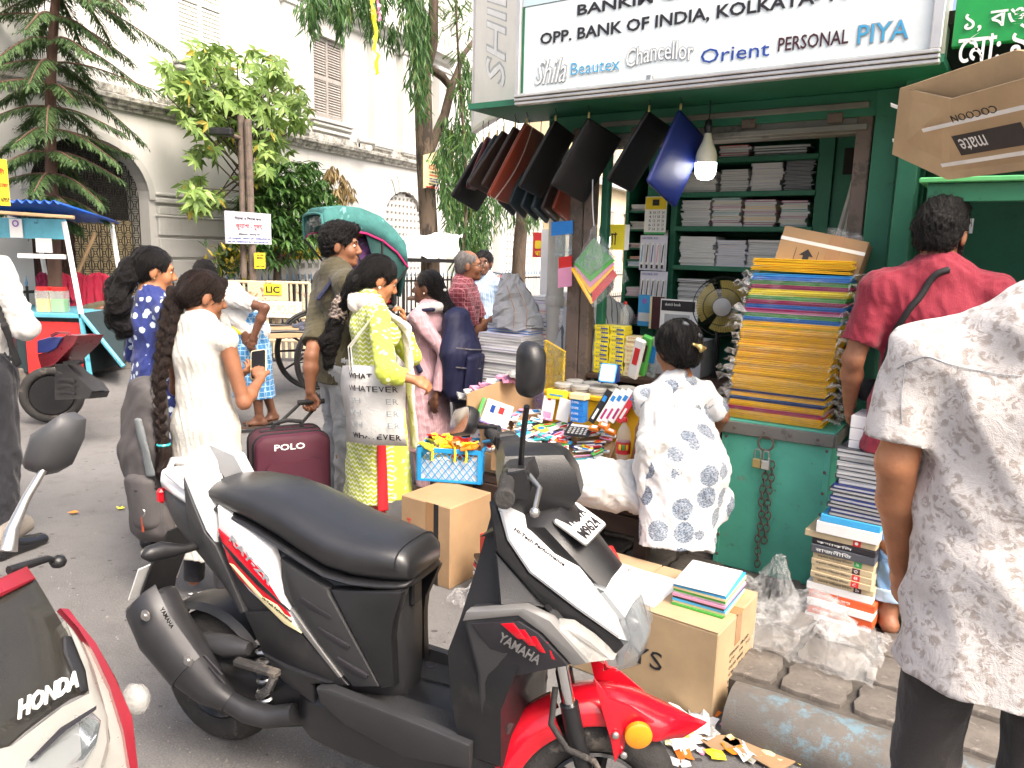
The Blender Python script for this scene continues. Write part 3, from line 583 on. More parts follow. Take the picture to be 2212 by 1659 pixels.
c0=SW(-.012,.0,2.4);gz=G(1020,278,2.4);ux=(gz-c0).normalized()
pl_=MB();L_=(gz-c0).length;nrm=ux.cross(V((0,0,1)))
Mp=frame(c0+V((0,0,.0)),-ux,(0,0,1))@Matrix.Translation(V((-L_,0,0)))
ep=MB().box(L_-.02,TOPZ-2.4,.03,((L_-.02)/2,(TOPZ-2.4)/2,-.02),Mp).build('end_panel','sign_side',sg);MB().box(L_,.035,.04,(L_/2,-.01,-.015),Mp,b=.004).build('frame_rail','aluminium',sg);MB().box(.03,TOPZ-2.4,.04,(.0,(TOPZ-2.4)/2,-.015),Mp,b=.004).build('frame_rail','aluminium',sg)
Mt=Mp@Matrix.Translation(V((L_*.72,.1,-.004)))@Matrix.Rotation(R(90),4,'Z')@Matrix.Rotation(R(0),4,'Z')
text('SHILA',Mt,.75,L_*.42,'ink_grey',sg,bold=.03,shear=.35);text('SHILA',Mt@Matrix.Translation(V((.005,.006,.0012))),.74,L_*.4,'ink_white',sg,bold=0,shear=.35)
def rect3(T,a,b,la,lb,near=1):
 """true rectangle whose corner is T and whose neighbours lie on sight lines a and b, with side lengths la, lb"""
 best=None
 for i in range(40):
  Ya=T.y+(i-20)/20*.34;A_=P(*a,Ya)
  for j in range(40):
   Yb=T.y+(j-20)/20*.34;B_=P(*b,Yb);u,v_=A_-T,B_-T
   e=abs(u.length-la)/la+abs(v_.length-lb)/lb+abs(u.normalized().dot(v_.normalized()))*1.6
   if near and(Yb<T.y):e+=.4
   if best is None or e<best[0]:best=(e,A_,B_)
 return best[1],best[2]
def rounded(w_,h_,r_,n=4):
 return[(cx_+r_*math.cos(a),cy_+r_*math.sin(a))for cx_,cy_,a0 in((w_-r_,r_,-90),(w_-r_,h_-r_,0),(r_,h_-r_,90),(r_,r_,180))for a in[R(a0+90*k/n)for k in range(n+1)]]
def portfolio(T,A_,B_,col,label,band=None,stitch=None,hook=None,th=.02):
 la,lb=(A_-T).length,(B_-T).length;o=thing('portfolio',label,'folder',T-V((0,0,.4)),0,'leather portfolios hanging from the soffit')
 M_=frame(T,A_-T,B_-T);nz=M_.to_3x3()@V((0,0,1))
 if nz.y>0:M_=frame(T,B_-T,A_-T);la,lb=lb,la;sw_=True
 else:sw_=False
 ol=rounded(la,lb,.014);cx_,cy_=la/2,lb/2
 def scl(q):return[(cx_+(x-cx_)*(1-2*q/la),cy_+(y-cy_)*(1-2*q/lb))for x,y in ol]
 def rg(q,z_):return[(x,y,z_)for x,y in scl(q)]
 b_=MB();b_.rings([rg(.03,-th-.002),rg(.005,-th),rg(0,-th*.8),rg(0,-th*.6),rg(.003,-th*.55),rg(.003,-th*.45),rg(0,-th*.4),rg(0,-th*.2),rg(.004,-.001),rg(.012,.0015),rg(.05,.004)],M_);b_.build('cover','leather_'+col,o,60)
 e_=MB();e_.rings([rg(.0015,-th*.57),rg(.0005,-th*.5),rg(.0015,-th*.43)],M_,cap=(False,False));e_.build('zip','leather_black',o)
 if stitch:
  pts=[(q*la if not sw_ else lb*0+la*(.2+.25*math.sin(q*3.1)),lb*(.25+.22*math.sin(q*3.1))if not sw_ else q*lb)for q in[k/14 for k in range(15)]]
  for off in(0,.008):MB().tube([M_@V((x+(off if sw_ else 0),y+(0 if sw_ else off),.004))for x,y in pts],.0012,4).build('stitching','ink_white',o)
  MB().tube([M_@V((x,y,.003))for x,y in inset(ol,.006)],.0011,4).build('stitching','thread',o)
 if band:
  q0,q1=band;w_=.024
  pp=[(la*q0,lb*.3),(la*q1,lb*.3),(la*q1+.015,lb*.3+w_/2),(la*q1,lb*.3+w_),(la*q0,lb*.3+w_)]if not sw_ else[(la*.3,lb*q0),(la*.3+w_,lb*q0),(la*.3+w_,lb*q1),(la*.3+w_/2,lb*q1+.015),(la*.3,lb*q1)]
  MB().prism(pp,.003,M_@Matrix.Translation(V((0,0,.0025)))).build('band','yellow_band',o)
 tp=V((T.x,T.y,T.z));up=2.368-T.z
 if hook is not False:
  MB().box(.012,.004,.03,(0,0,.012),TR(tp,AZ_S),b=.001).build('ring_tab','brass',o);MB().tube([tp+V((0,0,.025)),tp+V((.006,0,.035)),tp+V((.0,0,.05)),tp+V((-.004,0,max(.06,up*.8))),tp+V((0,0,max(.065,up)))],.0022,5).build('hook','iron_black',o)
 return o
PF=[((1470,236),(1400,392),(1527,300),'navy','glossy dark blue portfolio hanging beside the lit bulb',.2,{}),((1402,240),(1313,390),(1452,275),'black','black leather portfolio hanging next to the dark blue one',.2,{}),((1272,254),(1190,400),(1345,300),'black','widest black leather portfolio, hanging third from the bulb',.2,{}),((1200,260),(1122,405),(1245,292),'black','narrow black portfolio hanging beside the tan one',.2,{}),((1138,266),(1055,425),(1178,292),'tan','tan leather portfolio with a curved white stitched line',.22,dict(stitch=1)),((1113,274),(1042,402),(1160,305),'brown','dark brown portfolio with yellow band hanging behind the tan one',.24,dict(band=(.05,.6))),((1088,283),(1012,398),(1140,320),'brown','brown portfolio with a pointed yellow strip, second from the tan one',.26,dict(band=(.05,.72))),((1074,292),(1010,400),(1105,310),'slate','grey-blue portfolio squeezed between the brown and red ones',.3,{}),((1056,296),(1010,408),(1085,312),'darkred','dark red portfolio, second from the left end of the row',.32,{}),((1044,306),(975,425),(1100,345),'black','black portfolio at the far left end of the hanging row',.34,{})]
for T,a,b,col,lab,d,kw in PF:
 Tp=SQ(*T,d);A_,B_=rect3(Tp,a,b,.335,.25);portfolio(Tp,A_,B_,col,lab,**kw)
for k,(x,y,col)in enumerate(((1118,330,'slate'),(1142,335,'slate'),(1168,340,'slate'),(1190,345,'slate'),(1212,345,'brown'),(1236,345,'tan'))):
 Tp=SQ(x,y,.42+.012*k);A_,B_=rect3(Tp,(x-40,y+105),(x+32,y+38),.27,.2);portfolio(Tp,A_,B_,col,['slate grey small portfolio in the back row under the tan one','second slate small portfolio of the back row from the left','third slate small portfolio of the back row from the left','slate small portfolio of the back row just left of the brown one','small brown portfolio in the back row behind the black ones','small tan portfolio at the right end of the back row by the post'][k])
def bulb(p,r_,label):
 o=thing('light_bulb',label,'bulb',p-V((0,0,.08)))
 MB().lathe([(r_*.28,.16),(r_*.34,.13),(r_*.5,.1),(r_*.85,.06),(r_*.98,.035),(r_,.0)],20,TR(p)).build('bulb_base','bulb_cap',o,50)
 MB().lathe([(r_*.99,.0),(r_*.99,-.03),(r_*.92,-.055),(r_*.7,-.075),(r_*.3,-.083),(.001,-.084)],20,TR(p),cap=(False,True)).build('diffuser','bulb_glow',o,60)
 MB().lathe([(r_*.32,.14),(r_*.4,.17),(r_*.3,.2),(.004,.21)],12,TR(p)).build('holder','pl_black',o,50);MB().tube([p+V((0,0,.2)),p+V((.003,0,.24)),p+V((0,0,max(.26,2.38-p.z)))],.003,5).build('wire','pl_black',o)
bulb(SQ(1525,352,.34),.053,'lit white led bulb hanging by the dark blue portfolio');bulb(SQ(1306,512,.62),.036,'small lit bulb glowing behind the plastic bag of pouches')
cab=thing('book_cabinet','green wooden cabinet with shelves of stacked notebooks at the back of the stall','cabinet',SW(.8,1.35,.3),AZ_S)
SHELF=[1.30,1.555,1.795,2.0,2.2]
for s0,s1 in((.3,.335),(.365,.405),(1.225,1.31)):spart('upright',sbox(s0,s1,1.18,1.6,.3,2.42,.003),'green_paint',cab)
for z_ in SHELF:spart('shelf',sbox(.4,1.23,1.17,1.6,z_-.03,z_,.003),'green_paint',cab)
spart('panel',sbox(1.31,1.64,1.2,1.24,.3,2.4,.003),'green_paint',cab);spart('niche',sbox(1.36,1.62,1.18,1.2,2.08,2.22,.002),'dark_inside',cab)
for s_,z_ in((.345,1.68),(.345,1.5),(.345,1.2)):spart('hinge',sbox(s_-.01,s_+.016,1.165,1.18,z_,z_+.09,.001),'steel',cab)
def book_mesh(w_,d_,h_,cov,pag='page_edge',spiral=False):
 b_=MB();c_=min(.003,h_*.18)
 b_.box(w_,d_,c_,(0,0,c_/2));b_.box(w_,d_,c_,(0,0,h_-c_/2));b_.box(c_,d_,h_-2*c_,(-w_/2+c_/2,0,h_/2));b_.box(w_-c_-.004,d_-.008,h_-2*c_,(c_/2-.001,0,h_/2),mi=1)
 return mesh_of('book',b_.v,b_.f,[cov,pag],b_.m)
_bm={}
_on=('lowest','second','third','fourth','fifth','sixth','seventh','eighth','ninth','tenth','eleventh','twelfth','thirteenth','fourteenth','fifteenth','sixteenth','seventeenth','eighteenth','nineteenth','twentieth')+tuple(a+b for a in('twenty-','thirty-','forty-')for b in('first','second','third','fourth','fifth','sixth','seventh','eighth','ninth','tenth'))
def ORD(k,n):
 if k==n-1:return 'topmost '
 if k==0:return 'lowest '
 if k>n/2:return _on[n-1-k]+' from top, '
 return _on[k]+' from bottom, '
def stack(name,label,cat,M_,n,w_,d_,h_,covs,jit=.008,rot=.05,pag='page_edge',group=None,seed=0,flip=False,top=None):
 """a pile of n books, each an object; returns the height"""
 r_=random.Random(seed+n);z_=0;hs=h_ if isinstance(h_,(list,tuple))else[h_]
 for k in range(n):
  h=hs[k%len(hs)];cov=covs[k%len(covs)]
  key=(w_,d_,h,cov,pag)
  if key not in _bm:_bm[key]=book_mesh(w_,d_,h,cov,pag)
  lb_=label if n==1 else ORD(k,n)+label
  o=inst(_bm[key],name,M_@TR((r_.uniform(-jit,jit),r_.uniform(-jit,jit),z_),r_.uniform(-rot,rot)+(math.pi if flip and k%2 else 0)));o.scale=(r_.uniform(.93,1.02),r_.uniform(.93,1.02),1);tag(o,lb_,cat,group or label);z_+=h+.0008
 return z_
def sstack(x0,x1,ybase,d,n,h,label,covs,dep=.2,z=None,**kw):
 s0,z0=SP(x0,ybase,d);s1,_=SP(x1,ybase,d);return stack(kw.pop('name','notebook'),label,kw.pop('cat','notebook'),MS@TR(((s0+s1)/2,d+dep/2,z if z is not None else z0)),n,s1-s0,dep,h,covs,**kw)
W_=['paper'];MX=['paper','paper_lilac','pl_white','paper_grey','paper'];MG=['pl_white','paper','pl_magenta','paper_lilac','pl_cream','paper','pl_teal']
sstack(1468,1545,540,1.22,11,.0155,'white spiral notebook in the leftmost pile on the third shelf',W_,z=SHELF[1],seed=1)
sstack(1548,1612,540,1.22,12,.0125,'pale lilac exercise book in the middle pile on the third shelf',['paper_lilac'],z=SHELF[1],seed=2);sstack(1614,1690,540,1.22,11,.014,'white notebook in the pile right of the lilac books',['paper','paper_grey'],z=SHELF[1],seed=3)
sstack(1470,1532,480,1.22,13,.0115,'white notebook in the pile at the left end of the second shelf',MX,z=SHELF[2],seed=4);sstack(1537,1600,470,1.22,15,.0115,'magazine with coloured edge in the second pile on the second shelf',MG,z=SHELF[2],seed=5);sstack(1606,1676,465,1.22,12,.0125,'thin book with magenta edge in the third pile on the second shelf',['paper_lilac','pl_magenta','paper','pl_yellow','paper'],z=SHELF[2],seed=6);sstack(1684,1745,455,1.22,12,.0118,'book in the right end pile on the second shelf',MG[::-1],z=SHELF[2],seed=7)
sstack(1555,1615,410,1.22,10,.0125,'grey white notebook in the pile behind the bulb on the top shelf',['paper','paper_grey'],z=SHELF[3],seed=8);sstack(1619,1688,405,1.22,10,.0155,'lilac wrapped notebook in the middle pile of the upper shelf',['paper_lilac','paper'],z=SHELF[3],seed=9);sstack(1692,1755,400,1.22,24,.0068,'thin dark register in the right pile of the upper shelf',['dark_cover'],z=SHELF[3],seed=10,pag='paper_grey')
sstack(1470,1545,410,1.22,9,.013,'white notebook behind the dark blue portfolio on the upper shelf',W_,z=SHELF[3],seed=18)
sstack(1552,1618,340,1.22,5,.014,'red and white book on the highest shelf under the shutter',['paper','pl_red','paper_grey'],z=SHELF[4],seed=11);sstack(1625,1745,330,1.22,4,.014,'dark book on the highest shelf beside the red ones',['dark_cover','paper_grey'],z=SHELF[4],seed=12)
sstack(1462,1524,640,1.22,16,.0098,'white notebook on the lowest shelf left of the fan',['paper','paper','dark_cover'],z=SHELF[0],seed=13);sstack(1526,1590,640,1.22,9,.012,'dark notebook on the lowest shelf behind the fan',['dark_cover','paper'],z=SHELF[0],seed=14)
nc=thing('narrow_cabinet','narrow green cabinet of small paper bundles left of the calendar','cabinet',SW(.12,1.3,.3),AZ_S)
spart('upright',sbox(.04,.065,1.2,1.55,.3,2.4,.003),'green_paint',nc);spart('upright',sbox(.205,.235,1.17,1.55,.3,2.4,.003),'green_paint',nc);spart('back_panel',sbox(.0,.3,1.56,1.6,.3,2.4),'green_paint',nc)
for k,y in enumerate((455,495,535,560,575,640,700)):
 z_=SP(1370,y,1.2)[1];spart('shelf',sbox(.066,.205,1.2,1.55,z_-.012,z_,.002),'green_paint',nc)
 stack('paper_bundle','paper bundle on shelf %s from top of the narrow cabinet'%['one','two','three','four','five','six','seven'][k],'paper bundle',MS@TR((.135,1.3,z_+.001)),(4,5,3,2,4,6,5)[k],.12,.18,.009,(['paper'],['paper'],['paper','pl_pink'],['pl_orange'],['paper','pl_sky'],['pl_pink','paper'],['pl_magenta','dark_cover'])[k],seed=20+k,rot=.12)
def card(name,label,cat,tl,br,d,mt,th=.004):
 s0,z1=SP(*tl,d);s1,z0=SP(*br,d);o=sbox(s0,s1,d,d+th,z0,z1).build(name,mt);tag(o,label,cat);return o,s0,s1,z0,z1
spart('door',sbox(.237,.3,1.165,1.18,.7,2.3,.002),'green_paint',nc)
o,s0,s1,z0,z1=card('wall_calendar','white wall calendar with a gold picture on the green cabinet door','calendar',(1395,425),(1437,506),1.13,'paper');dx=s1-s0;dz=z1-z0
spart('picture',sbox(s0+.003,s1-.003,1.128,1.13,z1-dz*.34,z1-.004),'yellow_band',o);spart('picture',sbox(s0+dx*.35,s0+dx*.65,1.126,1.1285,z1-dz*.24,z1-dz*.08),'ink_black',o);spart('footer',sbox(s0,s1,1.128,1.13,z0,z0+.012),'ink_green',o)
for r__ in range(5):
 for c_ in range(4):
  n_=c_*7+r__+3
  if n_<=31:text(str(n_),SF(s0+dx*(.2+.2*c_),z0+dz*(.54-.11*r__),1.1285),.016,dz*.07,'ink_black',o,depth=.0006)
for k,(y0,y1)in enumerate(((508,585),(585,660))):
 o,s0,s1,z0,z1=card('pen_card',['pen display card with a blue header under the calendar','lower pen display card hanging above the blue payment sticker'][k],'display card',(1384,y0),(1438,y1),1.12,'paper_lilac')
 text('HAUSER XO',SF(s0+.01,z1-.025,1.1185),(s1-s0)*.6,.014,'ink_navy',o,depth=.0006)
 for q in range(5):
  c_=s0+(s1-s0)*(.12+.19*q);p_=spart('blister',sbox(c_-.011,c_+.011,1.108,1.12,z0+.01,z1-.05,.003),'paper',o);MB().tube([MS@V((c_-.004,1.105,z0+.05)),MS@V((c_+.004,1.105,z1-.06))],.003,6).build('pen',['ink_cyan','ink_maroon','ink_navy','pl_pink','ink_black'][q]if k==0 else 'ink_black',o);spart('print',sbox(c_-.007,c_+.007,1.1055,1.108,z0+.012,z0+.035),'ink_black',o)
o,s0,s1,z0,z1=card('payment_sticker','blue and white payment sticker below the pen cards','sticker',(1380,636),(1403,705),1.1,'pl_sky');spart('panel',sbox(s0+.004,s1-.004,1.098,1.1,z0+.03,z0+.085),'ink_white',o);MB().lathe([(.017,0),(.017,.002)],14,SF((s0+s1)/2,z1-.04,1.099)).build('logo','pl_purple',o)
o,s0,s1,z0,z1=card('sketch_book','white sketch book leaning in clear film beside the fan','sketch book',(1428,645),(1505,715),.95,'paper',.015);spart('cover_art',sbox(s0+.006,s1-.02,.948,.95,z1-.07,z1-.008),'ink_black',o);text('sketch book',SF(s0+.03,z1-.04,.9475),.1,.018,'ink_white',o,depth=.0006);spart('cover_art',sbox(s0+.03,s1-.05,.948,.95,z0+.03,z0+.09),'paper_grey',o)
o,s0,s1,z0,z1=card('drawing_file','yellow and brown file leaning behind the sketch book','file',(1405,640),(1432,712),.97,'pl_cream',.02);spart('strip',sbox(s0+.015,s1,.968,.97,z0,z1),'ink_maroon',o)
gs=thing('grey_blinds','bundle of long grey strips leaning in the stall corner','blind',SQ(1850,540,1.1),AZ_S)
for k in range(6):
 a_=SQ(1800+k*15,545,1.05-.02*k);b_=SQ(1866+k*4,305,1.1-.02*k);MB().tube([a_,a_.lerp(b_,.5)+V((0,-.01,0)),b_],[.03,.026,.02],4,sq=(1,.3)).build('strip','pipe_grey',gs)
fp=SQ(1562,662,.72);fan=thing('table_fan','black table fan with yellow blades behind the seated woman','fan',V((fp.x,fp.y,.85)));Mf=frame(fp,V((ES[0],ES[1],0))*1.0+V((0,.25,0)),(0,0,1));FR=.165
for k in range(3):
 b_=MB();rs=[]
 for i in range(9):
  a=i/8*1.75+k*2.094;rs.append([(r__*math.cos(a),r__*math.sin(a),.02*math.sin(i/8*3.1)-.012+.03*(i/8-.5)*(r__/FR))for r__ in(.035,.08,.12,FR*.88)])
 vs_=[p for r__ in rs for p in r__];b_.add(vs_,[(i*4+j,i*4+j+1,i*4+j+5,i*4+j+4)for i in range(8)for j in range(3)],0,Mf);b_.build('blade',mat('fan_amber',(.4,.31,.07),.3,alpha=.8),fan,True)
cg=MB()
for r__,z_ in((FR,.0),(FR*.98,.035),(FR*.62,.055),(.05,.06)):cg.torus(r__,.0022,40,4,Mf@TR((0,0,z_)))
for k in range(60):
 a=6.283*k/60;c_,s_=math.cos(a),math.sin(a);cg.tube([Mf@V((r__*c_,r__*s_,z_))for r__,z_ in((.05,.06),(FR*.6,.056),(FR*.98,.035),(FR,0))],.0009,3)
cg.build('guard','pl_black',fan,None,True);MB().lathe([(.04,.02),(.045,.0),(.04,-.06),(.02,-.1)],16,Mf).build('motor','pl_black',fan,50);MB().lathe([(.05,.062),(.03,.07),(.001,.072)],16,Mf,cap=(False,True)).build('badge','pl_grey',fan,50);MB().tube([fp-V((0,-.06,.02)),fp-V((0,-.07,.25)),V((fp.x,fp.y+.07,.87))],.016,8).build('stand','pl_black',fan);MB().lathe([(.1,.85),(.1,.87),(.03,.89)],18,TR((fp.x,fp.y+.07,0))).build('base','pl_black',fan)
tb=thing('back_counter','dark wooden counter inside the stall carrying boxes and the fan','counter',SW(.7,.7,.3),AZ_S)
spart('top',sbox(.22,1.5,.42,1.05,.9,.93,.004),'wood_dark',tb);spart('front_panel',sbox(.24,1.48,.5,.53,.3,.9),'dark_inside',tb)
def pbox(M_,w_,d_,h_,mt,label,group,txt,tm,band,name='carton',cat='box'):
 o=thing(name,label,cat,M_@V((0,0,0)),M_.to_euler().z,group);MB().box(w_,d_,h_,(0,0,h_/2),M_,b=.001).build('box_body',mt,o)
 if band:MB().box(w_*.5,.0008,h_*.34,(w_*.2,-d_/2-.0003,h_*.25),M_).build('band',band,o)
 if txt:text(txt,M_@Matrix(((1,0,0,-w_*.3),(0,0,-1,-d_/2-.0006),(0,1,0,h_*.5),(0,0,0,1))),w_*.55,h_*.34,tm,o,depth=.0004,res=1)
 return o
zb_=.931
for c_ in range(3):
 s_=.285+c_*.098;n_=(11,11,9)[c_]
 for k in range(n_):
  pbox(MS@TR((s_+rng.uniform(-.003,.003),.52+rng.uniform(-.004,.004),zb_+k*.0253),rng.uniform(-.03,.03)),.09,.1,.0248,'pl_lemon' if c_<2 else 'pl_cream',ORD(k,n_)+['yellow pin box in the left column on the counter','yellow pin box in the middle column on the counter','cream pin box in the right column on the counter'][c_],['left pin box column','middle pin box column','right pin box column'][c_],'PORT' if c_<2 else 'DOMS','ink_navy' if c_<2 else 'ink_red','ink_navy' if c_<2 else None)
Mb=MS@TR((.66,.78,.931),.02);o=thing('printed_carton','grey printed carton with red lettering panels behind the pin boxes','carton',Mb@V((0,0,0)),AZ_S);MB().box(.3,.22,.21,(0,0,.105),Mb,b=.003).build('box_body','paper_grey',o)
for t_,x,z_,w_,mt in(('AGNI',-.03,.135,.09,'ink_red'),('4G Gel',-.06,.085,.13,'ink_red')):
 MB().box(w_+.02,.001,.04,(x+w_/2,-.1108,z_+.012),Mb).build('panel',mt,o);text(t_,Mb@Matrix(((1,0,0,x),(0,0,-1,-.1118),(0,1,0,z_),(0,0,0,1))),w_,.024,'ink_white',o,depth=.0005)
for k,(x,y,rz_,mt,lab)in enumerate(((1375,775,-.6,'pl_white','white and red pencil file tilted against the pin boxes'),(1392,768,-.62,'pl_green','green plastic folder tilted beside the white file'),(1412,772,-.65,'film_grey','clear pencil case with blue label tilted in front of the printed carton'))):
 p_=SQ(x,y,.3+.04*k);M_=TR(p_,AZ_S)@Matrix.Rotation(rz_+.9,4,'Y')@Matrix.Rotation(.25,4,'X');o=MB().box(.06,.03,.24,(0,0,0),M_,b=.008).build('pencil_case',mt,None);tag(o,lab,'pencil case');MB().box(.03,.002,.1,(0,-.016,.02),M_).build('label_panel',['ink_red','ink_maroon','ink_blue'][k],o)
 # ================================================================ goods in front of the stall
def wbox(c,u,w_,d_,h_,mt,b=.003,m_=None):
 """box whose near bottom corner is c: w along u, d along u turned left"""
 u=V((u[0],u[1],0)).normalized();v_=V((-u.y,u.x,0));M_=frame(V(c),u,v_);return M_,(m_ or MB()).box(w_,d_,h_,(w_/2,d_/2,h_/2),M_,b=b)
def slab(pts,th,m_=None,mi=0):
 """sheet of thickness th through four corners"""
 p=[V(q)for q in pts];n=(p[1]-p[0]).cross(p[3]-p[0]).normalized()*th
 m_=m_ or MB();m_.add(p+[q+n for q in p],[(3,2,1,0),(4,5,6,7),(0,1,5,4),(1,2,6,5),(2,3,7,6),(3,0,4,7)],mi);return m_
def face(M_,x,y,z_,ax='y'):
 """lettering plane on a box: 'y' the side towards -y, 'x' the side towards +x, 'z' the top"""
 if ax=='y':L=Matrix(((1,0,0,x),(0,0,-1,y),(0,1,0,z_),(0,0,0,1)))
 elif ax=='x':L=Matrix(((0,0,1,x),(1,0,0,y),(0,1,0,z_),(0,0,0,1)))
 elif ax=='-x':L=Matrix(((0,0,-1,x),(-1,0,0,y),(0,1,0,z_),(0,0,0,1)))
 else:L=Matrix(((1,0,0,x),(0,1,0,y),(0,0,1,z_),(0,0,0,1)))
 return M_@L
tc=V((1.03,3.6,.1));tu=V((.845,-.535,0)).normalized();M_,b_=wbox(tc,tu,.5,.5,.735,'green_trunk',.006)
tk=thing('metal_trunk','teal green metal trunk with rusty edges, chained and padlocked','trunk',M_@V((.25,.25,0)),math.atan2(tu.y,tu.x));b_.build('trunk_body','green_trunk',tk)
MB().box(.52,.03,.06,(.25,-.008,.71),M_,b=.004).build('lid_rim','shutter_steel',tk);MB().box(.03,.53,.06,(.505,.25,.71),M_,b=.004).build('lid_rim','shutter_steel',tk);MB().box(.52,.52,.012,(.25,.25,.742),M_,b=.003).build('lid','green_trunk',tk)
for x in(.012,.488):MB().box(.024,.006,.7,(x,-.004,.36),M_,b=.002).build('corner_strip','green_trunk',tk)
rv_=MB().lathe([(.008,0),(.006,.003),(.001,.004)],8);rme=mesh_of('rivet',rv_.v,rv_.f,'rust_post');ti=world_of(tk).inverted()
for k in range(7):
 for x in(.02,.48):inst(rme,'rivet',ti@face(M_,x,-.008,.06+k*.1),tk)
for x in(.06,.2,.32,.44):inst(rme,'rivet',ti@face(M_,x,-.024,.71),tk)
hx_,hz=.215,.66
MB().torus(.035,.005,20,6,M_@TR((hx_,-.03,hz-.0),0,R(90))).build('hasp_ring','rust_post',tk);MB().box(.03,.012,.04,(hx_,-.012,hz+.035),M_,b=.003).build('hasp','rust_post',tk)
for k,dx in enumerate((-.03,.012)):
 p_=MB().box(.042,.018,.045,(hx_+dx,-.04-.01*k,hz-.1),M_,b=.004).build('padlock',['brass','steel'][k],tk);MB().tube([M_@V((hx_+dx+q,-.04-.01*k,hz-.08+z_))for q,z_ in((-.014,0),(-.014,.035),(-.008,.047),(.008,.047),(.014,.035),(.014,0))],.004,6).build('shackle','steel',p_)
ln=MB();ln.torus(.013,.0032,12,5,None,sq=(1,1));ln=[(v_.x,v_.y*1.5,v_.z)for v_ in ln.v],ln.f;lme=mesh_of('chain_link',[V(q)for q in ln[0]],ln[1],'rust_post',None,True)
for st_,n_ in((hx_+.005,17),(hx_+.035,13)):
 for k in range(n_):inst(lme,'chain_link',ti@M_@TR((st_+.004*math.sin(k*.9),-.026,hz-.1-k*.031))@Matrix.Rotation(R(90),4,'X')@Matrix.Rotation(R(90*(k%2)+20),4,'Y'),tk)
cols=(['yellow']*4+['red','magenta']+['yellow']*3+['navy','blue','yellow','yellow','navy']+['yellow']*30+['lemon','yellow','yellow']+['blue','blue','green','green','pink','magenta','blue','blue','magenta','magenta','green','green','lemon','lemon','lemon','magenta','magenta','green','green','blue','blue','sky'])
fm={};zf=.852
def folder_mesh(c,w_=.43,d_=.3,h_=.011):
 b_=MB();b_.box(w_,d_,.0028,(0,0,.0014));b_.box(w_,d_,.0028,(0,0,h_-.0016));b_.box(.003,d_,h_-.006,(w_/2-.0015,0,h_/2));b_.box(w_,.003,h_-.006,(0,d_/2-.0015,h_/2));b_.box(w_-.012,d_-.016,h_-.006,(0,0,h_/2));return mesh_of('folder',b_.v,b_.f,'pl_'+c)
n_=len(cols);ph=1.545-zf
for k,c in enumerate(cols):
 u=k/n_;z_=zf+ph*u
 if c not in fm:fm[c]=folder_mesh(c)
 s_=.225+.07*u**1.4;o=inst(fm[c],'folder',M_@TR((s_+rng.uniform(-.006,.006),.17+rng.uniform(-.006,.006),z_-.1),rng.uniform(-.02,.02),0,.0));o.scale.z=ph/n_/.0113
 tag(o,ORD(k,n_).replace('lowest ','lowest ')+'%s plastic folder in the wrapped pile on the trunk'%{'lemon':'lemon','sky':'light blue','navy':'dark blue'}.get(c,c),'folder','folders piled on the trunk')
for k in range(5):
 o=inst(fm['yellow'],'folder',M_@TR((.29+rng.uniform(-.01,.01),.17,1.455+k*.0115),rng.uniform(-.05,.05),0,rng.uniform(-.01,.03)));tag(o,ORD(k,5)+'loose yellow folder laid on top of the wrapped coloured folders','folder','loose folders on top of the pile')
r_=random.Random(5)
def crumple(name,label,pts_fn,nu,nv,mt,amp,parent=None,cat=None,seed=0,group=None):
 q=random.Random(seed);vs_=[pts_fn(i/nu,j/nv)+V((q.gauss(0,amp),q.gauss(0,amp),q.gauss(0,amp)))for i in range(nu+1)for j in range(nv+1)]
 fs=[(i*(nv+1)+j,(i+1)*(nv+1)+j,(i+1)*(nv+1)+j+1,i*(nv+1)+j+1)for i in range(nu)for j in range(nv)]
 o=obj(name,vs_,fs,mt,parent,50 if mt=='film_bag' else None)
 if label:tag(o,label,cat,group)
 return o
for k in range(17):
 u=(k+.5)/17;s_=.225+.07*u**1.4;z_=zf-.1+ph*u
 for sg_,nm in((-1,'left'),(1,'right')):
  x0=s_+sg_*.213;ln_=r_.uniform(.03,.085)
  crumple('film_end','%s crumpled film end on the %s side of the folder pile'%(ORD(k,17).replace(',','').strip(),nm),lambda a,b_:M_@V((x0+sg_*ln_*a,-.005+.3*b_,z_+.022*math.sin(a*3+5*b_)+(.015*a))),5,9,'film_edge',.007,None,'film',k*2+sg_,'film ends of the folder pile')
crumple('film_wrap','clear film stretched over the front of the folder pile',lambda a,b_:M_@V((.225+.07*b_**1.4-.21+.42*a,.014,zf-.1+(ph-.01)*b_)),14,40,'film',.0025,None,'film',3)
for k in range(9):
 u=(k+.5)/9;s_=.225+.07*u**1.4;z_=zf-.1+ph*u;sl_=r_.uniform(-.03,.03)
 crumple('film_fold',ORD(k,9).replace(',','').strip()+' glossy film fold across the front of the folder pile',lambda a,b_:M_@V((s_-.2+.4*a,.008-.008*math.sin(3.1*b_),z_+sl_*(a-.5)+.03*(b_-.5)+.004*math.sin(20*a))),22,3,'film',.002,None,'film',k,'film folds of the folder pile')
Mc=M_@TR((.15,.1,1.5))@Matrix.Rotation(R(11),4,'Y')@Matrix.Rotation(R(-8),4,'X')
cb=thing('open_carton','brown open carton marked with an arrow, lying tilted on the folder pile','carton',Mc@V((.15,.15,0)),0)
for x0,x1,y0,y1,z0,z1,nm in((0,.37,0,.005,0,.17,'front_side'),(0,.37,.25,.255,0,.17,'back_side'),(0,.005,.005,.25,0,.17,'end_side'),(.365,.37,.005,.25,0,.17,'end_side'),(.005,.365,.005,.25,0,.005,'bottom')):MB().box(x1-x0,y1-y0,z1-z0,((x0+x1)/2,(y0+y1)/2,(z0+z1)/2),Mc).build(nm,'cardboard',cb)
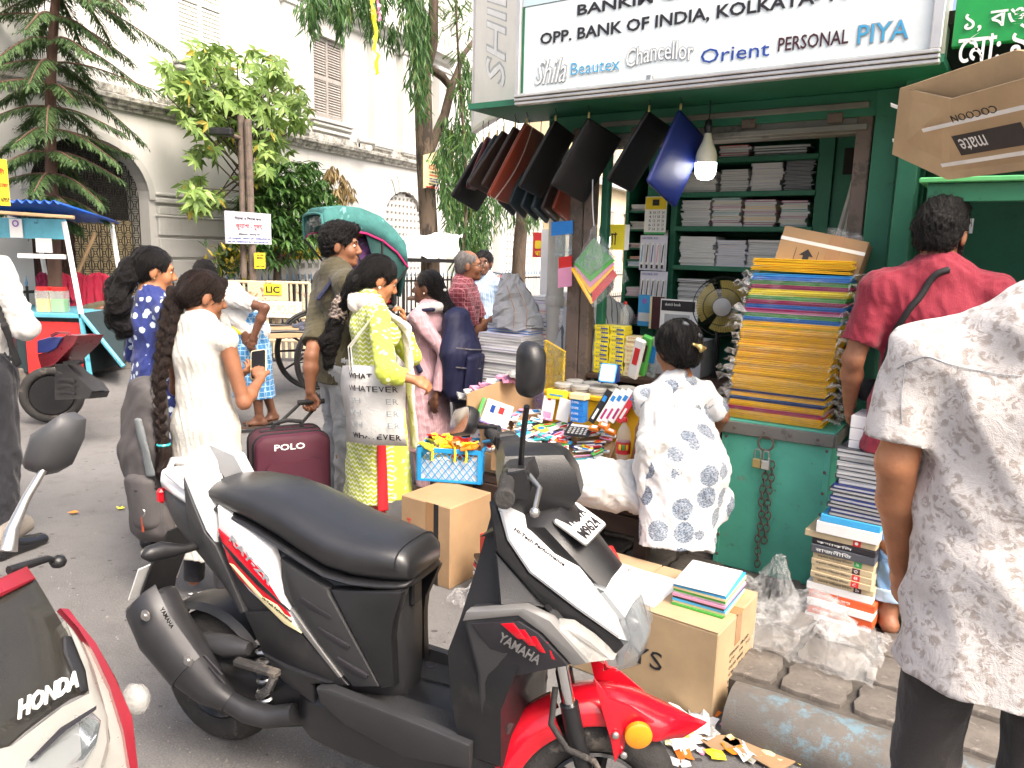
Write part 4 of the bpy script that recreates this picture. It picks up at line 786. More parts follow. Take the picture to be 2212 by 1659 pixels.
MB().box(.372,.001,.016,(.185,-.0008,.115),Mc).build('strap','ink_white',cb);MB().box(.06,.0012,.17,(.24,-.0006,.086),Mc).build('tape','tape',cb)
ar=[(0,.05),(.02,.05),(.02,0),(.05,0),(.05,.05),(.07,.05),(.035,.085)]
MB().prism([(x*.9,y*.9)for x,y in ar],.0006,face(Mc,.1,-.0008,.01)).build('arrow','ink_black',cb);text('FRAGILE',face(Mc,.19,-.0012,.012),.11,.026,'ink_black',cb,depth=.0006,bold=.02)
for a in((.08,.006,.086),(.18,.006,.086)):MB().box(.002,.0008,.08,(a[0],-.0006,.045),Mc).build('line','ink_black',cb)
for k,(x,z_,s_)in enumerate(((.2,.17,.05),(.3,.16,.045),(.24,.18,.035))):
 crumple('foil_bag','%s crumpled clear bag sticking out of the tilted carton'%['left','right','middle'][k],lambda a,b_:Mc@V((x+s_*math.cos(6.283*a)*math.sin(3.14*b_),.12+s_*math.sin(6.283*a)*math.sin(3.14*b_),z_+s_*math.cos(3.14*b_))),10,7,'film_bag',.008,None,'bag',k)
c0=V((.735,2.43,0));u1=V((.585,.81,0)).normalized();u2=V((-u1.y,u1.x,0));Mg=frame(c0,u1,u2);BH=.335
bx=thing('large_carton','large closed brown carton standing in front of the scooter nose','carton',c0+u1*.2+u2*.35,math.atan2(u1.y,u1.x));MB().box(.41,.8,BH-.002,(.205,.4,(BH-.002)/2),Mg,b=.004).build('box_body','cardboard_pale',bx)
for y0,y1 in((0,.398),(.402,.8)):MB().box(.41,y1-y0-.002,.004,(.205,(y0+y1)/2,BH+.0015),Mg,b=.001).build('flap','cardboard_pale',bx)
MB().box(.06,.815,.0015,(.205,.4,BH+.0045),Mg).build('tape','tape',bx);MB().box(.0015,.004,.2,(.411,.4,BH-.1),Mg).build('tape','tape',bx);MB().box(.06,.0012,.12,(.205,-.0008,BH-.06),Mg).build('tape','tape',bx)
text('TOYS',Mg@Matrix(((0,0,-1,-.001),(-1,0,0,.5),(0,1,0,.12),(0,0,0,1))),.3,.07,'ink_black',bx,bold=0)
for k,t_ in enumerate(('ITEM NO.: KB-2059','QTY:      240    PCS','COLOR: WHITE','G.W.:     19.5    KGS','N.W.:     18.0    KGS','MEAS.: 67x45x35 CM')):text(t_,face(Mg,.13,-.001,.19-k*.026),(.2,.22,.15,.23,.23,.24)[k],.013,'ink_black',bx,depth=.0006,res=1)
crumple('paper_packet','large film-wrapped packet of white paper on the big carton',lambda a,b_:Mg@V((.03+.28*a,.26+.5*b_,BH+.006+.02*(1-(2*a-1)**6)*(1-(2*b_-1)**6))),8,10,'paper',.0012,None,'packet',4);o=bpy.data.objects['paper_packet']
Mp_=Mg@TR((.16,.46,BH+.03));text('MRP',Mp_@TR((.03,.04,0),R(-60)),.06,.02,'ink_maroon',o,depth=.0006)
stack('picture_book','thin picture book in the wrapped stack on the big carton','book',Mg@TR((.235,.13,BH+.004),R(3)),9,.26,.2,.0085,['pl_green','pl_cream','pl_sky','dark_cover','pl_pink','paper'],jit=.003,rot=.02,seed=40)
o=MB().box(.25,.195,.0045,(0,0,0),Mg@TR((.225,.135,BH+.092),R(6)),b=.001).build('white_leaflet','paper');tag(o,'white leaflet with small red print on top of the book stack','leaflet');
for k in range(5):text('o n c e',Mg@TR((.13+.01*k,.06+.033*k,BH+.0946),R(6)),.1,.008,['ink_red','ink_grey'][k%2],o,depth=.0004,res=1)
cy=Mg@TR((.2,.62,BH+.034),R(40));cr=thing('crayon_box','red crayon box with coloured sticks printed on its lid','box',cy@V((0,0,0)));MB().box(.15,.2,.035,(0,0,.0175),cy,b=.002).build('box_body','pl_red',cr);MB().box(.1,.14,.001,(.01,-.01,.0358),cy).build('lid_print','pl_yellow',cr)
for k in range(7):MB().box(.05,.009,.001,(-.01,-.055+k*.015,.0368),cy).build('crayon_print','pl_'+['magenta','red','navy','green','blue','purple','navy'][k],cr)
text('FABER-CASTELL',cy@TR((-.045,.09,.0368),R(-90)),.17,.016,'ink_white',cr,depth=.0005,res=1)
pf=thing('display_platform','dark wooden platform of the stall carrying the pen display','platform',SW(.35,.05,.1),AZ_S)
spart('top',sbox(-.02,.98,-.33,.42,.42,.46,.004),'wood_dark',pf);spart('apron',sbox(-.02,.98,-.34,-.31,.33,.418,.003),'wood_dark',pf)
for s_ in(.02,.94):
 for d_ in(-.29,.38):spart('leg',sbox(s_-.03,s_+.03,d_-.03,d_+.03,.1,.42),'wood_dark',pf)
pt=thing('pen_tray','torn shallow carton tray filled with pens on the platform','tray',SW(.35,-.05,.46),AZ_S)
Mtr=MS@TR((.37,-.07,.53),R(14),.4);TZ=.145
for x,y,w_,d_ in((0,-.2,.56,.005),(0,.2,.56,.005),(-.28,0,.005,.395),(.28,0,.005,.395)):
 b_=MB();n_=16;top=[(-.5+k/n_,TZ+rng.uniform(-.006,.004))for k in range(n_+1)]
 if w_>d_:b_.prism([(-w_/2,0),(w_/2,0)]+[(q*w_,z_)for q,z_ in top[::-1]],.005,Mtr@Matrix(((1,0,0,x),(0,0,-1,y),(0,1,0,0),(0,0,0,1))))
 else:b_.prism([(-d_/2,0),(d_/2,0)]+[(q*d_,z_)for q,z_ in top[::-1]],.005,Mtr@Matrix(((0,0,1,x),(1,0,0,y),(0,1,0,0),(0,0,0,1))))
 b_.build('side','cardboard',pt)
MB().box(.55,.39,.1,(0,0,.06),Mtr).build('filling','cardboard',pt)
def pen_mesh(c1,c2):
 b_=MB();b_.tube([(0,0,0),(.1,0,0)],.0046,6);b_.tube([(.1,0,0),(.14,0,0)],.0052,6,mi=1);b_.box(.035,.002,.003,(.118,0,.006),mi=1);b_.tube([(-.008,0,0),(0,0,0)],[.0015,.0044],6,mi=1);return mesh_of('pen',b_.v,b_.f,[c1,c2],b_.m)
pens=[(pen_mesh(a,b_),n_)for a,b_,n_ in(('pl_white','pl_navy','white pen with dark blue cap'),('pl_white','pl_black','white pen with black cap'),('pl_teal','pl_white','teal pen with white cap'),('pl_navy','pl_white','dark blue pen with white cap'),('pl_white','pl_red','white pen with red cap'),('pl_pink','pl_white','pink pen with white cap'),('pl_white','pl_green','white pen with green cap'))]
secs=[(-.22,.08,7,'back left corner'),(-.05,.09,8,'back middle'),(.14,.1,8,'back right corner'),(-.2,-.03,8,'left middle'),(-.02,-.03,10,'centre'),(.15,-.02,9,'right middle'),(-.18,-.13,8,'front left corner'),(.0,-.13,9,'front middle'),(.16,-.13,8,'front right corner')]
for si,(x,y,n_,nm)in enumerate(secs):
 for k in range(n_):
  me_,pn=pens[(si*3+(k*(1+si%3))//2)%7];o=inst(me_,'pen',Mtr@TR((x-.06+rng.uniform(-.012,.012),y+(k-n_/2)*.011,.118+rng.uniform(0,.014)+.02*(y+.2)),R(22+12*math.sin(si*2.1))+rng.uniform(-.06,.06),0,R(-6)+rng.uniform(-.05,.05)))
  tag(o,'%s in the %s of the pen tray'%(pn,nm),'pen','pens in the %s of the tray'%nm)
tops_=['white','sky','pink','white','teal','orange','white','navy','lemon','white','red','green']
for k in range(48):
 x,y=rng.uniform(-.25,.25),rng.uniform(-.17,.17);M2=Mtr@TR((x,y,.137+rng.uniform(0,.02)),rng.uniform(-.5,1.2),rng.uniform(-.15,.15),rng.uniform(-.15,.15));c=tops_[k%12];w_=rng.uniform(.03,.085);o=MB().box(w_,rng.uniform(.012,.03),.01,(0,0,0),M2,b=.002).build('small_pack','pl_'+c);MB().box(w_*.5,.011,.0112,(0,0,0),M2).build('print',['ink_blue','ink_white','ink_red'][k%3],o);tag(o,'%s pack with %s print over the pens in the %s half of tray'%(c,['blue','white','red'][k%3],'left' if x<0 else 'right'),'pack','small packs strewn over the pens')
Msp,b_=wbox(SQ(985,960,-.28)-V((0,0,.3)),(ES[0],ES[1]),.38,.34,.29,'cardboard');o=b_.build('support_carton','cardboard');tag(o,'brown carton standing behind the blue crate under the heap','carton')
hp=['white','sky','white','pink','white','purple','sky','white','cream','white','teal','white','lemon','white','pink','white']
for k in range(54):
 x,y=rng.uniform(1060,1185)if k<34 else rng.uniform(925,1060),rng.uniform(885,968)if k<34 else rng.uniform(885,950);d_=.05-(y-892)/76*.4;p_=SQ(x,y,d_)if k<34 else Msp@V((rng.uniform(.03,.35),rng.uniform(.03,.31),.3+.012*(k%4)))
 M2=TR(p_,rng.uniform(-1.2,.6),rng.uniform(-.4,.3)*(1 if k<34 else.3),rng.uniform(-.3,.3)*(1 if k<34 else.3));c=hp[k%16];w_=rng.uniform(.06,.13);o=MB().box(w_,.045,.012,(0,0,0),M2,b=.003).build('packet','pl_'+c);MB().box(w_*.4,.03,.0135,(.01,0,0),M2).build('print',['ink_blue','ink_red','ink_cyan','ink_navy'][k%4],o)
 tag(o,'%s stationery packet with %s print in the heap %s'%(c,['blue','red','cyan','navy'][k%4],'left of the pens' if k<34 else 'above the blue crate'),'packet','heaped stationery packets')
o=wbox(SQ(1060,975,-.35)-V((0,0,.1)),(ES[0],ES[1]),.26,.34,.13,'cardboard')[1].build('heap_carton','cardboard');tag(o,'brown carton under the heap of packets beside the blue crate','carton')
pc=SQ(1070,905,-.28);Mq=TR(pc,R(-25),R(-18),R(12));wc=thing('pencil_carton','white open pencil carton with green and purple flaps beside the brown panel','carton',pc);MB().box(.15,.012,.12,(0,0,.03),Mq).build('front_side','pl_white',wc);MB().box(.15,.05,.004,(0,.03,-.03),Mq).build('bottom','pl_white',wc)
MB().box(.012,.09,.11,(-.085,-.03,.03),Mq@TR((0,0,0),.3)).build('flap','pl_green',wc);MB().box(.15,.05,.003,(0,-.03,-.035),Mq).build('flap','pl_purple',wc);MB().box(.03,.001,.035,(.02,-.0068,.05),Mq).build('print','ink_red',wc);MB().box(.025,.001,.04,(-.03,-.0068,.045),Mq).build('print','ink_navy',wc)
qa,qb=SQ(1008,852,-.43),SW(-.04,.46,0);z1_=SP(1235,790,.46)[1];zt0=qa.z
pa,pb=V((qa.x,qa.y,0)),V((qb.x,qb.y,0));Mw=frame(V((pa.x,pa.y,.6)),pb-pa,(0,0,1));LP=(pb-pa).length
dp=thing('divider_carton','tall brown carton side with printed handling symbols dividing the display','carton',V((pa.x,pa.y,.46)).lerp(V((pb.x,pb.y,.46)),.5),0)
MB().prism([(.16,-.14),(LP,-.14),(LP,.36),(.0,.3),(.0,.16),(.12,.1)],.006,Mw).build('panel','cardboard',dp)
MB().box(.075,.03,.001,(.15,.14,.0072),Mw).build('print','ink_navy',dp);text('DOMS',Mw@TR((.12,.13,.0078)),.06,.02,'ink_white',dp,depth=.0006)
for k in range(6):MB().prism([(0,0),(.04,0),(.04,.035),(.03,.035),(.03,.008),(.008,.008),(.008,.035),(0,.035)],.0006,Mw@TR((.2+.05*(k%3),.1+.05*(k//3),.0066))).build('symbol','ink_navy',dp)
yc=thing('yellow_crate','yellow plastic crate of clear jars behind the pen tray','crate',SW(.46,.16,.46),AZ_S)
for x0,x1,y0,y1,nm in((.2,.76,.02,.03,'side'),(.2,.76,.3,.31,'side'),(.2,.21,.03,.3,'end'),(.75,.76,.03,.3,'end')):spart(nm,sbox(x0,x1,y0,y1,.47,.86),'crate_yellow',yc);spart('rim',sbox(x0-.012,x1+.012,y0-.012,y1+.012,.86,.885,.004),'crate_yellow',yc)
for i in range(5):
 for j in range(2):
  p_=SW(.265+.105*i,.09+.125*j,.78);o=thing('jar','clear round jar, %s of the %s row in the yellow crate'%(['first','second','third','fourth','fifth'][i],['front','back'][j]),'jar',p_,0,'jars in the yellow crate');MB().lathe([(.046,0),(.048,.1),(.045,.12)],16,TR(p_)).build('jar_body','bottle_pet',o,40);MB().lathe([(.05,.12),(.05,.137),(.044,.14),(.001,.139)],18,TR(p_)).build('lid','pl_grey',o,40)
def packs(x,y,d,w_,dep,h,mt,lab,lean=0,tilt=-.12,extra=None,name='pack',cat='pack'):
 p_=SQ(x,y,d);M2=TR(p_,AZ_S)@Matrix.Rotation(lean,4,'Y')@Matrix.Rotation(tilt,4,'X');o=thing(name,lab,cat,p_,AZ_S);MB().box(w_,dep,h,(0,0,h/2),M2,b=.0015).build('pack_body',mt,o)
 if extra:extra(o,M2)
 return o
def ex(bits):
 def f(o,M2):
  for x,z_,w_,h,mt,dep in bits:MB().box(w_,.001,h,(x,-dep/2-.0006,z_),M2).build('print',mt,o)
 return f
packs(1180,908,-.02,.075,.006,.13,'pl_white','white and pink hanging card leaning on the yellow crate',.06,-.15,ex([(.0,.03,.05,.035,'pl_pink',.006),(0,.115,.018,.01,'ink_red',.006)]));packs(1213,910,-.04,.075,.006,.12,'pl_white','plain white hanging card leaning beside the printed one',.12,-.15)
packs(1203,862,.0,.12,.02,.05,'pl_lemon','yellow box with a blue pen picture on the yellow crate',0,0,ex([(0,.022,.08,.008,'ink_cyan',.02)]))
for k in range(4):
 o=packs(1250,910,-.06,.075,.05,.028,'pl_blue',ORD(k,4)+'blue pencil box in the stack between card and packs',0,0);
 for ch in[o]:o.location.z+=k*.029
 text('DOMS',SF(*[SP(1250,910,-.06)[0]-.03,SP(1250,910,-.06)[1]+.009+k*.029],-.0865),.04,.012,'ink_white',o,depth=.0005,res=1)
o=packs(1250,910,-.06,.09,.06,.028,'pl_cream','cream box lying on top of the blue pencil boxes',0,0);o.location.z+=.118
for k,(x,mt,lab)in enumerate(((1282,'pl_black','black pencil pack leaning right of the blue boxes'),(1300,'pl_white','first white and magenta pencil pack leaning right of the black one'),(1313,'pl_white','second white and magenta pencil pack leaning right of the black one'),(1326,'pl_white','third white and magenta pencil pack leaning right of the black one'),(1342,'pl_red','red pencil pack leaning at the right end of the row'))):
 packs(x-6,912,-.07,.032,.014,.19,mt,lab,.42,-.28,ex([(0,.14,.02,.03,'ink_blue',.014),(0,.05,.012,.06,'pl_magenta' if k in(1,2,3)else 'ink_white',.014)]))
p_=SQ(1312,826,.1);Mz=TR(p_,AZ_S+.15);o=thing('payment_speaker','blue wedge-shaped payment speaker with a white face on the yellow crate','speaker',p_,AZ_S);MB().prism([(-.02,0),(.075,0),(.075,.07),(.045,.085),(.0,.05)],.09,Mz@Matrix(((0,0,1,-.045),(1,0,0,0),(0,1,0,0),(0,0,0,1)))).build('case','pl_navy',o)
Mz2=Mz@TR((-.0,-.014,.002),0,R(68));MB().prism(rounded(.09,.1,.01),.006,Mz2@TR((-.045,0,.0))).build('front_panel','pl_sky',o);MB().prism(rounded(.078,.088,.008),.008,Mz2@TR((-.039,.006,.0))).build('face','screen_white',o)
p_=SQ(1250,930,-.12);Mz=TR(p_,AZ_S+.2,R(20));o=thing('calculator','black desk calculator lying at the back of the pen tray','calculator',p_,0);MB().box(.13,.1,.014,(0,0,0),Mz,b=.003).build('case','pl_black',o);MB().box(.1,.022,.002,(0,.033,.0075),Mz).build('display','paper_grey',o)
for i in range(5):
 for j in range(4):MB().box(.013,.009,.004,(-.042+.021*i,.008-.016*j,.008),Mz,b=.001).build('key','pl_grey',o)
for k,(x,y)in enumerate(((1285,925),(1305,920),(1318,932))):
 M2=TR(SQ(x,y,-.13),AZ_S+.3*k,R(25),.2*k);o=MB().box(.055,.035,.02,(0,0,0),M2,b=.003).build('eraser_pack','pl_orange');tag(o,['left','middle','right'][k]+' orange packet beside the calculator','packet');MB().box(.03,.02,.021,(0,0,0),M2).build('print','ink_white',o)
def bottle(p,s_,lab,label_on=True):
 o=thing('plastic_bottle',lab,'bottle',p);M2=TR(p)@Matrix.Scale(s_,4)
 MB().lathe([(.03,0),(.042,.006),(.044,.03),(.044,.12),(.046,.14),(.043,.165),(.03,.2),(.016,.222),(.0135,.228),(.0135,.24)],18,M2).build('bottle_body','bottle_pet',o,50);MB().lathe([(.0165,.238),(.0165,.262),(.014,.265),(.001,.265)],14,M2).build('cap','pl_red',o,40)
 if label_on:
  MB().lathe([(.0448,.04),(.0448,.115)],18,M2,cap=(False,False)).build('label_band','pl_red',o,50)
  for a,mt in((-2.2,'pl_lemon'),(-1.7,'pl_green'),(-1.2,'pl_yellow')):MB().tube([M2@V((.0456*math.cos(a+q),.0456*math.sin(a+q),.085))for q in(-.16,0,.16)],.014,6,sq=(.2,1)).build('print',mt,o)
bottle(SQ(1345,992,-.18)-V((0,0,.0)),.78,'clear soft drink bottle with red cap and fruit label by the pen tray');bottle(SQ(1348,712,.62),.62,'empty clear bottle with red cap behind the pin boxes',False)
cbx=V((-.275,3.43,0));cu=V((.58,.815,0));Mk,b_=wbox(cbx,cu,.32,.32,.41,'cardboard',.004);o=b_.build('crate_carton','cardboard');tag(o,'brown carton with dark tape under the blue crate','carton')
MB().box(.0012,.03,.41,(-.0006,.09,.205),Mk).build('tape','pl_black',o);MB().box(.0014,.05,.41,(-.0005,.13,.205),Mk).build('tape','tape',o);text('HIS-28',Mk@Matrix(((0,0,-1,-.001),(0,-1,0,.28),(-1,0,0,.3),(0,0,0,1))),.14,.03,'ink_red',o)
Mcr=TR(G(965,1042,.415)+V((.03,.13,0)),R(-8));bc=thing('blue_crate','light blue plastic lattice crate filled with yellow pouches','crate',Mcr@V((0,0,0)),R(-8));CW,CD,CH=.34,.26,.18
for x,y,ln_,ax in((0,-CD/2,CW,0),(0,CD/2,CW,0),(-CW/2,0,CD,1),(CW/2,0,CD,1)):
 M2=Mcr@TR((x,y,0),R(90)*ax)
 for z_,h in((.006,.012),(CH-.012,.024)):MB().box(ln_,.01,h,(0,0,z_),M2,b=.001).build('rim','crate_blue',bc)
 for q in(-1,1):MB().box(.02,.012,CH,(q*(ln_/2-.01),0,CH/2),M2,b=.001).build('corner_post','crate_blue',bc)
 lt=MB();n_=9
 for k in range(-4,n_):
  for sg_ in(-1,1):
   x0=-ln_/2+ln_*k/n_;pts=[(x0,.012),(x0+(CH-.03)*.75,CH-.024)];c_=[(max(-ln_/2+.02,min(ln_/2-.02,q)),z_)for q,z_ in pts]
   if abs(c_[0][0]-c_[1][0])>.02:
    f_=lambda q:.012+(q-x0)/((CH-.03)*.75)*(CH-.036);a_,b2=(c_[0][0],f_(c_[0][0])),(c_[1][0],f_(c_[1][0]));lt.tube([M2@V((sg_*a_[0],0,a_[1])),M2@V((sg_*b2[0],0,b2[1]))],.003,4)
 lt.build('lattice','crate_blue',bc,None,True)
MB().box(CW-.02,CD-.02,.1,(0,0,.06),Mcr).build('lining','paper',bc)
for k in range(14):
 x,y=-.11+.22*((k*7)%13)/13,-.09+.18*((k*5)%11)/11;M2=Mcr@TR((x,y,CH-.01+.004*(k%5)),rng.uniform(0,3),rng.uniform(-.6,.6),rng.uniform(-.5,.5));c=['lemon','yellow','lemon','orange','lemon','red','lemon','cream'][k%8];sz_=rng.uniform(.05,.07)
 o=crumple('pouch','%s soft pouch in the blue lattice crate, number of folds uneven'%c if 0 else '%s soft zip pouch heaped in the blue lattice crate'%c,lambda a,b_:M2@V(((a-.5)*sz_*2.2,(b_-.5)*sz_*1.4,.014*math.sin(3.1*a)*math.sin(3.1*b_)+.01*math.sin(9*a+k))),6,5,'pl_'+c,.004,None,'pouch',k,'pouches in the blue crate');so=o.modifiers.new('s','SOLIDIFY');so.thickness=.008
for k,x in enumerate((-.09,.03,.09)):
 o=MB().tube([Mcr@V((x,-CD/2-.012,CH+.015)),Mcr@V((x+.004,-CD/2-.014,CH-.03)),Mcr@V((x,-CD/2-.013,CH-.065))],[.005,.007,.006],6).build('zip_puller','pl_lemon');tag(o,['left','middle','right'][k]+' yellow zip strap hanging over the front of the blue crate','strap')
stack('film_packet','thin red and black film packet in the pile on the ground','packet',TR(G(1058,1300,0)+V((.02,.05,0)),R(20)),14,.17,.13,.0135,['pl_red','dark_cover','paper','pl_black','paper'],jit=.006,rot=.1,seed=60)
packs_=MB().box(.14,.1,.1,(0,0,.26),TR(G(1058,1300,0)+V((.03,.06,0)),R(30)),b=.004).build('red_carton','pl_red');tag(packs_,'small red carton on the pile of film packets behind the scooter','carton')
bt=thing('book_table','wooden table left of the stall post carrying tall book piles','table',SW(-.5,.7,.0),AZ_S);spart('top',sbox(-1.0,.02,.35,1.15,.66,.7,.004),'wood_dark',bt)
for s_ in(-.95,-.04):
 for d_ in(.4,1.1):spart('leg',sbox(s_-.025,s_+.025,d_-.025,d_+.025,0,.66),'wood_dark',bt)
def tstack(x0,x1,y0,d,z0,ztop,lab,covs,dep=.2,n=None,h=None,seed=0,rz=0,**kw):
 s0,s1=SP(x0,y0,d)[0],SP(x1,y0,d)[0];h=h or(ztop-z0)/n;n=n or int((ztop-z0)/h);stack(kw.pop('name','book'),lab,'book',MS@TR(((s0+s1)/2,d+dep/2,z0),rz),n,s1-s0,dep,h-.0008,covs,seed=seed,**kw)
zt=lambda x,y,d:SP(x,y,d)[1]
tstack(1030,1128,720,.45,.7,zt(1080,722,.45),'white notebook in the big pile beside the rainbow bags',['paper','paper_lilac','paper','paper','pl_white'],n=22,seed=70,dep=.26,jit=.01)
tstack(1048,1145,700,.55,zt(1080,722,.45)+.001,zt(1080,698,.55),'blue picture book on top of the big white pile',['pl_blue','paper_lilac','dark_cover'],n=3,seed=71,dep=.24)
tstack(1135,1180,690,.7,.7,zt(1150,685,.7),'grey textbook in the pile behind the white notebooks',['paper_grey','dark_cover','pl_blue','paper_grey','pl_red'],n=19,seed=72);tstack(1180,1228,690,.72,.7,zt(1200,665,.72),'white ruled book in the pile next to the stall post',['paper','paper_lilac','paper_grey'],n=24,seed=73)
tstack(1140,1185,640,.95,.7,zt(1160,640,.95),'spiral book with orange edge in the tall back pile',['paper','pl_orange','paper_lilac','paper','pl_purple'],n=26,seed=74);tstack(1186,1232,640,1.0,.7,zt(1200,632,1.0),'coloured workbook in the back pile behind the drain pipe',['paper','pl_sky','paper','pl_yellow','paper_lilac'],n=26,seed=75)
qs=SQ(1120,705,.62);o=crumple('wrapped_bundle','large clouded plastic bundle with brown tape standing on the books',lambda a,b_:qs+V((math.cos(6.283*a)*(.17-.12*b_**1.5),math.sin(6.283*a)*(.12-.07*b_),.34*b_-.01))+V((-.06*b_,0,0)),18,12,'paper_grey',.006,None,'bundle',12)
for x0,x1 in((-.03,-.06),(.05,.0)):MB().tube([qs+V((x0,-.14,.0)),qs+V((x0+.0,-.13,.12)),qs+V((x1-.02,-.09,.26))],.006,6,sq=(1,.4)).build('tape','tape',o)
for k,(xs,mt,lab,d)in enumerate((((1180,1222,735,812),'film_yellow','yellow translucent spiral folder standing by the post',.2),((1150,1178,745,812),'film_blue','blue translucent folder standing behind the yellow one',.28))):
 a_,b_=SQ(xs[0],xs[2],d),SQ(xs[1],xs[2]+25,d-.1);lo_=.58;o=slab([V((a_.x,a_.y,lo_)),V((b_.x,b_.y,lo_)),b_,a_],.012).build('spiral_folder',mt);tag(o,lab,'folder');MB().tube([V((a_.x,a_.y,lo_)),a_],.007,8).build('spiral','pl_'+['yellow','navy'][k],o);MB().tube([a_,b_],.003,4).build('edge','pl_'+['yellow','navy'][k],o)
qb=SQ(1085,812,.12);Mr=TR(V((qb.x,qb.y,.62)),AZ_S+.1);rb=thing('blue_carton','open blue and brown carton of rainbow coloured bags','carton',Mr@V((0,0,0)))
for x,y,w_,d_ in((0,-.09,.22,.004),(0,.09,.22,.004),(-.11,0,.004,.176),(.11,0,.004,.176)):MB().box(w_,d_,.12,(x,y,.06),Mr).build('side','cardboard',rb);MB().box(w_+.001,d_+.001,.05,(x,y,.1),Mr).build('stripe','pl_blue',rb)
for k,c in enumerate(('lemon','lemon','green','teal','blue','blue','red','red','pink','pink','purple')):
 M2=Mr@TR((-.09+.018*k,-.02,.1),.2);crumple('rainbow_bag','%s%s net bag in the blue carton'%('second ' if k in(1,5,7,9)else '',c),lambda a,b_:M2@V((.012*math.sin(6*a+k),(a-.5)*.15,.11*b_*(1-.5*(2*a-1)**2)+.01*math.sin(11*a))),8,4,'pl_'+c,.004,None,'bag',k).modifiers.new('s','SOLIDIFY').thickness=.007
for k in range(7):
 p_=SQ(1020+15*k,850-8*k+4,-.05);M2=TR(p_-V((0,0,.01)),.3+.2*k,.3,.2);c=['grey','white','pink','pink','white','pink','grey'][k]
 crumple('zip_pouch',ORD(k,7).replace('topmost','rightmost').replace('lowest','leftmost').replace('top','right').replace('bottom','left')+c+' zip pouch lying behind the brown panel',lambda a,b_:M2@V(((a-.5)*.17,(b_-.5)*.08,.02*math.sin(3.1*a)*math.sin(3.1*b_))),6,4,'pl_'+c,.004,None,'pouch',k,'pouches behind the brown panel').modifiers.new('s','SOLIDIFY').thickness=.015
pp=SQ(1198,660,.75);o=MB().tube([V((pp.x,pp.y,.0)),V((pp.x,pp.y,2.6))],.055,16).build('drain_pipe','pipe_grey',None,50);tag(o,'grey upright drain pipe left of the stall post','pipe');MB().lathe([(.06,0),(.062,.01),(.062,.05),(.06,.06)],16,TR((pp.x,pp.y,1.28))).build('collar','pipe_grey',o)
for nm,lab,cat,tl,br,d,mt in(('red_sign','red sign with yellow lettering beyond the book piles','sign',(1152,502),(1172,556),1.6,'ink_red'),('cloth_banner','pale hanging cloth banner beside the red sign','banner',(1170,495),(1186,640),1.3,'paper'),('yellow_banner','narrow yellow hanging banner beside the drain pipe','banner',(1178,495),(1192,640),1.35,'ink_yellow'),('yellow_poster','yellow poster with red lettering hanging inside the stall post','poster',(1300,485),(1348,540),.95,'pl_lemon')):
 o,s0,s1,z0,z1=card(nm,lab,cat,tl,br,d,mt,.006)
 if nm=='red_sign':MB().prism(rounded((s1-s0)*.6,.06,.01),.002,SF(s0+.02,z0+(z1-z0)*.35,d-.001)).build('print','ink_yellow',o);text('পা',SF(s0+.02,z0+.01,d-.002),(s1-s0)*.6,.04,'ink_yellow',o)
 if nm=='yellow_poster':text('লা',SF(s0+.03,z0+.03,d-.002),(s1-s0)*.5,(z1-z0)*.5,'ink_maroon',o);sbox(s1,s1+.03,d,d+.006,z0,z1).build('border','paper',o)
hb=SQ(1290,500,.3);o=thing('hanging_bag','clear plastic bag of coloured zip pouches hanging from the post','bag',SQ(1290,655,.3))
qT,qL,qB,qR=[SQ(x,y,.31)for x,y in((1283,520),(1237,580),(1280,655),(1334,595))]
for k,(mt,off)in enumerate((('pl_red',0),('pl_yellow',.1),('pl_pink',.18),('pl_green',.26),('film_grey',.3))):
 a_=qT.lerp(qB,.28-off*.9);b_=qR.lerp(qB,0)+(qT-qR)*off;sh_=(qT-qB)*off*.0
 if k==0:pts=[qT.lerp(qB,.55),qB,qR,qT.lerp(qR,.75)]
 else:dd=(qT-qB)*(.07*k);pts=[qL.lerp(qB,.1)+dd*.6,qB+dd*1.4+(qL-qB)*.1,qR.lerp(qT,.12)+dd*.8,qT+dd*.2]
 slab([p+V((0,-.004*k,0))for p in pts],.008).build('pouch',mt,o)
MB().tube([qL,qL.lerp(qB,.5)+V((.0,-.01,-.004)),qB],.012,6).build('pouch_zips','pl_yellow',o)
crumple('film_bag',None,lambda a,b_:SQ(1285,485,.3).lerp(qL.lerp(qB,a*1.0)if a<.5 else qB.lerp(qR,a*2-1),b_*1.05)+V((0,-.03*math.sin(3.1*a),0))if a<.5 else SQ(1285,485,.3).lerp(qB.lerp(qR+V((.05,0,0)),a*2-1),b_*1.05)+V((0,-.03,0)),12,9,'film_bag',.005,o,None,21)
MB().tube([SQ(1283,488,.3),SQ(1280,440,.3),SQ(1281,300,.4)],.003,5).build('string','ink_white',o)
o=thing('hanging_files','clear bag of red and grey files hanging left of the post','bag',SQ(1215,620,.4));
for x0,y0,x1,y1,mt,d in((1192,480,1238,510,'pl_blue',.42),(1200,508,1236,555,'film_grey',.41),(1208,556,1236,585,'pl_red',.41),(1206,580,1236,622,'pl_pink',.4)):slab([SQ(x0,y1,d),SQ(x1,y1-4,d),SQ(x1,y0-4,d),SQ(x0,y0,d)],.006).build('file',mt,o)
sh2=thing('bookshop','dark neighbouring bookshop with green posts and a green signboard','shop',SW(2.9,.6,.1),AZ_S)
for s0,s1 in((1.76,1.84),(2.3,2.36)):spart('post',sbox(s0,s1,.3,.4,.1,2.5,.005),'green_paint',sh2)
spart('back_wall',sbox(1.75,4.6,1.5,1.55,.1,2.8),'green_paint',sh2);spart('ceiling',sbox(1.75,4.6,.2,1.5,2.55,2.6),'dark_inside',sh2);mat('sign_green',(.012,.3,.06),.35,var=.12,coat=.2)
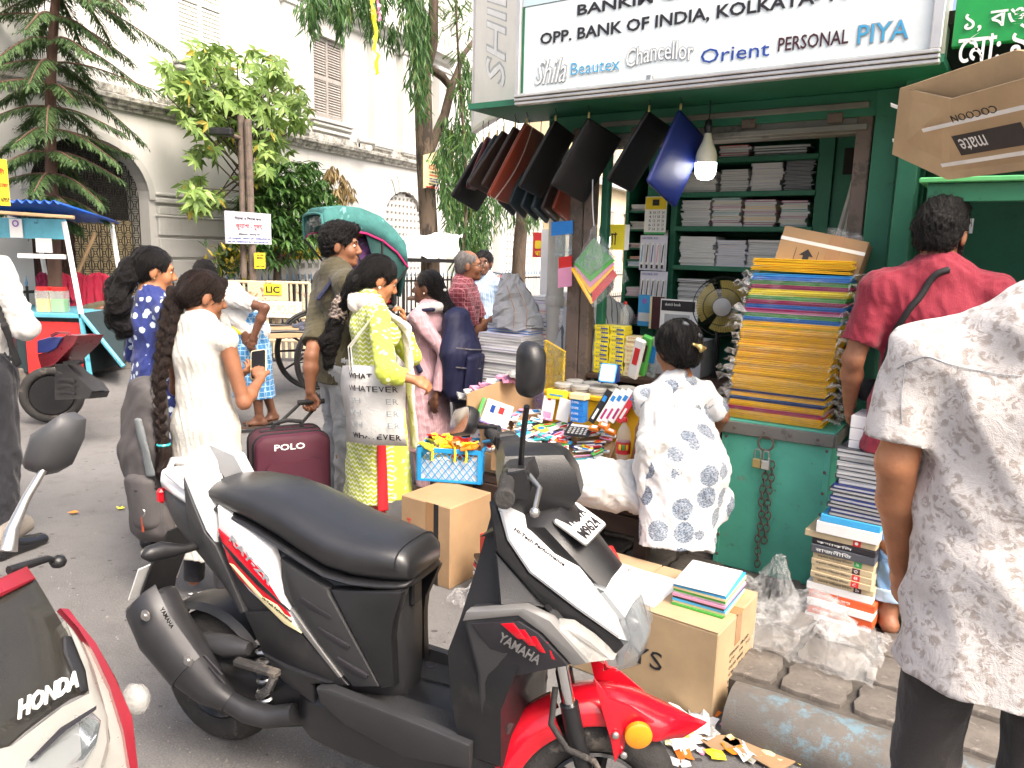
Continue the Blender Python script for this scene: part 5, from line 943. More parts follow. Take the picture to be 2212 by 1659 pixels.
g2=spart('signboard',sbox(1.94,4.4,.02,.06,2.42,3.3,.003),'sign_green',sh2)
for t_,bl,tr_ in(('১, বঙ্কিম',(2080,80),(2300,22)),('েমা: ৯৯৮',(2065,138),(2300,80))):
 s0,z0=SP(*bl,.015);s1,z1=SP(*tr_,.015);text(t_,SF(s0,z0-.0,.016),.34,.105,'ink_white',g2,bold=.012)
mat('ledge_green',(.1,.42,.16),.45);lz=SP(2060,388,.0)[1];spart('ledge',sbox(1.9,3.6,-.12,.3,lz-.02,lz,.004),'ledge_green',sh2);spart('ledge_rail',sbox(1.93,3.6,-.1,-.06,lz-.09,lz-.02,.003),'green_paint',sh2)
for k in range(5):
 z_=.5+.38*k;spart('shelf',sbox(2.4,4.4,1.1,1.5,z_-.02,z_),'green_paint',sh2)
 stack('shop_book','dim book on shelf %s inside the neighbouring shop, counted from below'%['one','two','three','four','five'][k],'book',MS@TR((2.72,1.3,z_)),9,.3,.24,.03,['paper','paper_grey','pl_cream'],seed=90+k);stack('shop_volume','book in the far pile on shelf %s of the neighbouring shop'%['one','two','three','four','five'][k],'book',MS@TR((3.1,1.28,z_)),8,.3,.24,.032,['pl_white','pl_sky','paper','pl_red'],seed=120+k)
for k,(x,y)in enumerate(((2065,425),(2065,460),(2080,490))):o,*_=card('paper_notice',['topmost','middle','lowest'][k]+' white paper notice hanging in the dark neighbouring shop','notice',(x-20,y-18),(x+20,y+14),.5,'paper')
for k,(x,c)in enumerate(((2120,'yellow'),(2140,'blue'),(2165,'yellow'),(2185,'navy'))):o=MB().lathe([(.001,-.03),(.02,-.025),(.03,0),(.02,.025),(.001,.03)],12,TR(SQ(x,410-k*3,.2))).build('toy_ball','pl_'+c,None,60);tag(o,['first yellow','light blue','second yellow','dark blue'][k]+' ball hanging under the ledge of the neighbouring shop','ball')
A0,B0,C0=P(2050,387,2.72),P(1930,332,2.98),P(2330,352,2.18);A1,B1=P(2055,214,2.5),P(1947,190,2.8);up_=A1-A0;C1=C0+up_*1.0;D0=B0+(C0-A0);D1=B1+(C1-A1)
ob=thing('upturned_carton','open brown carton with an inverted arrow lying on the green ledge','carton',A0.lerp(D0,.5));
for q,nm in(((A0,C0,C1,A1),'long_side'),((B0,A0,A1,B1),'end_side'),((D0,B0,B1,D1),'long_side'),((A0,B0,D0,C0),'bottom'),((C0,D0,D1,C1),'end_side')):slab(q,-.006).build(nm,'cardboard_pale',ob)
Me=frame(B0,A0-B0,B1-B0);we=(A0-B0).length;he=(B1-B0).length;Ml=frame(A0,C0-A0,A1-A0);wl=(C0-A0).length
for q in(.2,.7):
 MB().box(we,he*.05,.001,(we/2,he*q,.001),Me).build('strap','ink_white',ob);MB().box(wl,he*.05,.001,(wl/2,he*q,.001),Ml).build('strap','ink_white',ob)
for x,z0,z1 in((.2,.28,.62),(.5,.26,.62)):MB().box(we*.27,he*(z1-z0),.0008,(we*(x+.13),he*(z0+z1)/2,.0012),Me).build('label_panel','paper' if x<.3 else 'cardboard_pale',ob)
MB().prism([((.035-x)*1.1+we*.62,he*.58-y*1.1)for x,y in ar],.001,Me@TR((0,0,.0018))).build('arrow','ink_black',ob)
MB().box(.3,he*.26,.001,(.27,he*.42,.0014),Ml).build('print_block','ink_black',ob);text('mate',Ml@TR((.26,he*.5,.002),math.pi),.12,he*.16,'ink_white',ob,depth=.0006);text('COCOON',Ml@TR((.36,he*.8,.0012),math.pi),.2,he*.09,'ink_black',ob,depth=.0006)
q0=G(1842,1372,.1);Mv=TR(q0+V((.02,.15,0)),AZ_S-.05);z_=0
def vol(h,cov,lab,w_=.26,txt=None,tm='ink_white',numc=None,cat='book',dx=0,pag='page_edge'):
 global z_
 M2=Mv@TR((dx+rng.uniform(-.008,.008),rng.uniform(-.008,.008),z_),rng.uniform(-.03,.03));o=thing('book',lab,cat,M2@V((0,0,0)),AZ_S,'books piled on the pavement');b_=MB();c_=.003
 b_.box(w_,.2,c_,(0,0,c_/2));b_.box(w_,.2,c_,(0,0,h-c_/2));b_.box(w_,c_,h-2*c_,(0,-.1+c_/2,h/2));b_.build('cover',cov,o)if 0 else MB().box(w_,.2,h,(0,0,h/2),M2,b=.002).build('cover',cov,o)
 if txt:text(txt,face(M2,-w_*.42,-.1006,h*.25),w_*.56,h*.5,tm,o,depth=.0005)
 if numc:MB().box(.03,.001,h*.92,(w_*.24,-.1005,h/2),M2).build('number_block',numc[0],o);text(numc[1],face(M2,w_*.24-.008,-.1014,h*.25),.014,h*.5,'ink_white',o,depth=.0004)
 z_+=h+.001
mat('spine_cream',(.5,.4,.25),.6);mat('spine_red',(.62,.1,.03),.5)
for k in range(2):
 vol(.03,'paper','%s thick white page block of the red lettered volumes'%['lower','upper'][k]);vol(.034,'spine_red','%s red volume with white Bengali lettering near the pavement'%['lower','upper'][k],txt='বিবেকানন্দ রচনা সমগ্র')
vol(.032,'paper','white page block under the cream numbered volumes')
for k,(c,n_)in enumerate((('ink_maroon','১'),('ink_red','৫'),('ink_red','৪'),('ink_maroon','৩'),('ink_green','২'))):vol(.026,'spine_cream','cream history volume with %s number block, %s in the set from below'%(['purple','red','red','dark red','green'][k],['first','second','third','fourth','fifth'][k]),txt='বাঙ্গালা সািহেত্যর ইিতহাস',tm='ink_black',numc=(c,n_),w_=.24)
vol(.034,'dark_cover','charcoal hardback with white lettering over the cream volumes',txt='রাজনীিত',w_=.25);vol(.026,'ink_black','black paperback with lettering on the pavement pile',txt='কথাকিল',w_=.25);vol(.028,'spine_cream','tan book with red mark lying on the black paperback',w_=.28,dx=-.02,numc=('ink_red',' .'));vol(.05,'pl_white','white and orange activity book on the pavement pile',w_=.24);vol(.03,'pl_sky','light blue printed magazine on the pavement pile',w_=.23,dx=.01)
zz=z_
stack('dark_book','dark paperback in the upper pavement pile beside the trunk','book',Mv@TR((.03,.0,zz)),8,.22,.2,.016,['dark_cover','pl_navy','dark_cover'],seed=101);stack('grey_book','grey book in the pile under the white cartons','book',Mv@TR((.04,.03,zz+.135)),8,.22,.2,.018,['paper_grey','dark_cover'],seed=102)
for k in range(3):o=MB().box(.2,.18,.05,(.06,.05,zz+.29+k*.052),Mv,b=.002).build('white_carton','paper');tag(o,ORD(k,3)+'white carton with red lettering behind the red polo shirt','carton');text('CAMEL',face(Mv,.02,-.041,zz+.28+k*.052),.05,.016,'ink_red',o,depth=.0005)
r_=random.Random(11)
c_=G(1745,1370,.12)
for k,(cc_,sx,sy,hh,lab)in enumerate(((G(1730,1380,.12),.3,.22,.2,'large clear polythene bag lying on the pavement before the trunk'),(G(1660,1300,.12),.14,.12,.22,'clear polythene sheet slumped between carton and trunk'),(G(1015,1300,0),.09,.08,.1,'small clear bag on the road behind the scooter'))):
 def fn(a,b_):
  h=max(0,1-(2*a-1)**2)*max(0,1-(2*b_-1)**2);return cc_+V((ES[0],ES[1],0))*((a-.5)*2*sx)+V((NS[0],NS[1],0))*((b_-.5)*2*sy)+V((0,0,.012+hh*h**.8*(.7+.3*math.sin(9*a+4*b_))))
 crumple('plastic_bag',lab,fn,30,22,'film_bag',.007 if k<2 else.004,None,'bag',30+k)
 if k==0:crumple('inner_bag','second bag crumpled inside the large clear polythene bag',lambda a,b_:fn(.2+.6*a,.2+.6*b_)-V((0,0,.02)),12,9,'film_bag',.02,None,'bag',41)
crumple('white_sheet','crumpled white plastic sheet under the edge of the big carton',lambda a,b_:G(1420+110*a,1530+50*b_+25*a,.0)+V((0,0,.012+.02*math.sin(5*a)**2)),9,5,'pl_white',.004,None,'sheet',33)
for k in range(84):
 x,y=(r_.uniform(1440,1850),r_.uniform(1545,1655))if k<62 else(r_.uniform(150,1000),r_.uniform(850,1400));p_=G(x,y,.004);sz_=r_.uniform(.012,.045)if k<62 else r_.uniform(.012,.03);c=['white','cream','pink','orange','white','grey','white','lemon'][k%8];a0=r_.uniform(0,6)
 crumple('paper_scrap','%s paper scrap littered on the %s'%(c,'ground beside the kerb' if k<62 else 'open road'),lambda a,b_:p_+V((math.cos(a0)*(a-.5)-math.sin(a0)*(b_-.5),math.sin(a0)*(a-.5)+math.cos(a0)*(b_-.5),0))*sz_*1.6+V((0,0,.004+.3*sz_*abs(math.sin(4*a+k)))),3,2,'paper' if c=='white' else 'pl_'+c,sz_*.1,None,'scrap',k,'paper scraps by the kerb' if k<62 else 'scraps on the road')
for k,(a_,b_,c_,d_,mt,lab)in enumerate((((1560,1600),(1600,1570),(1730,1640),(1680,1670),'cardboard','torn corrugated board lying by the kerb'),((1500,1590),(1590,1590),(1600,1610),(1545,1625),'cardboard','flat brown board scrap next to the big carton'),((1690,1570),(1765,1578),(1768,1628),(1700,1615),'pl_green','green printed snack packet leaning on the kerb'))):
 o=slab([G(*q,.012+(.05 if k==2 and i>1 else.0)*0)for i,q in enumerate((a_,d_,c_,b_))],.004).build(['board_scrap','board_scrap','snack_packet'][k],mt);tag(o,lab,'scrap' if k<2 else 'packet')
 if k==2:slab([G(*q,.018)for q in((1715,1578),(1712,1605),(1735,1610),(1738,1580))],.001).build('print','pl_sky',o);slab([G(*q,.018)for q in((1740,1600),(1738,1618),(1755,1622),(1758,1600))],.001).build('print','pl_lemon',o)
o=MB().tube([G(x,y,.02)for x,y in((1620,1590),(1680,1600),(1720,1625),(1760,1640),(1810,1665))],.008,5,sq=(1,.3)).build('pink_ribbon','pl_pink');tag(o,'pink ribbon trailing over the litter by the kerb','ribbon')
# ================================================================ soft bodies: blended solids turned into one continuous surface
def Ec(a,b,ra,rb,ux=(1,0,0),flat=(0,0),k=.02,sub=False):
 f=lambda r_:tuple(r_)if isinstance(r_,(tuple,list))else(r_,r_)
 return(np.array(a,float),np.array(b,float),f(ra),f(rb),np.array(ux,float),flat,k,sub)
def El(c,r3,Rm=None,k=.02,sub=False):
 """ellipsoid: centre, three radii, optional 3x3 axes"""
 A=np.array(Rm)if Rm is not None else np.eye(3)
 return('ell',np.array(c,float),np.array(r3,float),A,k,sub)
def _dist(p,X,Y,Z):
 if p[0]is not None and isinstance(p[0],str):
  _,c,r3,A,k,sub=p;x,y,z=X-c[0],Y-c[1],Z-c[2]
  u=x*A[0,0]+y*A[1,0]+z*A[2,0];v_=x*A[0,1]+y*A[1,1]+z*A[2,1];w_=x*A[0,2]+y*A[1,2]+z*A[2,2]
  q=np.sqrt((u/r3[0])**2+(v_/r3[1])**2+(w_/r3[2])**2);q2=np.sqrt((u/r3[0]**2)**2+(v_/r3[1]**2)**2+(w_/r3[2]**2)**2)+1e-9
  return q*(q-1)/q2
 a,b,ra,rb,ux,flat,k,sub=p;d=b-a;L=np.linalg.norm(d)+1e-9;d=d/L
 ux=ux-d*ux.dot(d)
 if np.linalg.norm(ux)<1e-3:ux=np.array([0.,1.,0.])-d*d[1]
 ux=ux/np.linalg.norm(ux);uy=np.cross(d,ux);x,y,z=X-a[0],Y-a[1],Z-a[2]
 t=x*d[0]+y*d[1]+z*d[2];tc=np.clip(t,0,L);u=tc/L
 rx=ra[0]+(rb[0]-ra[0])*u;ry=ra[1]+(rb[1]-ra[1])*u;mr=np.minimum(rx,ry)
 px=x*ux[0]+y*ux[1]+z*ux[2];py=x*uy[0]+y*uy[1]+z*uy[2];e=t-tc
 e=np.where((e<0)&bool(flat[0])|(e>0)&bool(flat[1]),0,e)
 q=np.sqrt((px/rx)**2+(py/ry)**2+(e/mr)**2);q2=np.sqrt((px/rx**2)**2+(py/ry**2)**2+(e/mr**2)**2)+1e-9
 D=q*(q-1)/q2;D=np.where(q<.05,-mr,D)
 if flat[0]:D=np.maximum(D,-t)
 if flat[1]:D=np.maximum(D,t-L)
 return D
def _bb(p):
 if isinstance(p[0],str):m=p[2].max();return p[1]-m,p[1]+m,p[4],p[5]
 m=max(max(p[2]),max(p[3]));return np.minimum(p[0],p[1])-m,np.maximum(p[0],p[1])+m,p[6],p[7]
def solid(prims,vox):
 bbs=[_bb(p)for p in prims];lo=np.min([b[0]for b in bbs if not b[3]],0)-3*vox;hi=np.max([b[1]for b in bbs if not b[3]],0)+3*vox
 n=np.ceil((hi-lo)/vox).astype(int)+1;F=np.full(n,.12,np.float32)
 ax=[(lo[i]+vox*np.arange(n[i])).astype(np.float32)for i in range(3)]
 for p,(b0,b1,k,sub)in zip(prims,bbs):
  i0=np.maximum(0,((b0-lo-k-.03)/vox).astype(int));i1=np.minimum(n,((b1-lo+k+.03)/vox).astype(int)+2)
  if(i1<=i0).any():continue
  s=tuple(slice(a,b)for a,b in zip(i0,i1));D=_dist(p,ax[0][s[0]][:,None,None],ax[1][s[1]][None,:,None],ax[2][s[2]][None,None,:]).astype(np.float32);A=F[s]
  if sub:
   h=np.clip(.5-.5*(A+D)/k,0,1);F[s]=A+(-D-A)*h+k*h*(1-h)
  else:
   h=np.clip(.5+.5*(D-A)/k,0,1);F[s]=D+(A-D)*h-k*h*(1-h)
 S=F<0;C=S[:-1,:-1,:-1].astype(np.int8)
 for dx in(0,1):
  for dy in(0,1):
   for dz in(0,1):
    if dx or dy or dz:C=C+S[dx:n[0]-1+dx,dy:n[1]-1+dy,dz:n[2]-1+dz]
 act=(C>0)&(C<8);idx=np.full(act.shape,-1,np.int64);cells=np.argwhere(act);idx[act]=np.arange(len(cells))
 acc=np.zeros((len(cells),3));cnt=np.zeros(len(cells));co=[(0,0,0),(1,0,0),(0,1,0),(1,1,0),(0,0,1),(1,0,1),(0,1,1),(1,1,1)]
 val=np.stack([F[cells[:,0]+a,cells[:,1]+b,cells[:,2]+c]for a,b,c in co],1)
 for i,j in((0,1),(2,3),(4,5),(6,7),(0,2),(1,3),(4,6),(5,7),(0,4),(1,5),(2,6),(3,7)):
  a,b=val[:,i],val[:,j];m=(a<0)!=(b<0);t=np.where(m,a/np.where(m,a-b,1),0)
  pt=np.array(co[i])+t[:,None]*(np.array(co[j])-np.array(co[i]));acc+=np.where(m[:,None],pt,0);cnt+=m
 vs_=lo+vox*(cells+acc/cnt[:,None]);fs=[]
 for axs in range(3):
  o1,o2=[q for q in range(3)if q!=axs];A=np.take(S,range(0,n[axs]-1),axs);B=np.take(S,range(1,n[axs]),axs);E_=np.argwhere(A!=B)
  E_=E_[(E_[:,o1]>0)&(E_[:,o2]>0)&(E_[:,o1]<n[o1]-1)&(E_[:,o2]<n[o2]-1)];neg=A[tuple(E_.T)]
  q=[]
  for d1,d2 in((0,0),(1,0),(1,1),(0,1)):
   e=E_.copy();e[:,o1]-=d1;e[:,o2]-=d2;q.append(idx[tuple(e.T)])
  q=np.stack(q,1);flip=neg if axs!=1 else~neg;q[~flip]=q[~flip][:,::-1];fs.append(q)
 fs=np.concatenate(fs);fs=fs[(fs>=0).all(1)];return vs_,fs
def normals(v_,f):
 a,b,c,d=(v_[f[:,i]]for i in range(4));n=np.cross(c-a,d-b);N=np.zeros_like(v_)
 for i in range(4):np.add.at(N,f[:,i],n)
 return N/(np.linalg.norm(N,axis=1)[:,None]+1e-9)
def folds(v_,f,amp,fr=(30,30,8),seed=0,n=7,ridge=True):
 """push the surface in and out along itself so it creases like cloth"""
 q=np.random.RandomState(seed);h=np.zeros(len(v_));wob=np.zeros_like(v_)
 for i in range(3):k=q.normal(size=3)*7;wob[:,i]=.06*np.sin(v_@k+q.uniform(0,6))
 p=v_+wob
 for i in range(n):
  k=q.normal(size=3)*np.array(fr);s=np.sin(p@k+q.uniform(0,6));h+=(1-2*np.abs(s))if ridge and i%2 else s
 k=q.normal(size=(4,3))*np.array(fr)*2.3;h2=sum(1-2*np.abs(np.sin(p@w_+i))for i,w_ in enumerate(k));return v_+normals(v_,f)*((h/math.sqrt(n)+(.25*h2 if ridge else 0))*amp)[:,None]
def blob(name,prims,vox,mt,parent,amp=0,fr=(30,30,8),seed=0,ridge=True):
 v_,f=solid(prims,vox)
 if amp:v_=folds(v_,f,amp,fr,seed,7,ridge)
 return obj(name,v_,f,mt,parent,True,None,False,True)
for n_,c in(('skin_tan',(.4,.17,.08)),('skin_brown',(.27,.115,.06)),('skin_dark',(.13,.055,.03))):mat(n_,c,.5,var=.12,vsc=9,bump=.15,bs=120,rvar=.08,c2=tuple(x*.72 for x in c),th=.5,c2s=11,tw=.3)
def m_hair(name,c,r=.38):
 g=NG(name);n=g.noise(60,4,.6,g.map((3,3,.35)));n3=g.noise(160,3,.6,g.map((3,3,.25)));g.bump(g.math('ADD',n,n3),.9,.01);cc=g.mix(g.ramp(n3,.3,.75),c,tuple(x*2.4 for x in c));return reg(name,g.out(Base__Color=cc,Roughness=r,Specular__IOR__Level=.28))
m_hair('hair_black',(.005,.0042,.0042),.42);m_hair('hair_brown',(.011,.006,.0045),.42);m_hair('hair_grey',(.13,.12,.115),.6)
def m_cloth(name,base,pat=None,r=.85,weave=500):
 g=NG(name);n=g.noise(weave,2,.5);n2=g.noise(5,5,.6);cc=g.mix(g.ramp(n2,.3,.7),tuple(x*.9 for x in base),base)
 if pat:cc=pat(g,cc)
 g.bump(g.math('MULTIPLY_ADD',n,.25,g.math('ADD',g.noise(22,6,.7,None,.8),g.noise(9,4,.6,g.map((1,1,.4)),1.5))),.45,.014);return reg(name,g.out(Base__Color=cc,Roughness=r,Sheen__Weight=.15))
def spots(sc_,th,cols,keep=.3,dist=.3,co=None,seed=0):
 def f(g,cc):
  v_=g.map((1,1,1),co=None);w_=g.n('TexNoise',Vector=v_,Scale=sc_*1.3,Detail=2.0);mx=g.n('Mix',_data_type='VECTOR');g.set(mx.inputs[0],.0);
  vo=g.n('TexVoronoi',Vector=g.n('VectorMath',_operation='MULTIPLY_ADD',**{}).outputs[0]if 0 else v_,Scale=sc_,Randomness=.85);d_=g.math('MULTIPLY_ADD',g.noise(sc_*5,3,.6),dist,vo.outputs['Distance']);rr=g.xyz(vo.outputs['Color'])
  m_=g.math('MULTIPLY',g.math('LESS_THAN',d_,th),g.math('GREATER_THAN',rr[0],keep));c_=g.mix(rr[1],cols[0],cols[1]);return g.mix(m_,cc,c_)
 return f
def lines(axis,freq,w_,col,a=1.0):
 def f(g,cc):
  x=g.xyz()[axis];s=g.math('FRACT',g.math('MULTIPLY',x,freq));return g.mix(g.math('MULTIPLY',g.math('LESS_THAN',s,w_),a),cc,col)
 return f
def both(*fs):
 def f(g,cc):
  for q in fs:cc=q(g,cc)
  return cc
 return f
def zigzag(g,cc):
 x,y,z=g.xyz()[:3];h=g.math('ADD',x,g.math('MULTIPLY',y,.8));tri=g.math('ABSOLUTE',g.math('SUBTRACT',g.math('FRACT',g.math('MULTIPLY',h,26)),.5));s=g.math('FRACT',g.math('ADD',g.math('MULTIPLY',z,42),g.math('MULTIPLY',tri,1.1)))
 return g.mix(g.math('LESS_THAN',s,.34),cc,(.75,.76,.6))
m_cloth('cloth_white',(.66,.65,.62));m_cloth('cloth_offwhite',(.62,.59,.53),spots(60,.3,((.68,.65,.58),(.7,.67,.6)),.4));m_cloth('cloth_bluefloral',(.014,.028,.17),spots(22,.5,((.6,.68,.74),(.5,.6,.7)),.2,.3))
m_cloth('cloth_zigzag',(.45,.52,.06),zigzag);m_cloth('cloth_lime',(.52,.6,.07),spots(30,.42,((.74,.76,.5),(.72,.74,.45)),.15,.2));m_cloth('cloth_flower',(.72,.66,.6),spots(24,.3,((.55,.12,.16),(.25,.3,.16)),.45,.3))
m_cloth('cloth_pink',(.6,.36,.4),lines(0,60,.12,(.7,.5,.53)));m_cloth('cloth_check',(.17,.022,.035),both(lines(2,30,.12,(.5,.22,.24),.7),lines(0,30,.12,(.5,.22,.24),.7),lines(1,30,.12,(.4,.16,.18),.5)));m_cloth('cloth_olive',(.065,.055,.026));m_cloth('cloth_black',(.011,.011,.016));m_cloth('cloth_charcoal',(.026,.022,.02));m_cloth('cloth_greytrouser',(.34,.36,.38));m_cloth('cloth_jeans',(.17,.3,.5),spots(7,.25,((.3,.42,.6),(.12,.22,.4)),.5,.5));m_cloth('cloth_polo',(.27,.014,.035),lines(0,130,.25,(.22,.012,.03)))
m_cloth('cloth_lungi',(.04,.2,.42),both(lines(2,22,.14,(.35,.5,.62)),lines(0,24,.14,(.3,.45,.6)),lines(1,24,.14,(.3,.45,.6))));m_cloth('cloth_purple',(.075,.02,.1));m_cloth('cloth_greyblue',(.055,.06,.095));m_cloth('cloth_bluestripe',(.34,.48,.68),lines(0,60,.4,(.55,.65,.78)));m_cloth('cloth_greystripe',(.55,.56,.56),lines(0,22,.2,(.12,.13,.15)))
def leafprint(g,cc):
 n=g.noise(46,3,.55,None,1.4);n2=g.noise(80,2,.5,None,1.0);vo=g.n('TexVoronoi',Scale=40.0,Vector=g.co).outputs['Distance'];k=g.math('MULTIPLY',g.ramp(n,.47,.53),g.ramp(vo,.62,.4));k2=g.ramp(n2,.5,.56)
 cc=g.mix(g.math('MULTIPLY',k2,.35),cc,(.5,.46,.43));return g.mix(k,cc,(.36,.315,.285))
m_cloth('cloth_leafprint',(.6,.565,.54),leafprint)
def bigdots(g,cc):
 vo=g.n('TexVoronoi',Vector=g.co,Scale=8.6,Randomness=.5);d_=g.math('MULTIPLY_ADD',g.noise(110,2,.5),.12,vo.outputs['Distance']);rr=g.xyz(vo.outputs['Color']);m_=g.math('LESS_THAN',d_,.47);tex=g.ramp(g.noise(120,2,.6,g.map((1,1,2.5))),.42,.58)
 return g.mix(g.math('MULTIPLY',m_,g.math('GREATER_THAN',rr[0],.03)),cc,g.mix(g.math('MULTIPLY',tex,.6),g.mix(rr[1],(.035,.075,.14),(.13,.16,.21)),(.5,.53,.56)))
m_cloth('cloth_bigdots',(.64,.635,.63),bigdots);mat('shoe_black',(.012,.012,.014),.25,coat=.3);mat('sandal',(.07,.045,.032),.6);mat('pearl',(.8,.78,.72),.2);mat('eye_white',(.7,.68,.65),.25);mat('lens',(.7,.75,.75),.05,alpha=.25);mat('lips',(.2,.06,.05),.4)
def rotm(yaw=0,pitch=0,roll=0):return np.array((Matrix.Rotation(yaw,3,'Z')@Matrix.Rotation(-pitch,3,'X')@Matrix.Rotation(roll,3,'Y')))
class Person:
 """joints in the figure's own frame: x to its right, y ahead, z up; origin between the feet"""
 def __init__(s,label,loc,rz,h=1.6,skin='skin_brown',fem=True,vox=.007,name='person',bend=0.0,hz=None,base=0):
  s.o=thing(name,label,'person',loc,rz);s.skin=skin;s.fem=fem;s.vox=vox;k=h/1.7;s.k=k;s.J=J={};a=V
  sw=.165 if fem else.19;J['pel']=a((0,0,.93*k));c,sn=math.cos(bend),math.sin(bend)
  def ub(x,y,z):z0=.93;return a((x*k,(y*c+(z-z0)*sn)*k,(z0+(z-z0)*c-y*sn)*k))
  s.ub=ub;J['wai']=ub(0,.0,1.08);J['che']=ub(0,.0,1.3);J['nek']=ub(0,-.015,1.445);J['head']=ub(0,.015,1.585)
  for sd,q in(('r',1),('l',-1)):
   J['sho'+sd]=ub(sw*q,-.01,1.368);J['elb'+sd]=ub((sw+.05)*q,-.03,1.1);J['wri'+sd]=ub((sw+.06)*q,.04,.86);J['hip'+sd]=a((.09*q*k,0,.9*k));J['kne'+sd]=a((.1*q*k,.01,.49*k));J['ank'+sd]=a((.1*q*k,-.02,.085*k));J['toe'+sd]=a((.12*q*k,.15*k,.03*k))
  s.hr=rotm();s.curl={'r':.5,'l':.5};s.hd={};s.palm={}
 def set(s,**kw):
  for k_,v_ in kw.items():s.J[k_]=V(v_)
  return s
 def head(s,yaw=0,pitch=0,roll=0,at=None):
  s.hr=rotm(yaw,pitch,roll)
  if at is not None:s.J['head']=V(at)
  return s
 def hp(s,x,y,z):return np.array(s.J['head'])+s.hr@(np.array((x,y,z))*s.k*(1.0 if s.fem else 1.03))
 def body(s,legs=True,arms='rl',beard=None,feet=True,torso=True,thick=1.0):
  J,k,h=s.J,s.k,s.hp;q=k;fm=.88 if s.fem else 1.04;p=[]
  A=s.hr
  p+=[El(h(0,-.014,.028),np.array((.074,.093,.088))*q,A),El(h(0,.03,-.028),np.array((.06,.06,.084))*q,A,.03),El(h(0,.046,-.083),np.array((.044,.042,.03))*q,A,.03),El(h(0,.08,-.092),np.array((.02,.018,.017))*q,A,.02)]
  for e in(-1,1):p+=[El(h(.034*e,.066,-.032),np.array((.028,.024,.03))*q,A,.02),El(h(.012*e,.1,-.034),np.array((.009,.01,.008))*q,A,.008),El(h(.077*e,-.006,-.012),np.array((.01,.021,.033))*q,A,.008),El(h(.031*e,.098,.004),np.array((.015,.014,.011))*q,A,.012,True)]
  p+=[Ec(h(0,.086,.012),h(0,.109,-.026),.009*q,.0135*q,k=.01),Ec(h(-.034,.079,.026),h(.034,.079,.026),.012*q,.012*q,k=.018),Ec(h(-.018,.09,-.058),h(.018,.09,-.058),.0075*q,.0075*q,k=.006),Ec(h(-.015,.09,-.071),h(.015,.09,-.071),.0085*q,.0085*q,k=.006)]
  p+=[Ec(h(0,-.022,-.06),J['nek'],.05*q*fm,.056*q*fm,k=.03)]
  if torso:
   ux=J['shor']-J['shol'];p+=[Ec(J['nek'],J['che'],(.07*q,.06*q),(.13*q*fm,.09*q),ux,k=.04),Ec(J['che'],J['wai'],(.135*q*fm,.095*q),(.115*q*fm,.08*q),ux,k=.03),Ec(J['wai'],J['pel'],(.115*q*fm,.08*q),(.14*q,.095*q),ux,k=.03),Ec(J['shol'],J['shor'],.048*q*fm,.048*q*fm,k=.04)]
  for sd in arms:
   S_,E_,W_=J['sho'+sd],J['elb'+sd],J['wri'+sd];p+=[Ec(S_,E_,.05*q*fm*thick,.036*q*fm*thick,k=.025),Ec(E_,E_.lerp(W_,.35),.037*q*fm*thick,.039*q*fm*thick,k=.02),Ec(E_.lerp(W_,.35),W_,.039*q*fm*thick,.024*q*fm,k=.02)]
   p+=s.hand(sd)
  if legs:
   for sd in 'rl':
    H_,K_,A_,T_=(J[n+sd]for n in('hip','kne','ank','toe'));p+=[Ec(H_,K_,.085*q,.052*q,k=.03),Ec(K_,K_.lerp(A_,.3)+V((0,-.012,0)),.05*q,.053*q,k=.02),Ec(K_.lerp(A_,.3)+V((0,-.012,0)),A_,.053*q,.034*q,k=.02)]
    if feet:
     f=(T_-A_);f.z=0;f.normalize();sdv=f.cross(V((0,0,1)));he=A_-f*(.035*q);he.z=T_.z+.005*q;p+=[Ec(A_,he,.034*q,.03*q,k=.02),Ec(he,T_.lerp(he,.35),(.032*q,.032*q),(.042*q,.024*q),sdv,k=.02),Ec(A_,T_.lerp(he,.35),.03*q,(.036*q),sdv,k=.02)]
     for i in range(5):b_=T_.lerp(he,.3)+sdv*((i-2)*.016*q*(1 if sd=='r' else-1));p.append(Ec(b_,T_+f*((.035-.011*i)*q)+sdv*((i-2)*.0165*q*(1 if sd=='r' else-1)),.013*q,(.0125 if i==0 else.0085)*q,k=.006))
  b=blob('body',p,s.vox,s.skin,s.o)
  for e in(-1,1):
   v_,f=MB(),0;v_.lathe([(.001,-.011),(.008,-.008),(.0115,0),(.008,.008),(.001,.011)],10);ey=obj('eye',np.array([h(.031*e,.079,.004)+A@(np.array(w_)*q*np.array((1,.8,.75)))for w_ in v_.v]),v_.f,'eye_white',s.o,True,None,False,True)
   v2=MB();v2.lathe([(.0052,0),(.0045,.0016),(.001,.002)],10);obj('iris',np.array([h(.031*e,.0872,.004)+A@(np.array((w_[0],w_[2],w_[1]))*q)for w_ in v2.v]),v2.f,'ink_black',s.o,True,None,False,True)
   v3=MB();v3.tube([(.016*e,.0905,.024),(.031*e,.091,.0295),(.047*e,.08,.024)],[.0035,.004,.002],6);obj('eyebrow',np.array([h(*w_)for w_ in v3.v]),v3.f,'hair_black',s.o,True,None,False,True)
  v4=MB();v4.tube([(-.021,.094,-.0635),(-.008,.0985,-.063),(0,.0985,-.0645),(.008,.0985,-.063),(.021,.094,-.0635)],[.002,.0045,.0045,.0045,.002],6);obj('lips',np.array([h(*w_)for w_ in v4.v]),v4.f,'lips',s.o,True,None,False,True)
  return b
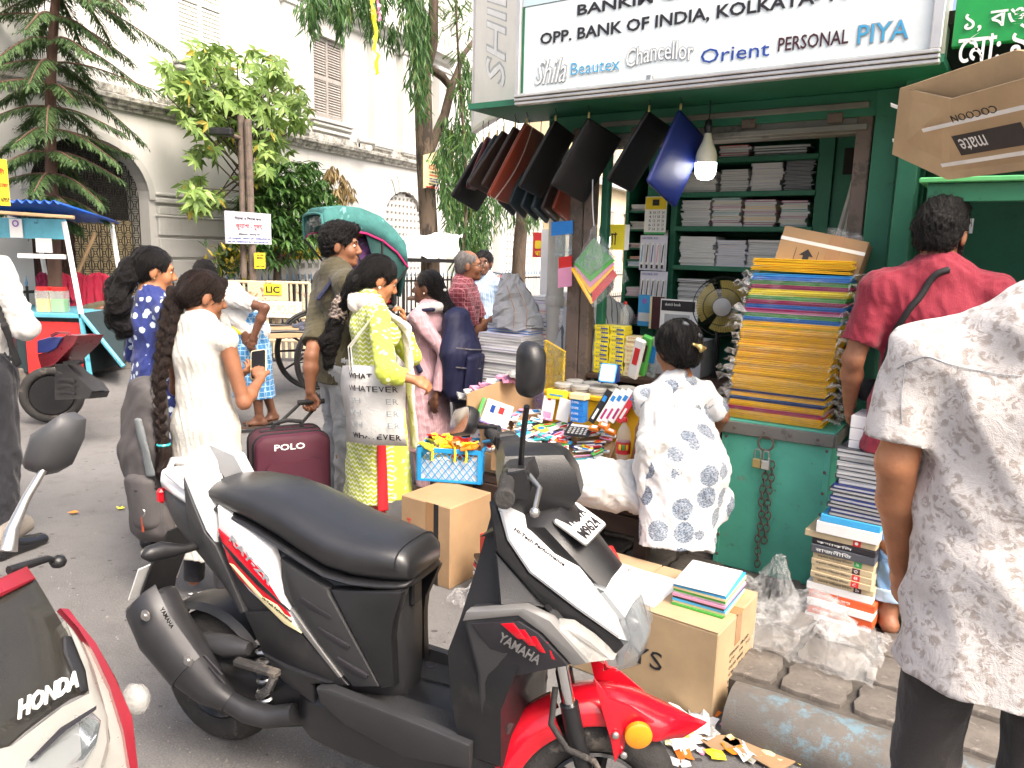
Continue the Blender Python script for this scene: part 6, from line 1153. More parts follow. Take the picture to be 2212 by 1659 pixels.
 def hand(s,sd):
  J,q=s.J,s.k*(.9 if s.fem else 1.0);E_,W_=J['elb'+sd],J['wri'+sd];d=V(s.hd[sd]).normalized()if sd in s.hd else(W_-E_).normalized()
  n=V(s.palm[sd])if sd in s.palm else V((-1 if sd=='r' else 1,0,0));n=(n-d*n.dot(d)).normalized();t=d.cross(n)
  if(t.y if abs(t.y)>.3 else t.x)<0:t=-t
  t=t*1.0;c=s.curl[sd];p=[Ec(W_,W_+d*(.045*q),(.024*q,.018*q),(.036*q,.017*q),t,k=.015),Ec(W_+d*(.045*q),W_+d*(.082*q),(.037*q,.016*q),(.039*q,.014*q),t,k=.012)]
  for i,L in enumerate((.072,.08,.075,.058)):
   o=W_+d*((.084-.004*abs(i-1.2))*q)+t*((1.5-i)*.019*q);a1,a2=c*.8,c*2.0;d1=d*math.cos(a1)+n*math.sin(a1);d2=d*math.cos(a2)+n*math.sin(a2);d3=d*math.cos(a2*1.35)+n*math.sin(a2*1.35)
   j1=o+d1*(L*.45*q);j2=j1+d2*(L*.32*q);p+=[Ec(o,j1,.0095*q,.0088*q,k=.005),Ec(j1,j2,.0088*q,.008*q,k=.004),Ec(j2,j2+d3*(L*.26*q),.008*q,.0068*q,k=.004)]
  o=W_+d*(.028*q)+t*(.026*q);j=o+(d*.6+t*.65+n*.25).normalized()*(.04*q);p+=[Ec(o,j,.013*q,.0105*q,k=.01),Ec(j,j+(d*.85+t*.1+n*(.2+.5*c)).normalized()*(.034*q),.0105*q,.008*q,k=.005)]
  return p
 def tops(s,mt,hem=.82,sl=('r','l'),slen=.5,fit=1.0,flare=1.0,name='shirt',amp=.004,seed=1,flat=True,collar=True,mats=None,slmt=None,wid=1.0,fr=(26,26,14),slr=1.0):
  """shirt or tunic: torso down to hem (fraction of hip height), sleeves cut at slen of the arm"""
  J,q=s.J,s.k;fm=(.9 if s.fem else 1.06)*fit;ux=J['shor']-J['shol'];dn=(J['pel']-J['wai']).normalized();hm=J['pel']+(V((0,0,-1))if hem<.9 else dn)*((.93-hem*.93)*q);p=[]
  p+=[Ec(J['shol'],J['shor'],.06*q*fm,.06*q*fm,k=.05),Ec(J['nek']-(J['nek']-J['che'])*.2,J['che'],(.1*q*fm,.075*q),(.155*q*fm,.118*q),ux,k=.05),Ec(J['che'],J['wai'],(.155*q*fm,.12*q),(.142*q*fm*wid,.112*q),ux,k=.04),Ec(J['wai'],J['pel'],(.142*q*fm*wid,.112*q),(.172*q*(1+(flare-1)*.3),.128*q),ux,k=.04)]
  if s.fem:
   fw=np.array(J['che'])+np.array((V(ux).cross(V((0,0,1)))*-1).normalized())*-.0
   f_=V((0,0,1)).cross(ux).normalized()
   for e in(-1,1):c_=J['che']+f_*(.085*q)+V(ux).normalized()*(e*.065*q)-V((0,0,.04*q));p.append(El(c_,np.array((.062,.06,.062))*q,None,.05))
  for sd in 'rl':p.append(Ec(J['sho'+sd],J['nek']+V((0,0,.005*q)),.05*q*fm,.068*q*fm,k=.045))
  if hem<.93:p.append(Ec(J['pel'],hm,(.172*q*(1+(flare-1)*.3),.128*q),(.18*q*flare,.14*q*flare),ux,(0,1),.04))
  sp=[]
  for sd in sl:
   S_,E_,W_=J['sho'+sd],J['elb'+sd],J['wri'+sd];r0,r1,r2=.068*q*fm,.056*q*fm*slr,.047*q*fm*slr
   if slen<=.5:e=S_.lerp(E_,slen/.5);sp.append(Ec(S_,e,r0,r1+(r0-r1)*(1-slen*2)+.006,flat=(0,1),k=.035))
   else:e=E_.lerp(W_,(slen-.5)/.5);sp+=[Ec(S_,E_,r0,r1,k=.035),Ec(E_,e,r1,r2,flat=(0,1),k=.03)]
  if slmt:blob('sleeve',sp,s.vox*1.15,slmt,s.o,amp,fr,seed+5)
  else:p+=sp
  if collar:nk=J['nek']+(J['head']-J['nek']).normalized()*(.015*q);p.append(Ec(J['nek']-V((0,0,.03*q)),nk,.072*q*fm,.068*q*fm,flat=(0,1),k=.02))
  return blob(name,p,s.vox*1.15,mt,s.o,amp,fr,seed)
 def pants(s,mt,to=.06,fit=1.0,name='trousers',amp=.006,seed=2,flare=1.0,fr=(24,24,16)):
  J,q=s.J,s.k;p=[Ec(J['pel']+V((0,0,.04*q)),J['pel']-V((0,0,.06*q)),(.155*q*fit,.115*q*fit),(.16*q*fit,.12*q*fit),V((1,0,0)),k=.04)]
  for sd in 'rl':
   H_,K_,A_=J['hip'+sd],J['kne'+sd],J['ank'+sd];e=K_.lerp(A_,1-to/.45);p+=[Ec(H_,K_,.098*q*fit,.072*q*fit,k=.04),Ec(K_,e,.072*q*fit,.062*q*fit*flare,flat=(0,1),k=.03)]
  return blob(name,p,s.vox*1.2,mt,s.o,amp,fr,seed)
 def shoes(s,mt='shoe_black',h_=.05):
  q=s.k
  for sd in 'rl':
   A_,T_=s.J['ank'+sd],s.J['toe'+sd];f=T_-A_;f.z=0;f.normalize();sv=f.cross(V((0,0,1)));he=A_-f*(.035*q);he.z=.028*q+min(A_.z-.085*q,T_.z-.03*q);T2=V(T_)+f*(.02*q);T2.z=he.z-.004
   blob('shoe',[Ec(A_,he,.048*q,.042*q,k=.02),Ec(he,T2,(.043*q,.04*q),(.046*q,.03*q),sv,k=.03),Ec(A_-V((0,0,.02*q)),T2.lerp(he,.3),.045*q,(.042*q,.034*q),sv,k=.03)],.007,mt,s.o)
 def sandals(s,mt='sandal'):
  q=s.k
  for sd in 'rl':
   A_,T_=s.J['ank'+sd],s.J['toe'+sd];f=T_-A_;f.z=0;f.normalize();sv=f.cross(V((0,0,1)));c=A_.lerp(T_,.4);c.z=T_.z-.026*q
   ol=[(x*.05*q,y*q)for x,y in((-.7,-.07),(.7,-.07),(.85,0),(1,.12),(.7,.17),(0,.185),(-.7,.17),(-1,.12),(-.85,0))];M2=frame(c-V((0,0,.012)),sv,f);b_=MB().prism(ol,.016,M2);b_.build('sandal',mt,s.o,None,False,True);B2=MB().tube([M2@V(w_)for w_ in((-.045*q,.06*q,.01),(-.03*q,.07*q,.05),(.02*q,.08*q,.055),(.045*q,.06*q,.01))],.009,6,sq=(1,.4));B2.build('sandal_strap',mt,s.o,None,False,True)
 def hair(s,prims,mt='hair_black',amp=.0025,fr=(90,90,14),vox=None,name='hair'):
  o=blob(name,prims,vox or s.vox*.9,mt,s.o,amp,fr,4);me=o.data;nv=len(me.vertices);co=np.zeros(nv*3);no=np.zeros(nv*3);me.vertices.foreach_get('co',co);me.vertices.foreach_get('normal',no);co=co.reshape(-1,3);no=no.reshape(-1,3)
  kd=KDTree(nv);[kd.insert(c_,i)for i,c_ in enumerate(co.tolist())];kd.balance();q=random.Random(nv);hb=np.array(s.J['head']);bk=s.hr@np.array((0,-.5,-1.0));b_=MB();short=mt=='hair_grey' or name=='hair' and s.fem is False
  for k in range(240 if name=='hair' else 170):
   i=q.randrange(nv);pts=[];L=(.012 if short else.03)*q.uniform(.6,1.3);p_=co[i];lift=q.uniform(.0005,.002)
   for j in range(5):
    pts.append(V(p_+no[i]*(lift+(.004*q.random()*(j>2)if not short else.0015*j))));d=bk+np.array((q.gauss(0,.2),q.gauss(0,.2),0));d=d-no[i]*d.dot(no[i]);d=d/(np.linalg.norm(d)+1e-6);_,i,_=kd.find(p_+d*L);p_=co[i]*.6+(p_+d*L)*.4
   if all((pts[j+1]-pts[j]).length>1e-4 for j in range(4)):b_.tube(pts,[.0011,.0012,.0012,.001,.0004],3,cap=False)
  b_.build('hair_strands',mt,o,True,True,True);return o
 def cap(s,up=.012,face=True,ear=True,low=-.05,q=1.0):
  h,A,k=s.hp,s.hr,s.k;p=[El(h(0,-.02,.03),np.array((.079+up,.093+up,.09+up))*k,A),El(h(0,-.05,-.02),np.array((.072,.06,.07))*k*q,A,.02)]
  if face:p+=[El(h(0,.115,-.035),np.array((.085,.075,.11))*k,A,.012,True)]
  if ear:
   for e in(-1,1):p+=[El(h(.085*e,.012,-.035),np.array((.03,.035,.05))*k,A,.01,True)]
  p+=[El(h(0,-.03,-.14),np.array((.12,.14,.075))*k,A,.012,True)]
  return p
 def add(s,name,prims,mt,amp=0,vox=None,fr=(30,30,8),seed=0):return blob(name,prims,vox or s.vox,mt,s.o,amp,fr,seed)
 def mesh(s,name,b_,mt,smooth=None):return b_.build(name,mt,s.o,smooth,False,True)
 def pt(s,x,y,Y):
  """a place on a sight line, in the figure's own frame"""
  return world_of(s.o).inverted()@P(x,y,Y)
  # ================================================================ the crowd
def at(x,Y,z=0):q=P(x,900,Y);return V((q.x,Y,z))
p=Person('girl in sleeveless white tunic with a long plait looking at her phone',at(442,3.3),R(-22),1.5,'skin_brown',True,.006)
J=p.J;p.set(elbr=p.ub(.235,.02,1.06),wrir=p.ub(.17,.22,1.14),elbl=p.ub(-.23,.05,1.08),wril=p.ub(-.02,.25,1.13));p.hd={'r':(-.55,.45,.6),'l':(.6,.3,.4)};p.palm={'r':(-.4,.5,-.6),'l':(.2,.3,.8)};p.curl={'r':.7,'l':.7}
p.head(R(-32),R(16),0,p.ub(.0,.03,1.575));p.body(feet=False)
p.tops('cloth_offwhite',.28,(),0,1.0,1.22,'tunic',.0035,3);
for sd in 'rl':S_=J['sho'+sd];p.add('strap',[Ec(S_*1.0,S_.lerp(J['che'],.5),.058*p.k,.06*p.k)],'cloth_offwhite',.002)
p.pants('cloth_black',.0,.85,'leggings',.002)
h=p.hp;q=p.k
p.hair(p.cap(.012,True,True)+[El(h(0,-.085,-.02),(.055*q,.045*q,.05*q),p.hr,.03),Ec(h(.02,.07,.09),h(.06,.05,.0),.025*q,.018*q,k=.02)],'hair_brown')
pl_=[];st=V(h(-.03,-.115,-.04));en=V((-.075,-.165,.74));n_=15
for i in range(n_):
 u=i/(n_-1);c=st.lerp(en,u)+V((-.03*math.sin(u*3.1),-.02*math.sin(u*3.1),0));r_=.036-.014*u
 for e in(-1,1):pl_.append(El(c+V((e*r_*.5,0,-e*.012)),(r_*.72,r_*.72,r_*1.15),rotm(0,0,e*.6),.006))
p.hair(pl_+[Ec(en,en+V((.01,.0,-.1)),.024,.036,k=.02),Ec(en+V((.01,0,-.1)),en+V((.02,.0,-.21)),.038,.012,k=.02)],'hair_brown',.002,(140,140,60),.005,'plait')
p.mesh('hair_tie',MB().torus(.024,.006,14,6,TR(en+V((0,0,.015)))),'pl_teal');p.mesh('ear_stud',MB().lathe([(.001,0),(.004,.003),(.001,.006)],8,Matrix.Translation(V(h(.088,.004,-.04)))),'pl_black')
ph=thing('mobile_phone','smartphone with a dark screen held up by the girl in white','phone',world_of(p.o)@V(J['wrir']+V((-.05,.07,.06))));Mph=frame(world_of(p.o)@(J['wrir']+V((-.06,.065,.055))),world_of(p.o).to_3x3()@V((.8,.35,.15)),world_of(p.o).to_3x3()@V((-.05,.55,.8)))
MB().prism([(x-.036,y-.075)for x,y in rounded(.072,.15,.01)],.009,Mph).build('case','pl_cream',ph);MB().prism([(x-.033,y-.071)for x,y in rounded(.066,.142,.008)],.001,Mph@TR((0,0,.0092))).build('screen','shoe_black',ph)
bp_=thing('rucksack','worn grey rucksack hanging from the shoulder of the girl in white','rucksack',world_of(p.o)@V((-.25,-.1,.5)),p.o.rotation_euler.z);mat('bag_grey',(.075,.068,.068),.75,var=.2,bump=.2,bs=200);mat('bag_patch',(.14,.155,.16),.7);mat('bag_navy',(.012,.014,.05),.6,bump=.2,bs=220);mat('strap_black',(.014,.014,.015),.7)
Wp=world_of(p.o);Wb=world_of(bp_).inverted()@Wp
def bb(name,prims,mt,amp=.003,vox=.009,o=bp_,M2=Wb,fr=(18,18,10)):
 v_,f=solid(prims,vox);v_=folds(v_,f,amp,fr,3)if amp else v_;A=np.array(M2);return obj(name,v_@A[:3,:3].T+A[:3,3],f,mt,o,True,None,False,True)
bk=bb('bag_body',[Ec((-.2,-.12,.98),(-.22,-.13,.7),(.1,.06),(.135,.08),k=.03),Ec((-.22,-.13,.7),(-.2,-.12,.36),(.135,.085),(.125,.08),k=.03)],'bag_grey',.007);bb('front_pocket',[Ec((-.2,-.185,.58),(-.19,-.165,.4),(.09,.045),(.085,.05),k=.04)],'bag_grey',.005);bb('side_patch',[Ec((-.17,-.205,.86),(-.12,-.2,.62),(.02,.012),(.035,.012),k=.02)],'bag_patch',.003)
bb('shoulder_strap',[Ec((-.16,-.01,1.235),(-.13,-.1,1.12),(.035,.012),(.03,.012),(1,0,0),k=.02),Ec((-.13,-.1,1.12),(-.18,-.13,.95),(.03,.012),(.028,.012),(1,0,0),k=.02),Ec((-.16,-.01,1.235),(-.17,.07,1.1),(.03,.012),(.03,.012),(1,0,0),k=.02)],'bag_grey',.001);bb('loose_strap',[Ec((-.3,-.05,.9),(-.34,-.08,.6),(.03,.012),(.03,.012),(0,1,0),k=.02),Ec((-.34,-.08,.6),(-.33,-.1,.28),(.014,.006),(.014,.006),(0,1,0),k=.02)],'strap_black',.002)
o_=MB().torus(.018,.0035,16,6,Wp@TR((-.17,-.215,.45),0,R(90))).build('key_ring','steel',bp_);MB().tube([Wp@V((-.17,-.215,.43)),Wp@V((-.17,-.215,.36))],.006,6).build('key_fob','leather_tan',bp_);MB().tube([Wp@V((-.28,-.17,.56)),Wp@V((-.19,-.225,.545)),Wp@V((-.1,-.18,.56))],.004,5).build('zip','strap_black',bp_)
p=Person('girl in blue and white floral tunic with a wavy ponytail',at(345,3.85),R(-38),1.58,'skin_tan',True,.007);J=p.J;p.set(elbl=p.ub(-.24,.0,1.1),wril=p.ub(-.15,.2,1.05));p.head(R(-25),R(10));p.body(feet=False);p.tops('cloth_bluefloral',.4,('r','l'),.78,1.0,1.15,'tunic',.004,5);p.pants('cloth_black',.0,.85,'leggings',.002);p.shoes();h=p.hp;q=p.k
tl=[El(h(0,-.1,.0),(.05*q,.045*q,.045*q),p.hr,.03)];cc0=V(h(0,-.12,-.01))
for i in range(9):u=i/8;tl.append(El(cc0+V((.025*math.sin(i*1.7),-.07*math.sin(u*2.4),-.3*u)),np.array((.058,.058,.06))*(1-.35*abs(u-.45)),None,.03))
p.hair(p.cap(.012),'hair_black');p.hair(tl,'hair_black',.007,(60,60,40),.007,'ponytail');p.add('scrunchie',[Ec(h(0,-.1,.0),h(0,-.115,-.005),.036,.036,k=.01)],mat('scrunchie_purple',(.13,.06,.22),.8),.006,.006,(90,90,90));p.mesh('ear_stud',MB().lathe([(.001,0),(.005,.004),(.001,.008)],8,Matrix.Translation(V(h(.088,.004,-.045)))),'brass')
p=Person('man in white shirt and black trousers seen from behind at the left edge',V((-2.68,3.72,0)),R(-12),1.8,'skin_brown',False,.008);p.set(elbr=p.ub(.25,.05,1.12),wrir=p.ub(.02,.25,1.1));p.body(feet=False);p.tops('cloth_white',.93,('r','l'),.85,1.08,1.05,'shirt',.006,6);p.pants('cloth_black',.04,1.12,'trousers',.006,3);p.shoes();p.hair(p.cap(.008));q=p.k
p.add('belt',[Ec(p.J['pel']+V((0,0,.025)),p.J['pel']+V((0,0,.06)),(.178*q,.135*q),(.176*q,.134*q),flat=(1,1),k=.005)],'shoe_black',0,.008)
sb=thing('shoulder_bag','black shoulder bag worn by the man at the left edge','bag',world_of(p.o)@V((.22,.02,.9)),R(-12));Wp=world_of(p.o);Wb=world_of(sb).inverted()@Wp
bb('strap',[Ec((.17,-.06,1.5),(.26,-.05,1.2),(.022,.006),(.022,.006),(0,1,0),k=.01),Ec((.26,-.05,1.2),(.25,.02,1.0),(.022,.006),(.022,.006),(0,1,0),k=.01)],'strap_black',0,.008,sb,Wb);bb('bag_body',[Ec((-.1,.2,1.0),(-.1,.22,.85),(.05,.06),(.05,.07),k=.03)],'strap_black',.002,.01,sb,Wb)
p=Person('man in olive shirt and grey trousers pulling a suitcase',at(735,4.5),R(-58),1.74,'skin_brown',False,.0065);J=p.J;hw=p.pt(672,868,4.25);p.set(elbl=p.pt(672,770,4.3),wril=p.pt(670,845,4.26),elbr=p.ub(.26,.05,1.1),wrir=p.ub(.15,.25,1.1));p.hd={'l':(0,.1,-1)};p.palm={'l':(.6,-.7,0)};p.curl={'r':.6,'l':1.0}
p.head(R(-28),R(4));p.body(feet=False);p.tops('cloth_olive',.86,('r','l'),.42,1.06,1.02,'shirt',.004,8);p.pants('cloth_greytrouser',.03,1.05,'trousers',.005);p.shoes();p.hair(p.cap(.016,True,True)+[El(p.hp(0,.02,.095),np.array((.075,.085,.04))*p.k,p.hr,.03)],'hair_black',.006,(120,120,120));q=p.k
bb_=p.add('sling_strap',[Ec(J['nek']+V((.06,.02,-.01)),J['nek']+V((.12,-.06,-.05)),(.03,.01),(.025,.01),(0,1,0),k=.01),Ec(J['nek']+V((.12,-.06,-.05)),J['nek']+V((.1,-.14,-.16)),(.025,.01),(.025,.01),(1,0,0),k=.01)],'bag_navy')
cl=G(618,1085,0);Sc=thing('suitcase','maroon soft suitcase with black wheels and a raised pull handle','suitcase',V((-1.22,4.05,0)),R(28));Ms=world_of(Sc);mat('case_maroon',(.07,.012,.026),.6,var=.15,bump=.15,bs=200)
rs=[]
for y,sc_ in((-.13,.93),(-.12,.98),(-.1,1),(.1,1),(.12,.98),(.13,.93)):rs.append([((x-.2)*sc_,y,.06+z*sc_)for x,z in rounded(.4,.56,.07,5)])
MB().rings(rs,Ms).build('case_body','case_maroon',Sc,40);
for y in(-.085,.085):MB().tube([Ms@V((x-.2,y,.06+z))for x,z in rounded(.4,.56,.07,5)]+[Ms@V((.2,y,.13))],.008,6).build('piping','strap_black',Sc)
MB().prism([(x-.15,z)for x,z in rounded(.3,.36,.05,4)],.02,Ms@TR((0,-.13,.12),0,R(90))).build('front_pocket','case_maroon',Sc,40);MB().box(.3,.03,.004,(0,0,.622),Ms).build('zip_band','strap_black',Sc);text('POLO',Ms@Matrix(((1,0,0,-.1),(0,0,-1,-.131),(0,1,0,.54),(0,0,0,1))),.16,.034,'ink_white',Sc,bold=.02)
MB().tube([Ms@V(w_)for w_ in((-.08,.02,.62),(-.075,.02,.655),(.0,.02,.668),(.075,.02,.655),(.08,.02,.62))],.012,8).build('carry_handle','strap_black',Sc)
hwW=Ms.inverted()@(world_of(p.o)@hw)
for x in(-.07,.07):MB().tube([Ms@V((x,.1,.6)),Ms@V((x*.8+hwW.x*1.0,hwW.y,hwW.z))],.009,8).build('pull_tube','steel' if 0 else 'strap_black',Sc)
MB().tube([Ms@(hwW+V((-.075,0,.0))),Ms@(hwW+V((.075,0,.0)))],.015,10).build('pull_grip','strap_black',Sc);MB().lathe([(.01,0),(.01,.012),(.004,.014)],10,Ms@TR(hwW+V((.03,0,.012)))).build('release_button','pl_red',Sc)
for x in(-.16,.16):
 for y in(-.09,.09):MB().torus(.02,.011,12,6,Ms@TR((x,y,.031),0,R(90))).build('wheel','strap_black',Sc);MB().box(.05,.05,.03,(x,y,.058),Ms,b=.004).build('wheel_housing','strap_black',Sc)
p=Person('woman in lime green patterned tunic carrying a printed white tote bag',at(806,3.95),R(-66),1.58,'skin_tan',True,.006);J=p.J;W=lambda x,y,Y:p.pt(x,y,Y)
p.set(elbr=W(836,805,3.5),wrir=W(893,820,3.5),elbl=W(890,770,4.1),wril=W(872,700,4.05));p.hd={'r':W(930,832,3.52)-W(890,816,3.5),'l':V((.1,-.1,1))};p.palm={'r':(-.5,.3,-.8),'l':(.0,-.9,0)};p.curl={'r':.75,'l':.8}
p.head(R(-4),R(26),0,p.ub(.0,.04,1.565));p.body(feet=False);p.tops('cloth_zigzag',.34,('r',),.86,1.06,1.2,'tunic',.0045,9,slmt='cloth_lime');p.pants('pl_red',.1,.8,'leggings',.002);q=p.k;h=p.hp
p.add('front_panel',[Ec(J['wai']+V((0,.06,-.05)),V((.02,.09,.30)),(.14,.09),(.17,.11),(1,0,0),(0,1),k=.03)],'cloth_lime',.004,.008);p.add('side_slit',[Ec(J['pel']+V((.165,.0,-.05)),V((.205,.0,.27)),(.012,.022),(.014,.03),(1,0,0),(0,1),k=.01)],'pl_red',0,.007);p.add('sleeve',[Ec(J['shol'],J['elbl'],.06,.05,k=.03),Ec(J['elbl'],J['elbl'].lerp(J['wril'],.7),.05,.042,flat=(0,1),k=.03)],'cloth_lime',.003,.008)
p.add('scarf',[Ec(J['nek']+V((-.09,-.0,-.0)),J['nek']+V((.0,-.08,.0)),(.03,.05),(.03,.05),(1,0,0),k=.03),Ec(J['nek']+V((.0,-.08,.0)),J['nek']+V((.1,.0,-.01)),(.03,.05),(.03,.05),(1,0,0),k=.03),Ec(J['nek']+V((.1,.0,-.01)),J['che']+V((.06,.16,0)),(.045,.02),(.05,.02),(1,0,0),k=.03),Ec(J['che']+V((.06,.16,0)),V((.04,.22,.55)),(.05,.018),(.06,.02),(1,0,0),(0,1),k=.03)],'cloth_flower',.004,.008)
p.hair(p.cap(.015,True,True)+[El(h(0,-.09,-.04),(.06*q,.05*q,.06*q),p.hr,.04)],'hair_black')
pl_=[];st=V(h(-.0,-.11,-.06));en=W(740,660,3.98);en2=W(715,735,3.98)
for i in range(12):
 u=i/11;c=st.lerp(en,u);r_=.045-.012*u
 for e in(-1,1):pl_.append(El(c+V((e*r_*.45,0,-e*.012)),(r_*.75,r_*.75,r_*1.1),rotm(0,0,e*.6),.006))
p.hair(pl_,'hair_black',.002,(140,140,60),.0055,'plait');p.hair([Ec(en,en2,.036,.045,k=.02),Ec(en2,W(712,790,3.98),.05,.022,k=.02)],'hair_black',.006,(60,60,50),.0055,'plait_end');p.add('scrunchie',[Ec(en+V((0,0,.01)),en.lerp(en2,.35),.052,.048,k=.01)],mat('scrunchie_brown',(.3,.24,.2),.8,c2=(.03,.02,.02),th=.5,c2s=60),.008,.006,(90,90,90));p.mesh('earring',MB().lathe([(.001,-.008),(.008,0),(.001,.008)],10,Matrix.Translation(V(h(.088,.006,-.045)))),'pearl',True)
p.mesh('bangle',MB().torus(.03,.0035,18,6,TR(J['wril']-V((0,0,.03)))),'brass',True)
tb_=thing('tote_bag','white cotton tote bag with outlined lettering hanging from the woman in lime','bag',P(795,955,3.62));TLc,TRc,BLc,BRc=P(733,790,3.66),P(875,795,3.55),P(745,955,3.66),P(878,965,3.55);Mt=frame(BLc,BRc-BLc,TLc-BLc);tw,th_=(BRc-BLc).length,(TLc-BLc).length
v_,f=solid([Ec((tw*.2,0,-.02),(tw*.8,0,-.02),.07,.07,k=.01)],.02)if 0 else(None,None)
rs=[]
for i in range(9):
 u=i/8;y=th_*u;b_=.045*math.sin(math.pi*(.15+.75*(1-u)));wv=.006*math.sin(u*9);x0,x1=.0+.012*math.sin(u*7),tw-.01*math.sin(u*5)
 rs.append([(x0+(x1-x0)*t_,y,z_+wv)for t_,z_ in((0,-.01),(.25,b_*.8-.01),(.5,b_),(.75,b_*.8-.01),(1,-.01),(.75,-b_-.015),(.5,-b_-.02),(.25,-b_-.015))])
MB().rings(rs,Mt).build('bag_body','cloth_white',tb_,True);shr=world_of(p.o)@J['shor']
for x0 in(.2,.24):MB().tube([Mt@V((tw*x0,th_*.97,.02)),Mt@V((tw*x0,th_*1.25,.03)),shr+V((-.02,-.065,.0)),shr+V((0.0,-.02,.055)),shr+V((.03,.06,.03))],.02,6,sq=(.15,1),up=(0,-1,0)).build('handle','cloth_white',tb_)
for k in range(6):
 y=th_*(.86-.155*k);t_='WHATEVER';col=('ink_black','ink_black','ink_grey','ink_grey','ink_grey','ink_black')[k]
 for i,ch in enumerate(t_):
  if 1<k<5 and 2<=i<=5:continue
  if k==0 and i>3:continue
  x=tw*(.18+.098*i);zc=.045*math.sin(math.pi*(.15+.75*(1-y/th_)))*(1-abs(2*x/tw-1)**2*.8)+.002;text(ch,Mt@TR((x,y,zc),0,0,(x/tw-.5)*-.25),tw*.085,th_*.07,col,tb_,bold=.02 if k in(0,5)else-.005,depth=.002,res=1)
p=Person('woman in pink tunic and white scarf wearing a navy rucksack',at(925,4.9),R(64),1.47,'skin_dark',True,.0065);J=p.J;W=lambda x,y,Y:p.pt(x,y,Y);p.set(elbl=W(962,760,4.72),wril=W(940,858,4.7),elbr=p.ub(.22,.05,1.1),wrir=p.ub(.12,.2,1.0));p.hd={'l':(0,.15,-1)};p.curl['l']=.35
p.head(R(18),R(2));p.body(feet=False);p.tops('cloth_pink',.4,('r','l'),.93,1.0,1.25,'tunic',.004,12);p.pants('cloth_pink',.0,.9,'leggings',.002);p.shoes('sandal');q=p.k;h=p.hp
p.add('scarf',[Ec(J['nek']+V((-.06,-.07,0)),J['nek']+V((.07,-.05,0)),(.05,.04),(.05,.04),(1,0,0),k=.03),Ec(J['nek']+V((-.08,.0,-.0)),J['che']+V((-.06,.13,0)),(.06,.03),(.085,.03),(1,0,0),k=.04),Ec(J['nek']+V((.08,.0,-.0)),J['che']+V((.06,.13,0)),(.06,.03),(.085,.03),(1,0,0),k=.04),Ec(J['che']+V((0,.14,0)),V((0,.16,.52)),(.15,.025),(.13,.03),(1,0,0),(0,1),k=.04)],'cloth_white',.005,.008)
p.hair(p.cap(.012,True,True)+[El(h(0,-.085,-.03),(.05*q,.05*q,.055*q),p.hr,.04),Ec(h(0,-.1,-.04),J['nek']+V((.02,-.13,-.02)),.045*q,.045*q,k=.03),Ec(J['nek']+V((.02,-.13,-.02)),J['nek']+V((.03,-.17,-.12)),.045*q,.015,k=.03)],'hair_black');p.add('hair_clip',[Ec(h(-.03,-.135,-.02),h(.03,-.135,-.02),.012,.012,k=.005)],'pearl');p.mesh('ear_stud',MB().lathe([(.001,-.006),(.006,0),(.001,.006)],10,Matrix.Translation(V(h(-.088,.004,-.04)))),'pearl',True)
rk=thing('navy_rucksack','dark navy rucksack on the back of the woman in pink','rucksack',world_of(p.o)@V((0,-.25,.75)),R(64));Wp=world_of(p.o);Wb=world_of(rk).inverted()@Wp
bb('bag_body',[Ec((-.02,-.22,1.18),(-.02,-.25,.98),(.12,.08),(.15,.11),k=.05),Ec((-.02,-.25,.98),(-.02,-.24,.74),(.155,.12),(.14,.1),k=.05)],'bag_navy',.004,.009,rk,Wb);bb('front_pocket',[Ec((-.02,-.36,.95),(-.02,-.34,.76),(.11,.035),(.1,.035),k=.03)],'bag_navy',.003,.008,rk,Wb)
for e in(-1,1):bb('shoulder_strap',[Ec((e*.11,-.1,1.24),(e*.125,.03,1.225),(.028,.012),(.028,.012),(1,0,0),k=.02),Ec((e*.125,.03,1.225),(e*.14,.1,1.05),(.028,.012),(.026,.012),(1,0,0),k=.02),Ec((e*.14,.1,1.05),(e*.17,-.05,.85),(.02,.01),(.02,.01),(0,1,0),k=.02)],'bag_navy',0,.008,rk,Wb)
for z_ in(.9,1.02):MB().tube([Wp@V((-.16,-.3,z_)),Wp@V((-.1,-.375,z_-.01)),Wp@V((0,-.385,z_-.02))],.004,5).build('zip','steel',rk)
p=Person('grey-haired man with glasses in a red checked shirt',at(1000,5.8),R(-98),1.6,'skin_brown',False,.0065);J=p.J;W=lambda x,y,Y:p.pt(x,y,Y);p.set(elbr=W(1025,725,5.62),wrir=W(1062,690,5.55),elbl=p.ub(-.25,.1,1.1),wril=p.ub(-.15,.3,1.12));p.hd={'r':(-.2,1,.25)};p.palm={'r':(-1,0,0)};p.curl={'r':.85,'l':.8}
p.head(R(8),R(2),0,p.ub(0,.03,1.59));p.body(feet=False);p.tops('cloth_check',.78,('r','l'),.4,1.12,1.05,'shirt',.005,14,wid=1.15);p.pants('cloth_charcoal',.03,1.0);p.shoes();h=p.hp;q=p.k
p.hair(p.cap(.004,True,True)+[El(h(0,.03,.12),np.array((.06,.08,.035))*q,p.hr,.02,True)],'hair_grey',.002);p.add('moustache',[Ec(h(-.022,.1,-.05),h(.022,.1,-.05),.007,.007,k=.006),El(h(0,.095,-.085),(.02,.012,.014),p.hr,.01)],'hair_grey',.001,.005)
gl=thing('spectacles','dark framed glasses worn by the man in red checks','glasses',world_of(p.o)@V(h(0,.1,.0)))
